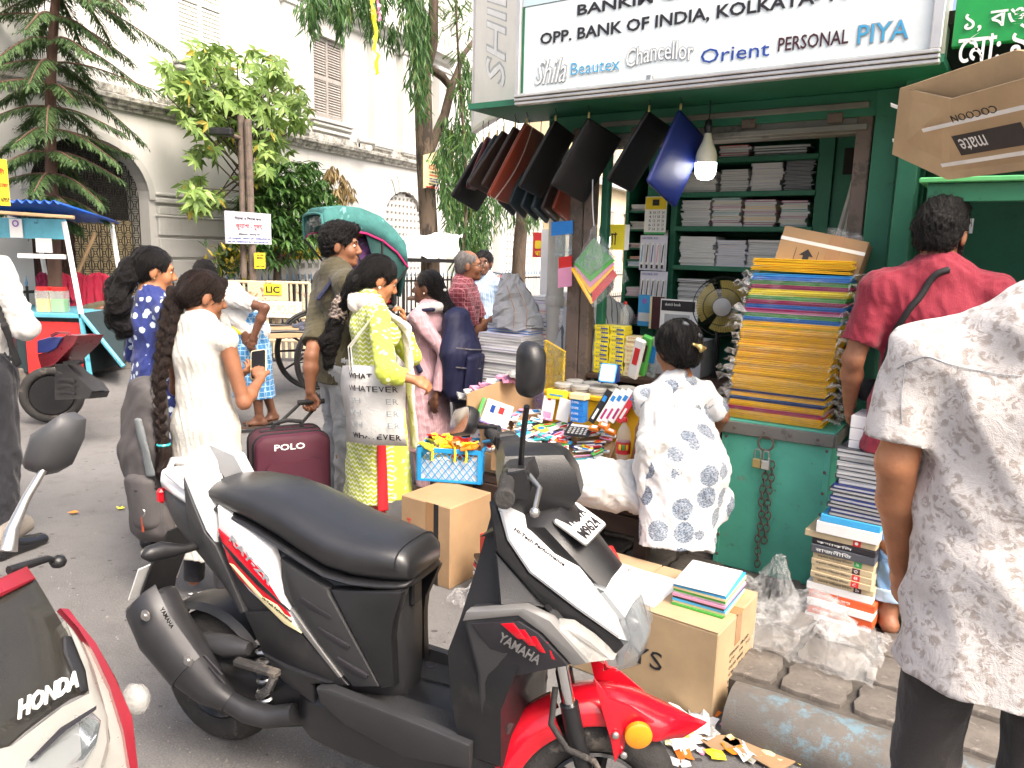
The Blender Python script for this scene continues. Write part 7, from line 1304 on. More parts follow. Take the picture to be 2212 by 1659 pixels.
for e in(-1,1):
 Mgl=world_of(p.o)@Matrix.Translation(V(h(.032*e,.112,.002)))@Matrix(p.hr.tolist()).to_4x4()@Matrix.Rotation(R(90),4,'X');MB().torus(.023,.0022,18,6,Mgl@Matrix.Scale(.8,4,(0,1,0))).build('rim','pl_black',gl);MB().lathe([(.0225,0),(.001,.001)],16,Mgl).build('lens','lens',gl);MB().tube([world_of(p.o)@V(h(*w_))for w_ in((.055*e,.11,.006),(.078*e,.07,.006),(.082*e,-.01,.002))],.002,5).build('temple','pl_black',gl)
MB().tube([world_of(p.o)@V(h(*w_))for w_ in((-.01,.113,.004),(.01,.113,.004))],.002,5).build('bridge','pl_black',gl)
o=MB().box(.04,.004,.06,(0,0,0),world_of(p.o)@TR(J['wrir']+V((-.03,.09,.03)),.4)).build('folded_note','paper');tag(o,'small folded paper in the hand of the man in red checks','paper')
p=Person('man in light blue striped shirt walking behind the man in red checks',at(1040,7.2),R(150),1.6,'skin_dark',False,.009);p.head(R(25));p.set(elbr=p.ub(.26,.06,1.1),wrir=p.ub(.12,.22,1.0));p.body(feet=False);p.tops('cloth_bluestripe',.82,('r','l'),.9,1.0,1.02,'shirt',.005,15);p.pants('cloth_charcoal');p.shoes();p.hair(p.cap(.014,True,True))
p=Person('man sitting behind the book piles with only his head showing',at(1178,6.2)+V((0,.3,-.35)),R(60),1.6,'skin_dark',False,.009);p.head(R(10),R(15));p.body(legs=False);p.tops('cloth_greyblue',.93);p.hair(p.cap(.004),'hair_black')
q0=SQ(1290,700,.95);p=Person('man in grey striped shirt standing inside the stall behind the hanging bag',V((q0.x,q0.y,-.12)),R(25),1.66,'skin_brown',False,.009);p.set(elbr=p.ub(.24,.1,1.1),wrir=p.ub(.1,.3,1.05),elbl=p.ub(-.27,.04,1.06),wril=p.ub(-.25,.1,.82));p.body(legs=False);p.tops('cloth_greystripe',.85,('r','l'),.85,1.0,1.0,'shirt',.005,16);p.hair(p.cap(.01))
sl=SW(1.02,-.2,.46);p=Person('woman in white dress with blue leaf discs sitting cross-legged at the stall',V((sl.x,sl.y,sl.z-.0)),R(26),1.62,'skin_brown',True,.0065);J=p.J;W=lambda x,y,Y:p.pt(x,y,Y)
dz=V((0,0,-.74*1.0))
for n_ in list(J):J[n_]=J[n_]+V((0,0,-.78))
p.set(kner=W(1405,1075,3.42),ankr=W(1330,1085,3.45),toer=W(1290,1090,3.5),knel=W(1262,1040,3.3),ankl=W(1400,1100,3.25),toel=W(1440,1105,3.2),hipr=(.1,.0,.12),hipl=(-.1,.0,.12),elbl=W(1400,890,3.35),wril=W(1370,1000,3.55),elbr=W(1560,900,3.45),wrir=W(1500,1000,3.75))
p.head(R(-2),R(14),0,V(J['nek'])+V((0,.035,.145)));p.body(feet=False)
p.tops('cloth_bigdots',.9,('r','l'),.47,1.0,1.25,'dress',.006,17,fr=(20,20,12),wid=1.2);h=p.hp;q=p.k
p.add('dress_skirt',[Ec(J['che']+V((0,-.02,-.05)),W(1475,1010,3.2),(.175,.125),(.215,.15),V((1,0,0)),k=.04),Ec(W(1475,1010,3.2),W(1462,1185,3.1),(.215,.15),(.19,.11),V((1,0,0)),(0,1),k=.05),Ec(J['wai'],W(1530,1090,3.3),(.16,.1),(.15,.1),V((1,0,0)),k=.05)],'cloth_bigdots',.006,.008,(24,24,10));p.add('white_trousers',[Ec((-.08,.02,.12),W(1300,1045,3.28),.11,.105,k=.05),Ec(W(1300,1045,3.28),W(1262,1040,3.3),.105,.09,k=.05),Ec(W(1262,1040,3.32),W(1400,1085,3.2),.085,.07,k=.05)],'cloth_white',.006,.008,(30,30,18));p.add('scarf',[Ec(J['shol']+V((.03,-.03,.02)),W(1412,960,3.12),(.08,.06),(.085,.05),V((0,1,0)),k=.05),Ec(W(1412,960,3.12),W(1405,1080,3.12),(.08,.045),(.05,.04),V((1,0,0)),(0,1),k=.04)],'cloth_white',.006,.008,(40,40,14))
p.hair(p.cap(.02,True,False)+[El(h(.0,-.07,-.03),(.085*q,.065*q,.07*q),p.hr,.04),El(h(0,-.06,.05),(.08*q,.075*q,.07*q),p.hr,.04)],'hair_black',.003);p.add('hair_clip',[Ec(h(-.01,-.15,.0),h(.06,-.14,-.02),.008,.01,k=.005),El(h(.03,-.15,-.02),(.014,.01,.02),p.hr,.01)],'brass');p.add('hair_band',[Ec(h(-.02,-.11,.1),h(.05,-.12,.04),.014,.014,k=.01)],'dark_cover')
p=Person('bearded man in dark red polo shirt and jeans with a black sling strap',V((1.62,2.95,.1)),R(-18),1.74,'skin_brown',False,.007);J=p.J;p.set(elbl=p.ub(-.26,-.02,1.1),wril=p.ub(-.24,.12,.9),elbr=p.ub(.27,.12,1.2),wrir=p.ub(.2,.4,1.25),hipl=(-.07,0,.93),knel=(-.05,.02,.5),ankl=(-.03,.0,.085),toel=(-.06,.17,.03));p.head(R(-30),R(6));p.body();polo_=p.tops('cloth_polo',.8,('r','l'),.38,1.04,1.14,'polo_shirt',.004,18);p.pants('cloth_jeans',.1,.95,'jeans',.006,4,.98);q=p.k;h=p.hp
for sd in 'rl':A_=J['ank'+sd];K_=J['kne'+sd];p.add('rolled_cuff',[Ec(A_.lerp(K_,.12),A_.lerp(K_,.26),.075,.073,flat=(1,1),k=.005)],'pl_sky' if 0 else mat('denim_pale',(.35,.46,.58),.9),.003,.008)
p.sandals('shoe_black');p.hair(p.cap(.012,True,True)+[El(h(0,.01,.1),np.array((.08,.09,.04))*q,p.hr,.03)],'hair_black',.004,(120,120,120));p.add('beard',[El(h(0,.05,-.085),np.array((.052,.05,.035))*q,p.hr,.02),Ec(h(.062,.02,-.03),h(.05,.045,-.08),.016,.022,k=.02),Ec(h(-.062,.02,-.03),h(-.05,.045,-.08),.016,.022,k=.02)],'hair_black',.002)
ss=thing('sling_bag','small black sling bag worn in front of the red polo shirt','bag',world_of(p.o)@V((-.1,-.12,1.2)),R(-18));Wp=world_of(p.o);Wb=world_of(ss).inverted()@Wp
bb('bag_body',[Ec((-.18,.14,.98),(-.02,.2,.98),.05,.05,k=.03)],'strap_black',.002,.009,ss,Wb)
p=Person('man in white and taupe leaf print shirt seen from behind, nearest at the right',V((1.06,1.52,0)),R(-30),1.76,'skin_tan',False,.006);J=p.J;W=lambda x,y,Y:p.pt(x,y,Y);p.set(elbl=W(1935,1000,1.6),wril=W(1945,1215,1.72),elbr=p.ub(.3,.05,1.12),wrir=p.ub(.25,.2,.95));p.hd={'l':(.05,.12,-1)};p.palm={'l':(.8,.3,0)};p.curl['l']=.55;p.head(R(-25),R(8),R(14),p.ub(.11,.05,1.58));p.body(feet=False)
shirt_=p.tops('cloth_leafprint',.76,('r','l'),.4,1.1,1.08,'shirt',.006,19,wid=1.08,fr=(14,14,16));p.pants('cloth_charcoal',.04,.9,'trousers',.004,5,1.35,(14,14,14));p.shoes();p.hair(p.cap(.01));q=p.k
def seam(o,px,mt,r_=.0016,name='seam'):
 """stitch line laid on a garment's own surface"""
 M2=world_of(o.parent);nv=len(o.data.vertices);co=np.zeros(nv*3);o.data.vertices.foreach_get('co',co);co=co.reshape(-1,3);A=np.array(M2);w_=co@A[:3,:3].T+A[:3,3];C_=np.array(cam.matrix_world.inverted());c_=w_@C_[:3,:3].T+C_[:3,3];u=1106+FPX*c_[:,0]/-c_[:,2];v_=829.5-FPX*c_[:,1]/-c_[:,2];pts=[]
 for a,b in zip(px,px[1:]):
  for k in range(8):
   x,y=a[0]+(b[0]-a[0])*k/8,a[1]+(b[1]-a[1])*k/8;d=np.hypot(u-x,v_-y);near=np.where(d<14)[0]
   if len(near):i=near[np.argmin(-c_[near,2])];q_=V(co[i])+(M2.inverted()@V((0,0,CAM_H))-V(co[i])).normalized()*.0015;pts+=[q_]if not pts or(q_-pts[-1]).length>.004 else[]
 for _ in range(6):pts=[pts[0]]+[(a+b*2+c2_)/4 for a,b,c2_ in zip(pts,pts[1:],pts[2:])]+[pts[-1]]if len(pts)>2 else pts
 if len(pts)>2:MB().tube(pts,r_,5).build(name,mt,o.parent,True,False,True)
seam(polo_,[(2040,575),(2000,605),(1955,665),(1912,735),(1895,800)],'strap_black',.013,'sling_strap');seam(shirt_,[(1925,800),(1960,782),(1995,776),(2080,790),(2210,815)],'ink_grey',.0009);seam(shirt_,[(1945,790),(1935,860),(1938,930)],'ink_grey',.0008)
p=Person('rickshaw puller in white vest and blue checked cloth leaning forward',at(556,6.5),R(82),1.62,'skin_dark',False,.0075,bend=R(42));J=p.J;W=lambda x,y,Y:p.pt(x,y,Y);p.set(elbl=W(572,665,6.3),wril=W(546,732,6.28),elbr=W(560,680,6.85),wrir=W(540,738,6.85),knel=W(548,815,6.4),ankl=W(560,900,6.45),toel=W(535,915,6.42),kner=W(560,810,6.65),ankr=W(588,890,6.75),toer=W(575,905,6.7));p.hd={'l':(0,.3,-.9),'r':(0,.3,-.9)};p.palm={'l':(1,0,0),'r':(-1,0,0)};p.curl={'l':.9,'r':.9}
p.head(R(0),R(30),0,W(440,592,6.5));J['nek']=W(462,622,6.5);p.body();p.sandals();p.tops('cloth_white',.96,('r','l'),.4,1.08,1.0,'shirt',.005,21,wid=1.1);hl=W(545,700,6.5);p.add('checked_cloth',[Ec(hl,W(545,760,6.5),(.15,.12),(.17,.15),V((1,0,0)),k=.04),Ec(W(545,760,6.5),W(548,858,6.5),(.17,.15),(.14,.19),V((1,0,0)),(0,1),k=.04)],'cloth_lungi',.007,.009,(26,26,8));p.hair(p.cap(.006),'hair_black',.002)
p.add('waist_pouch',[Ec(W(505,712,6.38),W(525,722,6.36),.03,.02,k=.02)],'pl_yellow',.004,.008);p.add('shoulder_towel',[Ec(W(478,640,6.4),W(495,740,6.35),(.05,.015),(.04,.012),V((0,1,0)),(0,1),k=.02)],'cloth_offwhite',.005,.008)
# ================================================================ parked scooter (its own frame: x ahead, y left, z up; rear axle over the origin)
mat('sc_black',(.014,.014,.0155),.34,var=.15,vsc=4,bump=.12,bs=320,rvar=.1,c2=(.06,.056,.05),th=.56,c2s=7,tw=.4);mat('sc_grey',(.03,.03,.032),.42,var=.12,vsc=4,bump=.2,bs=380,c2=(.1,.095,.09),th=.66,c2s=5);mat('sc_white',(.72,.72,.715),.2,var=.03,coat=.5,c2=(.06,.06,.06),th=.74,c2s=14,tw=.01);mat('sc_silver',(.25,.245,.24),.35,.5,var=.06);mat('sc_red',(.55,.006,.018),.22,var=.08,coat=.6,rvar=.06);mat('sc_deck',(.035,.035,.037),.6,var=.3,vsc=7,bump=.5,bs=420,c2=(.14,.135,.125),th=.6,c2s=4,tw=.12)
g=NG('seat_vinyl');n=g.noise(300,3,.6);n2=g.noise(7,6,.7,g.map((1,5,5)));g.bump(g.math('MULTIPLY_ADD',g.ramp(n2,.62,.66),-.6,n),.16,.004);reg('seat_vinyl',g.out(Base__Color=g.mix(g.ramp(g.noise(3,5,.6),.3,.7),(.012,.012,.0135),(.02,.02,.0215)),Coat__Weight=.25,Coat__Roughness=.25,Roughness=g.math('MULTIPLY_ADD',g.noise(9,5,.6),.2,.24)))
mat('rubber',(.028,.026,.025),.8,var=.3,vsc=10,c2=(.11,.095,.08),th=.58,c2s=9,bump=.4,bs=120);mat('chrome',(.75,.75,.75),.08,1,var=.02);mat('headlamp',(.3,.33,.35),.04,alpha=.4,var=.02,coat=.6);mat('amber',(.75,.25,.01),.25,coat=.4);mat('clear_lens',(.42,.42,.4),.12,alpha=.6,coat=.4,bump=.6,bs=90);mat('muffler_black',(.03,.03,.033),.4,.3,var=.2,rvar=.1,c2=(.12,.09,.07),th=.68,c2s=10)
RR=V((-.93,2.29,0));FX=V((.235,1.78,0));ang=math.atan2(FX.y-RR.y,FX.x-RR.x);scn=thing('scooter','parked white, red and black scooter with a long black seat in the foreground','scooter',RR,ang);MSC=world_of(scn);ei=nrm2(FX.x-RR.x,FX.y-RR.y);ni=(-ei[1],ei[0])
def C(cx_,cy_,off):x,z_=_pl(281+cx_*.537,972+cy_*.537,(RR.x,RR.y),ei,ni,-off);return V((x,-off,z_))
ST=Matrix.Translation(V((1.25,0,0)))@Matrix.Rotation(R(25),4,'Z')@Matrix.Translation(V((-1.25,0,0)));SB=Matrix.Translation(V((1.05,0,0)))@Matrix.Rotation(R(28),4,'Z')@Matrix.Translation(V((-1.05,0,0)))
def lq(name,b_,mt,smooth=40,M2=None):b_.v=[(M2 or ST)@v_ for v_ in b_.v];return b_.build(name,mt,scn,smooth,False,True)
def lp(name,b_,mt,smooth=40,parent=scn):return b_.build(name,mt,parent,smooth,False,parent is scn)
def puff(name,pts,mt,th=.03,mirror=True,round_=.008,parent=scn):
 """panel traced on the scooter's flank: corners carry their own distance from the middle plane"""
 c=[C(*q)for q in pts]
 if len(c)>2 and sum((c[i].x*c[(i+1)%len(c)].z-c[(i+1)%len(c)].x*c[i].z)for i in range(len(c)))<0:c=c[::-1]
 i2=inset([(q.x,q.z)for q in c],round_);i1=inset([(q.x,q.z)for q in c],round_*.3)
 for sg_ in((1,-1)if mirror else(1,)):
  rs=[[(q.x,sg_*(q.y+th),q.z)for q in c],[(q.x,sg_*(q.y+round_),q.z)for q in c],[(u[0],sg_*(q.y+round_*.3),u[1])for q,u in zip(c,i1)],[(u[0],sg_*q.y,u[1])for q,u in zip(c,i2)]]
  b_=MB();b_.rings(rs if sg_>0 else[r_[::-1]for r_ in rs]);lp(name,b_,mt,35,parent)
def sec(x,zt,zb,w,n=20,pw=2.6):
 """closed cross-section at x: soft shoulders, flat underside"""
 out=[]
 for i in range(n):
  a=2*math.pi*i/n;c_,s_=math.cos(a),math.sin(a);e=2/pw;out.append((x,w*abs(c_)**e*(1 if c_>0 else-1),(zt+zb)/2+(zt-zb)/2*abs(s_)**e*(1 if s_>0 else-1)))
 return out
def wheel(x,name,disc):
 M2=TR((x,0,.225),0,R(90));M2=ST@M2 if disc else M2;t_=lp(name,MB().torus(.172,.053,44,14,M2,sq=(1,.95)),'rubber',True);rm=MB();rm.lathe([(.128,-.045),(.135,-.04),(.118,-.02),(.118,.02),(.135,.04),(.128,.045)],30,M2,cap=(False,False));rm.build('rim','sc_black',t_,40,False,True)
 sp=MB()
 for k in range(5):a=6.283*k/5;sp.tube([M2@V((.03*math.cos(a),.03*math.sin(a),0)),M2@V((.122*math.cos(a+.1),.122*math.sin(a+.1),0))],[.022,.016],6)
 sp.lathe([(.04,-.06),(.045,-.02),(.045,.02),(.04,.06)],16,M2);sp.build('hub','sc_black',t_,40,False,True)
 if disc:MB().lathe([(.095,-.002),(.095,.002)],30,M2@TR((0,0,.055))).build('brake_disc','steel',t_,None,False,True)
 return t_
wheel(0,'rear_wheel',False);wheel(1.272,'front_wheel',True)
S_=[(.01,.878,.85,.05),(.03,.893,.845,.085),(.07,.91,.842,.105),(.15,.922,.833,.12),(.26,.922,.812,.132),(.36,.905,.785,.142),(.45,.878,.755,.15),(.53,.855,.73,.152),(.61,.842,.722,.145),(.68,.836,.722,.128),(.735,.828,.725,.112),(.762,.81,.73,.1),(.77,.79,.735,.085)]
S_=[(x,zt,zb,w*.94)for x,zt,zb,w in S_];st=lp('seat',MB().rings([sec(x,zt,zb,w,24,2.9)for x,zt,zb,w in S_]),'seat_vinyl',60)
MB().rings([sec(x,zb+.012,zb-.012,w+.002,24,2.9)for x,zt,zb,w in S_]).build('seat_base','sc_black',st,60,False,True);MB().tube([V((x,y*1.002,z_+.001))for x,y,z_ in sec(.735,.8285,.725,.106,24,2.9)[:13]],.0022,5).build('seam','sc_black',st,None,False,True)
lp('body_core',MB().rings([sec(x,zt,zb,w,20,3.2)for x,zt,zb,w in((-.16,.85,.79,.05),(-.08,.85,.72,.085),(.05,.82,.62,.1),(.2,.8,.5,.112),(.4,.77,.4,.122),(.54,.74,.33,.125),(.65,.73,.34,.105),(.71,.72,.34,.075),(.73,.69,.35,.05))]),'sc_grey',40)
puff('rear_cowl',[(212,30,.07),(262,-10,.05),(300,60,.085),(335,250,.112),(340,378,.118),(300,330,.118),(255,225,.112),(214,120,.1)],'sc_white',.05,round_=.012);lp('tail_top',MB().rings([sec(x,zt,zb,w,16,2.6)for x,zt,zb,w in((-.19,.9,.87,.03),(-.16,.905,.84,.06),(-.08,.885,.83,.085),(-.01,.86,.81,.09))]),'sc_white',50);lp('grab_rail',MB().tube([(-.02,-.085,.88),(-.1,-.08,.915),(-.17,0,.925),(-.1,.08,.915),(-.02,.085,.88)],.012,8),'sc_white',60)
puff('tail_fin',[(210,112,.1),(222,255,.112),(255,375,.115),(335,490,.118),(405,600,.12),(440,662,.12),(458,655,.12),(395,500,.122),(342,385,.122),(300,335,.12),(252,220,.115)],'sc_grey',.05)
puff('side_panel',[(345,225,.116),(352,315,.12),(365,380,.122),(405,480,.126),(475,570,.13),(560,645,.134),(690,742,.138),(645,655,.138),(605,590,.136),(583,470,.132),(562,402,.13),(500,345,.126)],'sc_white',.03,round_=.01)
puff('red_graphic',[(353,318,.1245),(420,375,.1275),(520,480,.131),(582,575,.1355),(645,672,.1405),(590,645,.138),(500,580,.1335),(440,520,.13),(398,458,.128)],'sc_red',.006,round_=.001);puff('dark_graphic',[(352,352,.126),(440,445,.1305),(520,530,.1345),(600,610,.139),(640,650,.1415),(590,612,.139),(510,545,.1345),(430,460,.131)],'sc_black',.006,False,.001);puff('cream_stripe',[(398,456,.1295),(415,462,.1298),(530,590,.1365),(592,625,.1385),(688,738,.1425),(620,700,.1405),(530,612,.1365)],'pl_cream',.006,round_=.001)
puff('lower_side',[(455,655,.122),(560,648,.134),(690,745,.138),(880,950,.14),(800,965,.14),(620,870,.138),(530,820,.13),(490,730,.126)],'sc_black',.05);puff('silver_trim',[(642,640,.141),(655,650,.141),(850,915,.142),(838,918,.142),(700,745,.142)],'sc_silver',.02,round_=.002)
puff('vent_panel',[(600,440,.132),(660,480,.138),(790,560,.14),(800,590,.14),(1000,955,.132),(895,958,.138),(760,790,.141),(640,600,.139)],'sc_grey',.03)
for q in((680,600),(752,720),(825,840)):puff('vent_slot',[(q[0],q[1],.1425),(q[0]+8,q[1]-6,.1425),(q[0]+130,q[1]+70,.142),(q[0]+125,q[1]+82,.142),(q[0]+40,q[1]+40,.1425)],'ink_black',.008,round_=.001)
puff('front_flank',[(800,562,.134),(1098,572,.112),(1060,690,.1),(1050,760,.102),(1060,958,.098),(1005,962,.128)],'sc_black',.03);lp('seat_lock',MB().box(.02,.05,.07,(.735,0,.67),b=.006),'sc_black')
lp('floor_board',MB().rings([sec(x,zt,zb,w,16,5)for x,zt,zb,w in((.4,.33,.2,.1),(.48,.365,.2,.15),(.6,.372,.19,.158),(.85,.374,.19,.165),(1.0,.376,.2,.16),(1.06,.4,.26,.14))]),'sc_black',30)
for e in(-1,1):lp('floor_mat',MB().prism([(.56,e*.05),(1.0,e*.06),(1.0,e*.158),(.66,e*.158),(.56,e*.13)],.006,TR((0,0,.371))),'sc_deck',None)
for x,y in((.7,-.12),(.93,-.13),(.72,.12)):lp('floor_bolt',MB().lathe([(.016,0),(.016,.002),(.008,.003)],14,TR((x,y,.377))),'ink_black')
puff('side_skirt',[(745,960,.17),(800,965,.175),(1120,1090,.18),(1365,1190,.18),(1365,1290,.17),(1100,1240,.165),(860,1110,.16),(760,1020,.155)],'sc_grey',.03);puff('passenger_rest',[(530,820,.14),(620,868,.148),(810,940,.15),(730,945,.15),(745,1030,.148),(690,990,.146),(610,930,.142)],'sc_black',.04)
lp('leg_shield',MB().rings([[(x0,-w,z_),(x0+.0,w,z_),(x1-.02,w,z_),(x1,w*.5,z_),(x1,-w*.5,z_),(x1-.02,-w,z_)]for z_,x0,x1,w in((.3,.98,1.1,.12),(.34,.965,1.1,.155),(.5,.94,1.1,.165),(.62,.93,1.14,.165),(.7,.95,1.16,.14),(.85,.98,1.12,.1),(.97,1.0,1.1,.07))]),'sc_black',30)
puff('wing_panel',[(1337,690,.18),(1352,655,.18),(1580,640,.17),(1685,690,.16),(1832,858,.135),(1700,885,.14),(1500,925,.15),(1480,1010,.145),(1525,1130,.14),(1482,1260,.14),(1400,1110,.16),(1392,900,.175)],'sc_grey',.06,round_=.012);puff('wing_rim',[(1335,690,.186),(1350,652,.186),(1582,636,.176),(1690,688,.165),(1838,860,.139),(1780,872,.142),(1660,740,.165),(1560,668,.178),(1380,685,.184)],'sc_silver',.03,round_=.004)
puff('wing_graphic',[(1375,700,.1845),(1560,690,.1775),(1640,740,.1715),(1760,868,.1505),(1500,920,.1585),(1480,850,.168)],'ink_black',.01,False,.001)
for k in range(4):puff('red_graphic',[(1490+48*k,700+22*k,.1815-.006*k),(1540+46*k,698+26*k,.181-.006*k),(1590+40*k,762+28*k,.1755-.0065*k),(1560+44*k,762+26*k,.176-.0065*k)],'sc_red',.005,False,.001)
def stx(t_,a,b,h,mt,off,off2=None,bold=.02):p0,p1=C(*a,off),C(*b,off2 or off);u=p1-p0;Mx=frame(MSC@p0,MSC.to_3x3()@u,MSC.to_3x3()@V((-u.z,0,u.x)));return text(t_,Mx,u.length,h,mt,scn,bold=bold)
stx('YAMAHA',(1478,765),(1640,865),.026,'sc_silver',.184,.17);stx('YAMAHA',(120,640),(165,720),.018,'sc_black',.286);stx('Hi-Tech Performance',(1543,322),(1745,468),.009,'ink_black',.143,.115,.03);stx('Hi-Tech Performance',(532,598),(650,694),.008,'ink_black',.1385,.1425,.02);stx('RAY-ZR',(398,362),(560,548),.022,'ink_grey',.1275,.1335)
puff('beak',[(1470,222,.13),(1490,226,.128),(1700,425,.105),(1800,478,.098),(1880,570,.085),(1955,665,.07),(2000,778,.055),(1960,765,.062),(1790,645,.095),(1600,500,.125),(1510,365,.138)],'sc_white',.05,round_=.012)
puff('beak_lower',[(1440,212,.13),(1470,224,.13),(1510,366,.136),(1600,502,.122),(1790,648,.092),(1998,782,.05),(1940,835,.06),(1780,740,.09),(1640,610,.12),(1468,410,.135)],'sc_black',.06);puff('apron',[(1466,410,.13),(1640,612,.125),(1720,690,.12),(1660,640,.14),(1484,632,.15)],'sc_black',.05)
tp=[C(1570,232,0),C(1742,232,0),C(1850,360,0),C(1960,495,0),C(2035,605,0),C(2078,740,0),C(2060,815,0)];rs=[]
for q,w in zip(tp,(.115,.1,.088,.075,.06,.045,.03)):rs.append([(q.x+.005,0,q.z+.012),(q.x,-w*.6,q.z+.006),(q.x-.01,-w,q.z-.02),(q.x-.06,-w,q.z-.05),(q.x-.06,w,q.z-.05),(q.x-.01,w,q.z-.02),(q.x,w*.6,q.z+.006)])
lp('nose_cover',MB().rings(rs[:4]),'sc_black',50);lp('nose_strip',MB().rings(rs[3:5]),'sc_white',50);hl=lp('headlight',MB().rings([[V(p_)*1.0+V((.004,0,0))for p_ in r_]for r_ in rs[4:]]),'headlamp',50);MB().rings([[(p_[0]-.03,p_[1]*.8,p_[2]-.01)for p_ in r_]for r_ in rs[4:]]).build('reflector','chrome',hl,50,False,True);MB().lathe([(.02,0),(.02,.03),(.008,.045)],12,TR((tp[4].x-.03,0,tp[4].z-.06),0,0,R(90))).build('bulb','steel',hl,40,False,True)
puff('headlight_side',[(1862,540,.086),(1940,575,.075),(2030,640,.058),(2070,740,.045),(2050,815,.04),(2005,780,.052),(1955,668,.068)],'headlamp',.04,round_=.006);puff('turn_signal',[(1702,705,.152),(1765,712,.14),(1850,770,.12),(1940,852,.09),(1838,862,.125)],'clear_lens',.04,round_=.01)
c_=C(1810,310,0);Mpl=TR((c_.x,0,c_.z+.01),R(90),0,0)@Matrix.Rotation(R(28),4,'X');pb=lp('number_plate',MB().prism([(x-.08,y-.048)for x,y in rounded(.16,.096,.01)],.004,Mpl),'pl_white');MB().prism([(x-.083,y-.051)for x,y in rounded(.166,.102,.011)],.003,Mpl@TR((0,0,-.001))).build('plate_frame','steel',pb,None,False,True);text('WB07A',MSC@Mpl@TR((-.06,.005,.0045)),.12,.032,'ink_black',pb,bold=.02);text('M9624',MSC@Mpl@TR((-.06,-.04,.0045)),.12,.032,'ink_black',pb,bold=.02)
hb_=lq('handlebar_cover',MB().rings([[(x-.04*(1-abs(y)*2),y,z_+.018),(x+.03*(1-abs(y)*2),y,z_+.024),(x+.055*(1-abs(y)*2.2),y,z_-.015),(x+.025,y,z_-.07*(1-abs(y)*2)),(x-.04*(1-abs(y)),y,z_-.06*(1-abs(y)*2))]for x,y,z_ in((1.02,-.2,1.1),(1.03,-.12,1.1),(1.05,-.06,1.1),(1.06,0,1.105),(1.05,.06,1.1),(1.03,.12,1.1),(1.02,.2,1.1))]),'sc_black',40,SB)
lq('instrument_cowl',MB().rings([[(1.03-w*.4,-w,z_),(1.03-w*.4,w,z_),(1.13+k,w*.8,z_),(1.15+k,0,z_),(1.13+k,-w*.8,z_)]for z_,w,k in((.95,.06,-.02),(.98,.085,.03),(1.03,.105,.06),(1.085,.1,.045),(1.125,.075,.015),(1.135,.03,-.02))]),'sc_black',40,SB);lp('steering_column',MB().tube([(1.06,0,1.0),(1.12,0,.8),(1.18,0,.6)],.05,10),'sc_black')
for e in(-1,1):
 gp=lq('grip',MB().tube([(1.0,e*.17,1.1),(.985,e*.3,1.095)],.018,12),'rubber',60,SB);MB().lathe([(.024,0),(.022,.012),(.02,.014)],14,SB@TR((.985,e*.3,1.095),0,R(-90*e))).build('bar_end','rubber',gp,40,False,True);lq('brake_lever',MB().tube([(1.05,e*.15,1.1),(1.07,e*.22,1.09),(1.05,e*.31,1.07)],[.009,.007,.006],8),'steel' if e<0 else 'sc_black',60,SB);lq('lever_tip',MB().lathe([(.001,-.012),(.009,-.008),(.012,0),(.009,.008),(.001,.012)],12,TR((1.05,e*.315,1.068))),'steel',True,SB);lq('switch_block',MB().box(.06,.05,.05,(1.02,e*.165,1.1),b=.01),'sc_black',None,SB)
 rm_=[V((1.1,-.13,1.12)),V((1.12,-.17,1.2)),V((1.14,-.2,1.28))]if e<0 else[V((.93,.14,1.08)),V((.89,.2,1.12)),V((.8,.25,1.1))]
 ms=lp('mirror',MB().tube(rm_,.007,8),'sc_black',60);mc=V((1.155,-.215,1.365))if e<0 else V((.745,.27,1.105));Mm=frame(mc,V((-.45,-.85,0)),V((0,0,1)))if e<0 else frame(mc,V((.75,-.6,.3)),V((-.1,.45,.85)));w_,h_=(.03,.062)if e<0 else(.075,.042)
 ol=[(x-w_,y-h_)for x,y in rounded(2*w_,2*h_,.03,6)];MB().rings([[(x,y,.018)for x,y in ol],[(x,y,.0)for x,y in ol],[(x*.8,y*.85,-.02)for x,y in ol],[(x*.4,y*.4,-.03)for x,y in ol]],Mm).build('housing','sc_black',ms,60,False,True);MB().prism([(x*.92,y*.92)for x,y in ol],.001,Mm@TR((0,0,.0185))).build('mirror_glass','chrome',ms,None,False,True)
lq('brake_hose',MB().tube([(1.16,-.07,.56),(1.15,-.1,.48),(1.19,-.11,.42),(1.26,-.1,.38),(1.3,-.09,.3)],.008,8),'rubber',60)
for e in(-1,1):fk=lq('fork_tube',MB().tube([(1.165,e*.075,.66),(1.2,e*.075,.5)],.016,12),'chrome',60);lq('fork_leg',MB().tube([(1.195,e*.075,.52),(1.21,e*.078,.45),(1.28,e*.078,.2)],[.024,.024,.02],12),'sc_black',60)
def fend(a0,a1,n,rad,w,tip=0):
 rs=[]
 for i in range(n):
  a=R(a0+(a1-a0)*i/(n-1));u=i/(n-1);rr=rad+tip*max(0,u-.6)**2;ww=w*(1-.9*max(0,u-.75)/.25 if tip else 1)
  ring=[(q,z_)for q,z_ in((-1,-.055),(-.95,-.02),(-.6,.006),(0,.014),(.6,.006),(.95,-.02),(1,-.055))];ring=ring+[(q*.94,z_-.006)for q,z_ in ring[::-1]];rs.append([(1.272+math.cos(a)*(rr+z_),q*ww,.225+math.sin(a)*(rr+z_))for q,z_ in ring])
 return MB().rings(rs)
lq('front_fender',fend(176,114,14,.275,.064),'sc_red',40);lq('front_fender',fend(104,34,18,.285,.066,.35),'sc_red',40)
_C=C
WC=MSC@ST@V((1.272,0,0));e2=nrm2(math.cos(ang+R(25)),math.sin(ang+R(25)));n2_=(-e2[1],e2[0])
def C(cx_,cy_,off):x,z_=_pl(281+cx_*.537,972+cy_*.537,(WC.x,WC.y),e2,n2_,-off);return V((x+1.272,-off,z_))
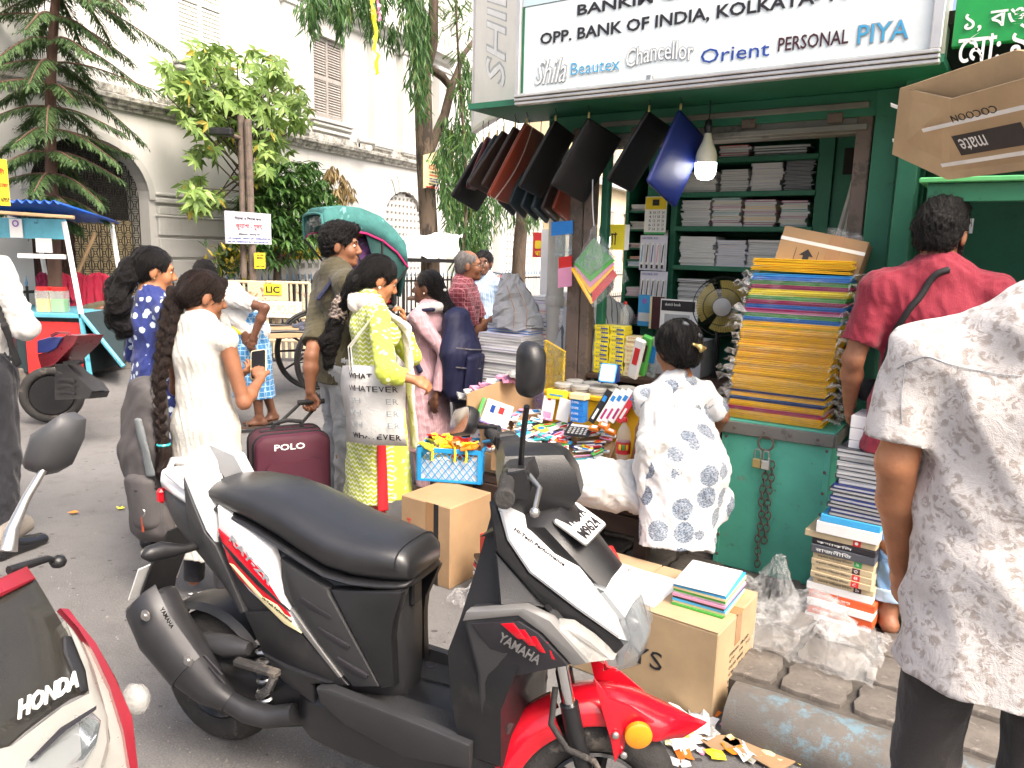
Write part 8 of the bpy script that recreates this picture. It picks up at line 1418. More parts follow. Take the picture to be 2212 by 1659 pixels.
_lp=lp;lp=lambda name,b_,mt,smooth=40,parent=scn:lq(name,b_,mt,smooth)
puff('fender_flap',[(1868,925,.085),(1925,1000,.09),(2010,1035,.088),(2110,1100,.075),(2060,1100,.082),(2000,1120,.086),(1990,1200,.086),(1950,1260,.086),(1935,1180,.086),(1900,1060,.086)],'sc_red',.012,round_=.003)
rc=C(2044,1146,.095);lq('side_reflector',MB().lathe([(.034,0),(.034,.012),(.028,.016),(.001,.017)],24,TR((rc.x,-.09,rc.z),0,R(90))),'amber',40)
for q in((1952,1145),(1985,1225)):cb_=C(*q,.09);lq('fender_bolt',MB().lathe([(.009,0),(.009,.006),(.005,.009)],12,TR((cb_.x,-.09,cb_.z),0,R(90))),'steel')
C=_C;lp=_lp
ex=[C(85,600,.2),C(140,720,.2),C(260,880,.19),C(330,965,.18),C(400,1010,.17)];lp('muffler',MB().tube([ex[0]+(ex[0]-ex[1])*.16,ex[0]+(ex[0]-ex[1])*.1,ex[0],ex[1],ex[2],ex[3],ex[4]],[.045,.066,.075,.078,.07,.05,.032],18),'muffler_black',50);sh_=MB();
sh_.rings([[p_+(V((0,-1,0))*math.cos(a)+V((0,0,1))*math.sin(a)*.8+V((1,0,0))*math.sin(a)*.6)*r_ for a in[R(-75+150*k/8)for k in range(9)]]+[p_+(V((0,-1,0))*math.cos(a)+V((0,0,1))*math.sin(a)*.8+V((1,0,0))*math.sin(a)*.6)*(r_-.006)for a in[R(75-150*k/8)for k in range(9)]]for p_,r_ in((ex[0]+(ex[0]-ex[1])*.05,.078),(ex[0],.082),(ex[1],.084),(ex[2],.076))]);lp('heat_shield',sh_,'muffler_black',50)
lp('exhaust_pipe',MB().tube([ex[4],C(470,1050,.16),C(560,1075,.14),C(660,1060,.12)],[.03,.034,.034,.03],12),'muffler_black',60)
for q in((65,665),(238,845)):b_=C(*q,.275);lp('shield_bolt',MB().lathe([(.017,0),(.017,.004),(.009,.006),(.009,.012)],14,TR((b_.x,-.275,b_.z),0,R(90))),'steel')
for k in range(2):puff('shield_slot',[(290+20*k,830+45*k,.252),(300+20*k,828+45*k,.252),(370+10*k,905+35*k,.25),(350+10*k,900+35*k,.25)],'ink_black',.004,False,.001)
lp('engine',MB().rings([sec(x,zt,zb,w,14,4)for x,zt,zb,w in((-.05,.3,.15,.1),(.1,.34,.15,.12),(.3,.36,.16,.11),(.45,.34,.2,.08))]),'sc_black',40);lp('swing_cover',MB().tube([C(300,770,.12),C(400,790,.13),C(480,800,.12)],[.03,.035,.02],10),'sc_grey',50);lp('rear_hugger',MB().rings([[(.27*math.cos(a)*s_,y,.225+.27*math.sin(a)*s_)for y,s_ in((-.07,.93),(-.05,1),(.05,1),(.07,.93),(.05,.97),(-.05,.97))]for a in[R(40+110*k/12)for k in range(13)]]),'sc_black',40)
fp_=lp('foot_peg',MB().box(.16,.03,.022,tuple((C(430,850,.17)+C(590,900,.17))/2),b=.006),'rubber');lp('peg_bracket',MB().tube([C(580,910,.14),C(560,960,.13),C(520,990,.12)],.014,8),'steel');lp('shock_spring',MB().tube([V((.28+.025*math.cos(k*.8),-.1+.025*math.sin(k*.8),.25+k*.004))for k in range(60)],.006,5),'steel',60)
for e in(-1,1):
 si=lp('rear_indicator',MB().tube([(.03,e*.09,.71),(.02,e*.14,.712),(.01,e*.165,.715),(-.01,e*.2,.722),(-.015,e*.24,.726),(-.01,e*.262,.728)],[.014,.014,.02,.028,.024,.008],12),'sc_black',60);MB().tube([(-.015,e*.19,.722),(-.034,e*.22,.726),(-.028,e*.245,.728)],[.012,.016,.01],8).build('lens','clear_lens',si,60,False,True)
lp('rear_mudguard',MB().rings([[(x,-.07,z_),(x-.008,-.07,z_),(x-.008,.07,z_),(x,.07,z_)]for x,z_ in((-.12,.72),(-.2,.6),(-.26,.48),(-.29,.36))]),'sc_black');lp('rear_plate',MB().box(.004,.2,.13,(0,0,0),TR((-.262,0,.52),0,0,R(25)),b=.001),'pl_white');lp('tail_lamp',MB().box(.03,.12,.05,(-.175,0,.82),b=.01),'sc_red');lp('side_stand',MB().tube([(.5,.1,.25),(.46,.2,.02)],.01,8),'steel');lp('belly_pan',MB().box(.3,.16,.06,(.6,0,.17),b=.02),'sc_black')
# ================================================================ near motorcycle at the lower left
mat('mc_maroon',(.2,.012,.022),.3,var=.15,coat=.4,c2=(.4,.3,.28),th=.7,c2s=18,tw=.02);mat('visor_smoke',(.03,.028,.024),.12,alpha=.86,c2=(.28,.25,.2),th=.63,c2s=5,tw=.25,rvar=.1);mat('cowl_silver',(.5,.49,.45),.3,.5,var=.12,c2=(.3,.25,.2),th=.66,c2s=9);mat('mirror_plastic',(.055,.056,.06),.42,var=.1,bump=.1,bs=250);mat('old_rubber',(.2,.175,.15),.8,var=.2)
def MY(x,y):return 1.27-.26*(y-1250)/400+.17*x/300
def D4(cx_,cy_):return cx_*.4794,864+cy_*.4794
mcy=thing('motorcycle','maroon motorcycle with smoked windscreen close at the lower left corner','motorcycle',V((-.75,1.2,0)),R(-40))
def shell(name,pts,mt,th=.015,dy=0,o=mcy,conv=D4,dep=MY,round_=.006):
 q=[conv(*p_[:2])for p_ in pts];f=[P(x,y,dep(x,y)+dy)for x,y in q];c=sum(f,V((0,0,0)))/len(f);n=V((0,0,0))
 for i in range(len(f)):n+=(f[i]-c).cross(f[(i+1)%len(f)]-c)
 n=n.normalized();n=-n if n.dot(V((0,0,CAM_H))-c)<0 else n
 i1=[p_+(c-p_).normalized()*round_ for p_ in f];rs=[[p_-n*th for p_ in f],[p_-n*round_*.5 for p_ in f],[p_+n*0 for p_ in i1]];b_=MB();b_.rings(rs if(f[1]-f[0]).cross(f[2]-f[1]).dot(n)>0 else[r_[::-1]for r_ in rs]);return b_.build(name,mt,o,30)
shell('windscreen',[(-120,930),(0,880),(165,802),(225,900),(290,1015),(345,1062),(385,1160),(415,1305),(320,1345),(240,1400),(120,1490),(30,1570),(-60,1560)],'visor_smoke',.004)
shell('screen_trim',[(-120,850),(0,800),(125,745),(165,800),(0,884),(-120,935)],'mc_maroon',.02,-.012);shell('air_duct',[(290,1060),(340,1058),(400,1180),(414,1300),(370,1310),(290,1130)],'sc_black',.02,-.006)
shell('headlamp_cowl',[(300,985),(352,1050),(400,1150),(445,1290),(495,1420),(500,1560),(440,1760),(-40,1800),(-80,1600),(30,1575),(250,1395),(420,1312),(395,1200)],'cowl_silver',.02,-.01,round_=.01);shell('headlight',[(140,1610),(280,1480),(425,1385),(470,1430),(450,1540),(390,1640),(250,1720),(130,1680)],'headlamp',.03,-.035,round_=.02);shell('lamp_reflector',[(150,1610),(280,1490),(420,1400),(460,1440),(440,1540),(380,1630),(250,1700)],'chrome',.01,-.018);shell('lamp_brow',[(150,1605),(280,1470),(440,1372),(440,1388),(285,1492),(165,1612)],'ink_black',.01,-.045)
shell('side_stripe',[(272,935),(310,938),(345,985),(430,1085),(525,1250),(600,1430),(625,1660),(590,1680),(560,1500),(500,1300),(420,1130),(350,1020)],'mc_maroon',.014,.0,round_=.004);shell('side_cowl',[(345,1020),(420,1130),(500,1300),(560,1500),(590,1680),(440,1760),(500,1540),(470,1390),(420,1200)],'cowl_silver',.03,.01)
ic=P(*D4(610,1350),1.3);MB().lathe([(.001,-.03),(.028,-.022),(.04,0),(.03,.018),(.012,.03)],16,frame(ic,(1,-.6,0),(0,0,1))@Matrix.Scale(.8,4)).build('indicator','clear_lens',mcy,60)
p0,p1=P(*D4(78,1440),MY(*D4(78,1440))-.02),P(*D4(350,1290),MY(*D4(350,1290))-.02);u=p1-p0;text('HONDA',frame(p0,u,V((0,-.25,1))),u.length,.032,'ink_white',mcy,bold=.03,depth=.003)
mm=[D4(*q)for q in((115,290),(160,140),(280,60),(332,92),(325,180),(270,300),(200,340),(130,320))];f=[P(x,y,1.42)for x,y in mm];c=sum(f,V((0,0,0)))/8;dv=V((.25,.9,-.1)).normalized()
mr_=MB();mr_.rings([[p_+dv*.03 for p_ in f],[p_ for p_ in f],[c+(p_-c)*.82-dv*.018 for p_ in f],[c+(p_-c)*.45-dv*.03 for p_ in f]]);rm=mr_.build('mirror','mirror_plastic',mcy,60);MB().rings([[c+(p_-c)*.9+dv*.0305 for p_ in f],[c+(p_-c)*.9+dv*.032 for p_ in f]]).build('mirror_glass','chrome',rm);MB().tube([P(*D4(195,315),1.41),P(*D4(120,440),1.38),P(*D4(55,580),1.35),P(*D4(30,680),1.33)],[.007,.008,.011,.018],10).build('mirror_stem','steel',mcy,60)
MB().tube([P(*D4(110,555),1.42),P(*D4(20,610),1.36),P(*D4(-90,680),1.3)],.02,12).build('grip','old_rubber',mcy,60);MB().tube([P(*D4(40,770),1.3),P(*D4(140,738),1.34),P(*D4(215,715),1.38),P(*D4(255,728),1.4)],[.009,.008,.007,.007],8).build('lever','sc_black',mcy,60);MB().lathe([(.001,-.014),(.012,-.009),(.016,0),(.012,.009),(.001,.014)],14,TR(P(*D4(262,728),1.4))).build('lever_ball','sc_black',mcy,True)
MB().tube([P(*D4(-90,680),1.3),P(*D4(-200,800),1.2),V((-1.05,1.15,1.0))],.014,8).build('handlebar','steel',mcy,60)
fw=V((-.62,1.02,.3));hd_=V((.6,-.5,0)).normalized();Mw_=frame(fw,hd_,(0,0,1));MB().torus(.245,.045,36,10,Mw_).build('front_wheel','rubber',mcy,True);MB().lathe([(.2,-.02),(.21,0),(.2,.02)],28,Mw_).build('wheel_disc','sc_black',mcy,40)
for e in(-1,1):MB().tube([fw+V((hd_.y,-hd_.x,0))*(.07*e),fw+V((hd_.y,-hd_.x,0))*(.07*e)+V((-.16,.13,.5))],.02,10).build('fork_leg','steel',mcy,60)
MB().rings([sec(x,zt,zb,w,14,2.6)for x,zt,zb,w in((-.3,.8,.5,.06),(-.42,.96,.55,.13),(-.65,.98,.5,.14),(-.85,.85,.45,.1),(-1.3,.82,.6,.12),(-1.6,.86,.72,.06))],TR((-1.0,1.15,-.12),R(-8))).build('tank_and_seat','mc_maroon',mcy,50)
D1=lambda c_,y_:(c_*.2669,421+y_*.2669);mb=thing('parked_motorcycle','maroon and black motorcycle tail beside the snack cart','motorcycle',G(120,925,0),R(30));kw=dict(o=mb,conv=D1,dep=lambda x,y:5.9+(150-x)*.004)
shell('tail_cowl',[(300,1290),(390,1270),(450,1180),(540,1130),(632,1138),(600,1210),(520,1290),(430,1380),(330,1400)],'mc_maroon',.2,**kw);shell('seat',[(300,1180),(400,1150),(500,1160),(450,1240),(380,1275),(300,1280)],'pl_navy',.18,-.03,**kw);shell('grab_rail',[(400,1130),(450,1105),(550,1110),(555,1140),(540,1130),(460,1125),(410,1150)],'mc_maroon',.02,-.05,**kw);shell('rear_fender',[(440,1370),(540,1370),(660,1500),(755,1590),(735,1595),(600,1500),(450,1420)],'sc_grey',.1,**kw);shell('rear_indicator',[(500,1350),(600,1335),(655,1350),(620,1375),(520,1375)],'sc_black',.04,-.05,**kw);shell('mudguard',[(440,1450),(560,1440),(690,1530),(740,1600),(720,1650),(440,1660)],'sc_grey',.14,.0,**kw)
for k in range(3):shell('mudguard_slot',[(450,1490+50*k),(540,1480+50*k),(600,1500+50*k),(600,1520+50*k),(540,1505+50*k),(450,1515+50*k)],'ink_black',.02,-.03,**kw)
for dx,nm in((0,'rear_wheel'),(-1.2,'front_wheel')):wq=TR(G(118,915,0)+V((dx*.87,dx*.4,.26)),R(25),R(90));wb=MB().torus(.215,.04,32,10,wq).build(nm,'rubber',mb,True);MB().lathe([(.17,-.03),(.18,0),(.17,.03)],24,wq).build('hub','sc_black',wb)
MB().rings([sec(x,zt,zb,w,12,2.6)for x,zt,zb,w in((-.2,.8,.45,.1),(-.6,.85,.35,.14),(-1.0,.98,.4,.15),(-1.25,.9,.55,.1))],TR(G(105,915,0),R(25))).build('body_shell','sc_black',mb,50)
hd2=nrm2(-.87,-.5);rk_=thing('hand_rickshaw','black hand-pulled rickshaw with a teal folding hood and tall spoked wheels','rickshaw',V((-2.0,8.1,0)),math.atan2(hd2[1],hd2[0]));Mr=world_of(rk_);mat('rick_black',(.014,.013,.013),.35,var=.2,coat=.2);mat('hood_teal',(.045,.17,.16),.8,var=.2,vsc=10,bump=.4,bs=30,c2=(.2,.45,.45),th=.62,c2s=6);mat('hood_dark',(.012,.055,.05),.8);mat('plywood',(.4,.27,.15),.7,var=.2)
for e in(-1,1):
 M2=Mr@TR((0,e*.43,.46),0,R(90));wh=MB().torus(.44,.02,44,8,M2,sq=(1,1)).build('wheel','rick_black',rk_,True);MB().torus(.415,.022,44,6,M2,sq=(.8,1)).build('rim','rick_black',wh,True);MB().lathe([(.035,-.08),(.055,-.04),(.055,.04),(.035,.08)],14,M2).build('hub','rick_black',wh,40)
 for k in range(12):a=6.283*k/12;MB().tube([M2@V((.04*math.cos(a),.04*math.sin(a),0)),M2@V((.41*math.cos(a),.41*math.sin(a),0))],[.016,.011],6).build('spoke','rick_black',wh,60)
 MB().tube([Mr@V((-.3,e*.33,.7)),Mr@V((.5,e*.33,.76)),Mr@V((1.9,e*.3,.74))],.02,8).build('shaft','rick_black',rk_,60)
MB().tube([Mr@V((0,-.45,.46)),Mr@V((0,.45,.46))],.02,8).build('axle','rick_black',rk_);MB().box(.5,.7,.05,(.45,0,.72),Mr,b=.005).build('footboard','plywood',rk_);Mr=Mr@TR((-.3,0,0));MB().box(.5,.72,.3,(-.1,0,.86),Mr,b=.03).build('seat_box','rick_black',rk_);MB().box(.46,.68,.08,(-.08,0,1.05),Mr,b=.03).build('cushion','mc_maroon',rk_);MB().box(.06,.7,.5,(-.34,0,1.25),Mr,b=.02).build('backrest','rick_black',rk_)
hoops=[(.44,1.95),(.39,2.01),(.2,2.04),(0,2.02),(-.18,1.95),(-.34,1.83),(-.46,1.68)]
def hp_(x,zt,sc_=1.0,n=15):
 return[Mr@V((x-.02*abs(t_)**3,.37*math.copysign(min(1,abs(t_)*1.3),t_)*sc_,zt-.07*abs(t_)**3-max(0,abs(t_)-.76)/.24*.2+.012*math.sin(x*26)*(1-t_*t_)))for t_ in[-1+2*j/(n-1)for j in range(n)]]
def sheet(rows,name,mt,o=rk_,th=.008):
 n=len(rows[0]);vs_=[p_ for r_ in rows for p_ in r_];ob_=obj(name,vs_,[(i*n+j,i*n+j+1,(i+1)*n+j+1,(i+1)*n+j)for i in range(len(rows)-1)for j in range(n-1)],mt,o,30);ob_.modifiers.new('s','SOLIDIFY').thickness=th;return ob_
sheet([hp_(a,r_)for a,r_ in hoops],'hood','hood_teal');sheet([hp_(a,r_,.96)[:3]+[Mr@V((-.2,-.4,1.1))]for a,r_ in hoops[3:]],'hood_side','hood_dark');sheet([hp_(a,r_,.96)[-3:]+[Mr@V((-.2,.4,1.1))]for a,r_ in hoops[3:]],'hood_side','hood_dark');sheet([hp_(-.46,1.68,.98),[Mr@V((-.38,-.42+.84*j/14,1.1))for j in range(15)]],'hood_back','hood_dark')
for q in(0,-1):MB().tube([hp_(a,r_)[q]for a,r_ in hoops],.012,6).build('trim','pl_magenta',rk_)
MB().tube(hp_(.44,1.95),.014,6).build('trim','hood_teal',rk_)
for a,r_ in hoops[::2]:
 for e,q in((-1,0),(1,-1)):MB().tube([hp_(a,r_)[q],Mr@V((-.15,e*.4,1.0))],.012,6).build('hood_bow','rick_black',rk_)
crumple('rolled_sheet',None,lambda a,b_:Mr@V((.37+.05*math.cos(6.28*b_),-.38+.76*a,1.87+.05*math.sin(6.28*b_)-.12*(2*a-1)**4)),16,6,'film_bag',.012,rk_,None,77)
p=Person('passenger in purple shirt and grey trousers riding in the rickshaw',Mr@V((-.08,0,.0)),math.atan2(hd2[1],hd2[0])-R(90),1.68,'skin_brown',False,.0085);J=p.J
for n_ in list(J):J[n_]=J[n_]+V((0,0,.22))
p.set(hipr=(.1,.02,1.15),hipl=(-.1,.02,1.15),kner=(.14,.42,1.17),knel=(-.14,.42,1.17),ankr=(.13,.5,.82),ankl=(-.13,.5,.82),toer=(.14,.66,.77),toel=(-.14,.66,.77),elbr=p.ub(.27,.1,1.1)+V((0,0,.22)),wrir=(.12,.32,1.26),elbl=p.ub(-.27,.1,1.1)+V((0,0,.22)),wril=(-.12,.33,1.26));p.hd={'r':(-.4,.8,-.2),'l':(.4,.8,-.2)};p.palm={'r':(0,0,-1),'l':(0,0,-1)};p.head();p.body(feet=False);p.tops('cloth_purple',.95,('r','l'),.4,1.1,1,'shirt',.005,31);p.pants('cloth_greyblue',.03,1.05);p.shoes('cloth_greyblue');p.hair(p.cap(.003))
for k,(x0,x1,lab)in enumerate(((462,575,'rusty white and yellow barricade carrying a yellow lettered plate'),(575,668,'rusty barricade with traffic police plate behind the rickshaw wheel'))):
 Yb=10.4+.1*k;a_,b_=P(x0,610,Yb),P(x1,610,Yb);b0=G((x0+x1)/2,775);o=thing('barricade',lab,'barricade',V(((a_.x+b_.x)/2,Yb,0)))
 if k==0:mat('barr',(.6,.5,.33),.6,var=.2,c2=(.25,.12,.05),th=.55,c2s=6)
 for z_ in(1.1,.62,.3):MB().tube([V((a_.x,Yb,z_)),V((b_.x,Yb,z_))],.022,8).build('rail','barr',o)
 for j in range(8):x=a_.x+(b_.x-a_.x)*j/7;MB().tube([V((x,Yb,.06)),V((x,Yb,1.1))],.018 if j%7 else.024,6).build('upright','barr',o)
 for x in(a_.x+.1,b_.x-.1):MB().torus(.05,.018,12,6,TR((x,Yb,.065),0,R(90))).build('castor','rubber',o)
 if k==0:
  for(xx0,yy0,xx1,yy1,mt,t_,tm)in((536,612,622,648,'barr',None,None),(571,614,608,637,'ink_yellow','LIC','ink_black'),(536,652,652,684,'paper','TRAFFIC POLICE','barr')):
   q0_,q1_=P(xx0,yy1,Yb-.04-(.01 if t_=='LIC' else 0)),P(xx1,yy0,Yb-.04);MB().box(q1_.x-q0_.x,.006,q1_.z-q0_.z,((q0_.x+q1_.x)/2,q0_.y,(q0_.z+q1_.z)/2)).build('plate',mt,o)
   if t_:wx,wz=q1_.x-q0_.x,q1_.z-q0_.z;text(t_,Matrix(((1,0,0,q0_.x+wx*.1),(0,0,-1,q0_.y-.004),(0,1,0,q0_.z+wz*.2),(0,0,0,1))),wx*.8,wz*.6,tm,o,bold=.03)
def board(name,lab,cat,tl,br,o_,mt,lines_=(),post=None,tilt=0):
 t0,z1=BP(*tl,o_);t1,z0=BP(*br,o_);M2=facing(0,0,o_);b_=MB().prism([(t0,z0),(t1,z0+tilt),(t1,z1+tilt),(t0,z1)],.02,M2).build(name,mt);tag(b_,lab,cat)
 for s,x,y,w_,h_,tm in lines_:text(s,facing(t0+(t1-t0)*x,z0+(z1-z0)*y,o_+.021),(t1-t0)*w_,(z1-z0)*h_,tm,b_,bold=.01,depth=.003)
 if post:MB().tube([BW((t0+t1)/2+post,o_-.04,.1),BW((t0+t1)/2+post,o_-.04,z1+1.2)],.05,10).build('post','rust_post',b_)
 return b_
board('event_sign','grey white signboard with red Bengali lettering on a post','sign',(484,455),(584,528),1.9,'paper_lilac',(('িত্রপা র িশল্প-কথা',.18,.72,.6,.14,'ink_black'),('কুয়াশা - হৃদয়',.2,.43,.6,.2,'ink_red'),('পিরচালনা - শান্তনু পাল',.25,.26,.5,.08,'ink_black'),('১৭ই জানুয়ারী | িবেকল ৫টা | ইউিনভািসিট হল',.02,.13,.96,.07,'ink_navy'),('ফোন-7980945740 / 8479078169',.02,.03,.9,.06,'ink_navy')),.1)
board('yellow_notice','small yellow printed notice on the signboard post','notice',(548,546),(571,580),1.95,'ink_yellow',(('ঘর ভাড়া',.15,.8,.7,.1,'ink_black'),('800/-',.15,.6,.75,.16,'ink_black'),('90072 72651',.08,.1,.85,.1,'ink_black')));board('shop_banner','long yellow and red banner with lettering behind the mango bush','banner',(590,530),(692,560),.9,'ink_yellow',(('SANJAY KUMAR DAS',.1,.12,.85,.3,'ink_red'),('পুস্তক িবেক্রতা',.2,.55,.6,.3,'ink_green')))
board('tree_poster','computer course poster nailed to the mast tree trunk','poster',(914,335),(946,412),2.6,'pl_cream',(('BEST OF LUCK',.1,.8,.8,.08,'ink_green'),('ROOT',.3,.6,.65,.15,'ink_red'),('COMPUTER',.35,.5,.6,.06,'ink_black'),('SPOKEN ENGLISH',.35,.41,.6,.05,'ink_red'),('JOIN 1 COURSE &',.35,.3,.6,.05,'ink_navy'),('1 COURSE FREE',.35,.23,.6,.05,'ink_navy'),('9830040545',.3,.13,.65,.06,'ink_black'),('AMHERST STREET',.1,.04,.85,.05,'ink_red')),None,.12);board('phone_sign','yellow sign with a phone number at the left edge above the cart','sign',(-30,340),(20,445),2.2,'ink_yellow',(('9830 60959',.1,.08,.85,.1,'ink_black'),('COLLEGE STREET',.1,.4,.85,.08,'ink_red'),('শাড়ী',.2,.65,.6,.15,'ink_red')),-.1)
o=MB().tube([BQ(527,600,1.75)*1.0,BQ(523,380,1.75),BQ(520,250,1.75)],.045,10).build('lamp_post','rust_post',None,60);tag(o,'rusty lamp post rising through the light green tree','post');MB().tube([BQ(522,300,1.75),BQ(500,292,1.75),BQ(480,290,1.75)],.03,8).build('arm','rust_post',o,60);MB().box(.3,.14,.1,tuple(BQ(478,285,1.75)),b=.02).build('lamp_head','sc_black',o)
for k,(x0,y0,x1,y1,mt,lab)in enumerate(((803,-30,815,160,'pl_lemon','yellow torn cloth strip hanging from above over the building'),(815,-30,820,45,'pl_pink','pink torn cloth strip hanging beside the yellow one'))):crumple('bunting_strip',lab,lambda a,b_:BQ(x0+(x1-x0)*b_+(a-.5)*12*(1-.7*b_),y0+(y1-y0)*b_,2.6),2,14,mt,.02,None,'bunting',k)
q=P(930,560,12.6);tp_=thing('tarp_stall','street stall roofed with a white tarpaulin beyond the rickshaw','stall',V((q.x,q.y,0)));A_,B_=P(872,555,12.6),P(988,557,12.6)
crumple('tarpaulin',None,lambda a,b_:A_.lerp(B_,a)+V((0,1.2*b_,.38*min(1,b_*3)+.03*math.sin(9*a+4*b_))),12,8,'pl_white',.012,tp_,None,5)
for x in(A_,B_):MB().tube([V((x.x,x.y,0)),V((x.x,x.y,x.z))],.025,6).build('post','rick_black',tp_)
MB().box(B_.x-A_.x,.05,.06,tuple((A_+B_)/2-V((0,0,.05)))).build('beam','rick_black',tp_);MB().box(1.0,.5,.05,(q.x+.1,q.y+.3,.78),b=.01).build('counter','wood_dark',tp_)
q=G(1068,690);rm2=thing('red_motorcycle','small red motorcycle parked in the distance by the railings','motorcycle',q,R(70));M2=world_of(rm2)
for x in(-.6,.6):MB().torus(.24,.05,24,8,M2@TR((x,0,.29),0,R(90))).build('wheel','rubber',rm2,True)
MB().rings([sec(x,zt,zb,w,12,2.4)for x,zt,zb,w in((-.7,.85,.75,.05),(-.3,.82,.5,.12),(.15,1.0,.4,.16),(.45,1.05,.6,.14),(.6,.95,.75,.06))],M2).build('body_shell','sc_red',rm2,50);MB().tube([M2@V((.4,-.35,1.1)),M2@V((.45,0,1.05)),M2@V((.4,.35,1.1))],.015,6).build('handlebar','sc_black',rm2);MB().box(.02,.1,.08,(.42,.38,1.25),M2,b=.008).build('mirror','sc_black',rm2)
# ================================================================ snack cart, washing and sleepers at the left
fe_=nrm2(EB[0]+NB[0]*.156,EB[1]+NB[1]*.156)
def FQ(x,y):f0=BW(0,.6,0);s_,z_=_pl(x,y,(f0.x,f0.y),fe_,(-fe_[1],fe_[0]),-.05);return V((f0.x+fe_[0]*s_+.05*fe_[1],f0.y+fe_[1]*s_-.05*fe_[0],z_))
YC=8.5;ct=thing('snack_cart','blue snack cart with corrugated roof, red front panel and propped flap','cart',V((-5.9,YC+.4,0)));mat('cart_blue',(.1,.38,.5),.5,var=.15,c2=(.05,.2,.3),th=.6,c2s=6);mat('roof_blue',(.01,.08,.42),.4,var=.1);mat('cart_dark',(.02,.035,.04),.8)
def pc(x,y,Y=YC):return P(x,y,Y)
a_,b_=pc(-60,512),pc(141,474);MB().box(b_.x-a_.x,.03,b_.z-a_.z,((a_.x+b_.x)/2,YC,(a_.z+b_.z)/2)).build('fascia','cart_blue',ct)
rs=[[V((pc(-60,460).x+(pc(165,460).x-pc(-60,460).x)*i/60,YC-.18+y,1.98-.13*y+.022*math.sin(i*1.25)))for i in range(61)]for y in(-.12,.5,1.1)];sheet(rs,'roof','roof_blue',ct);MB().tube([pc(-60,455,YC-.25),pc(160,470,YC-.25)],.02,6).build('roof_batten','plywood',ct)
for x,y0,y1,Y in((141,515,YC,0),(-40,515,YC,0)):t_=pc(x,y0);MB().tube([V((t_.x+.12,YC,.75)),V((t_.x,YC,1.8))],.03,6).build('post','pl_white',ct);MB().tube([V((t_.x+.1,YC+1,.75)),V((t_.x,YC+1,1.8))],.03,6).build('post','pl_white',ct)
t_=pc(40,552);t2=pc(141,553);MB().box(t2.x-t_.x,.04,.05,((t2.x+t_.x)/2,YC,t_.z)).build('shelf_rail','pl_white',ct);c0,c1=pc(-60,677),pc(174,677);MB().box(c1.x-c0.x,1.05,.05,((c0.x+c1.x)/2,YC+.5,c0.z),b=.008).build('counter','cart_blue',ct);MB().box(c1.x-c0.x-.04,.95,c0.z-.12,((c0.x+c1.x)/2,YC+.52,(c0.z+.08)/2)).build('cart_body','cart_dark',ct)
r0,r1=pc(60,812),pc(170,697);MB().box(r1.x-r0.x,.02,r1.z-r0.z,((r0.x+r1.x)/2,YC+.03,(r0.z+r1.z)/2)).build('front_panel','ink_red',ct);MB().tube([V((c1.x,YC,c1.z)),V((c1.x+.06,YC,.03))],.03,6).build('frame','cart_blue',ct)
fl=[V((c1.x,YC,c1.z)),pc(267,792,YC-.2),pc(262,795,YC+.6),V((c1.x,YC+.95,c1.z))];slab(fl,-.02).build('flap','cart_dark',ct);MB().tube([fl[0],fl[1]],.025,6).build('flap_edge','cart_blue',ct)
for k,(x0,y0,x1,y1,mt)in enumerate(((23,473,47,513,'pl_white'),(79,515,111,545,'pl_white'))):p0_,p1_=pc(x0,y1,YC-.03),pc(x1,y0,YC-.03);o=MB().box(p1_.x-p0_.x,.01,p1_.z-p0_.z,((p0_.x+p1_.x)/2,p0_.y,(p0_.z+p1_.z)/2)).build('price_card',mt);tag(o,['white card with a purple badge on the blue fascia of the cart','plain white box hanging under the cart fascia'][k],'card');k or MB().torus(.03,.008,14,5,TR(((p0_.x+p1_.x)/2,p0_.y-.008,p1_.z-.05),0,R(90))).build('badge','pl_purple',o)
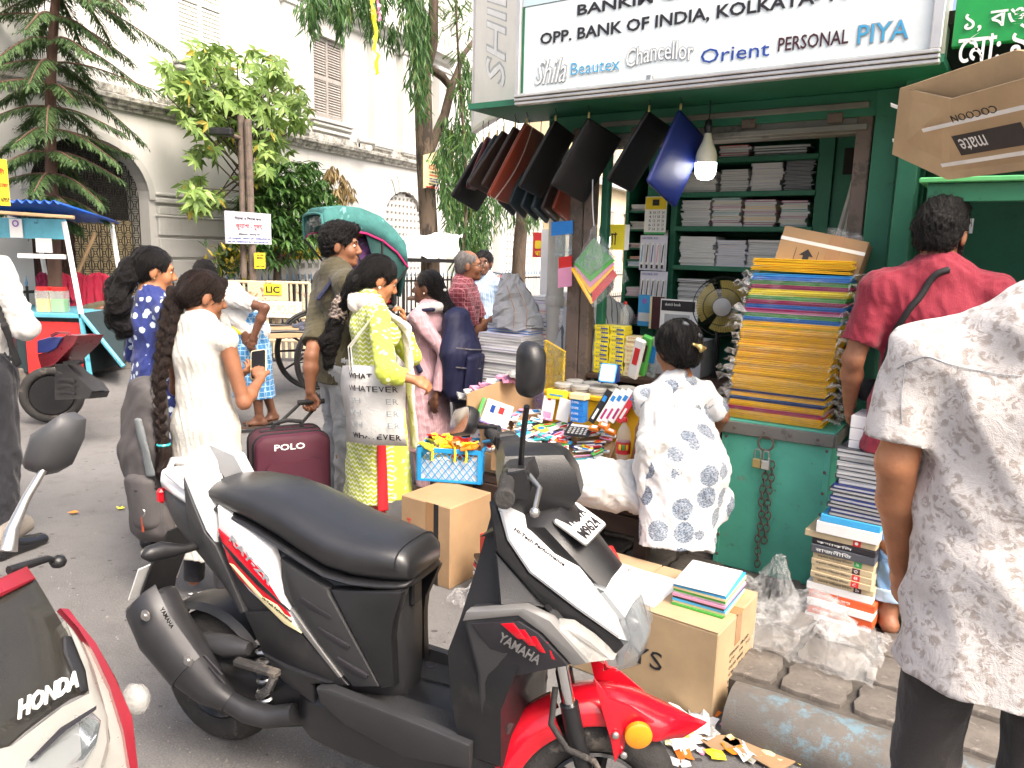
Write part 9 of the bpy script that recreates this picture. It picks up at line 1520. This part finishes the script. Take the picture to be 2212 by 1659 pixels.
for k,(x,c)in enumerate(((100,'yellow'),(131,'green'))):
 p_=pc(x,675,YC+.15);p_.z=c0.z+.03;o=thing('snack_jar',['square plastic jar of yellow snacks on the cart','square plastic jar of greenish snacks on the cart'][k],'jar',p_);MB().prism([(u_-.08,v_-.08)for u_,v_ in rounded(.16,.16,.03)],.24,TR(p_)).build('jar_body','bottle_pet',o);MB().prism([(u_-.07,v_-.07)for u_,v_ in rounded(.14,.14,.03)],.14,TR(p_+V((0,0,.005)))).build('snacks','pl_'+c,o);MB().lathe([(.085,.24),(.085,.275),(.08,.28)],18,TR(p_)).build('lid','pl_red',o)
for k,(x0,x1,y1,mt)in enumerate(((77,105,640,'pl_magenta'),(102,152,650,'pl_red'),(150,188,680,'pl_red'),(186,236,692,'pl_red'))):
 Yr=10.0-.0*k;m_='cloth_%s'%('magenta' if k==0 else 'crimson');
 if m_ not in _M:m_cloth(m_,(.35,.012,.07)if k==0 else(.5,.014,.055),None if k==0 else spots(16,.16,((.08,.0,.03),(.1,.01,.03)),.5))
 a_,b_,c_=FQ(x0,597),FQ(x1,597),FQ(x0,y1);ob_=crumple('hung_garment',['dark pink cloth at the left end of the washing on the railing','crimson cloth draped second from left on the railing','crimson shirt front hanging third from left on the railing','long crimson printed shirt hanging at the right end of the railing'][k],lambda a,b2:a_.lerp(b_,a)+V((.05*b2*math.sin(2*k),.03*math.sin(a*18+k)*(.3+b2),(c_.z-a_.z)*b2+.05*math.sin(3.1*a)*(1-b2))),24,12,m_,.006,None,'garment',k);ob_.modifiers.new('s','SOLIDIFY').thickness=.008;ob_.data.polygons.foreach_set('use_smooth',[True]*len(ob_.data.polygons))
o=MB().tube([P(165,597,10.1),P(205,505,10.3)],.025,6).build('wooden_pole','plywood');tag(o,'wooden pole leaning against the gate behind the washing','pole')
p=Person('man in dark green shirt resting his head beside the cart flap',P(205,790,9.3)*1.0,R(-70),1.6,'skin_dark',False,.01,bend=R(75));p.o.location.z=-.15;p.head(0,R(60));p.body(legs=False);p.tops('cloth_olive',.95,('r','l'),.4,1,1,'shirt',.004,41);p.hair(p.cap(.006))
q=G(240,790);o=crumple('white_sack','white bundled sack heaped on the road edge behind the flap',lambda a,b_:q+V((0,.3,0))+V((.28*math.cos(6.28*a)*math.sin(1.57*b_+.0),.2*math.sin(6.28*a)*math.sin(1.57*b_),.48*math.cos(1.57*b_))),16,9,'cloth_white',.012,None,'sack',6)
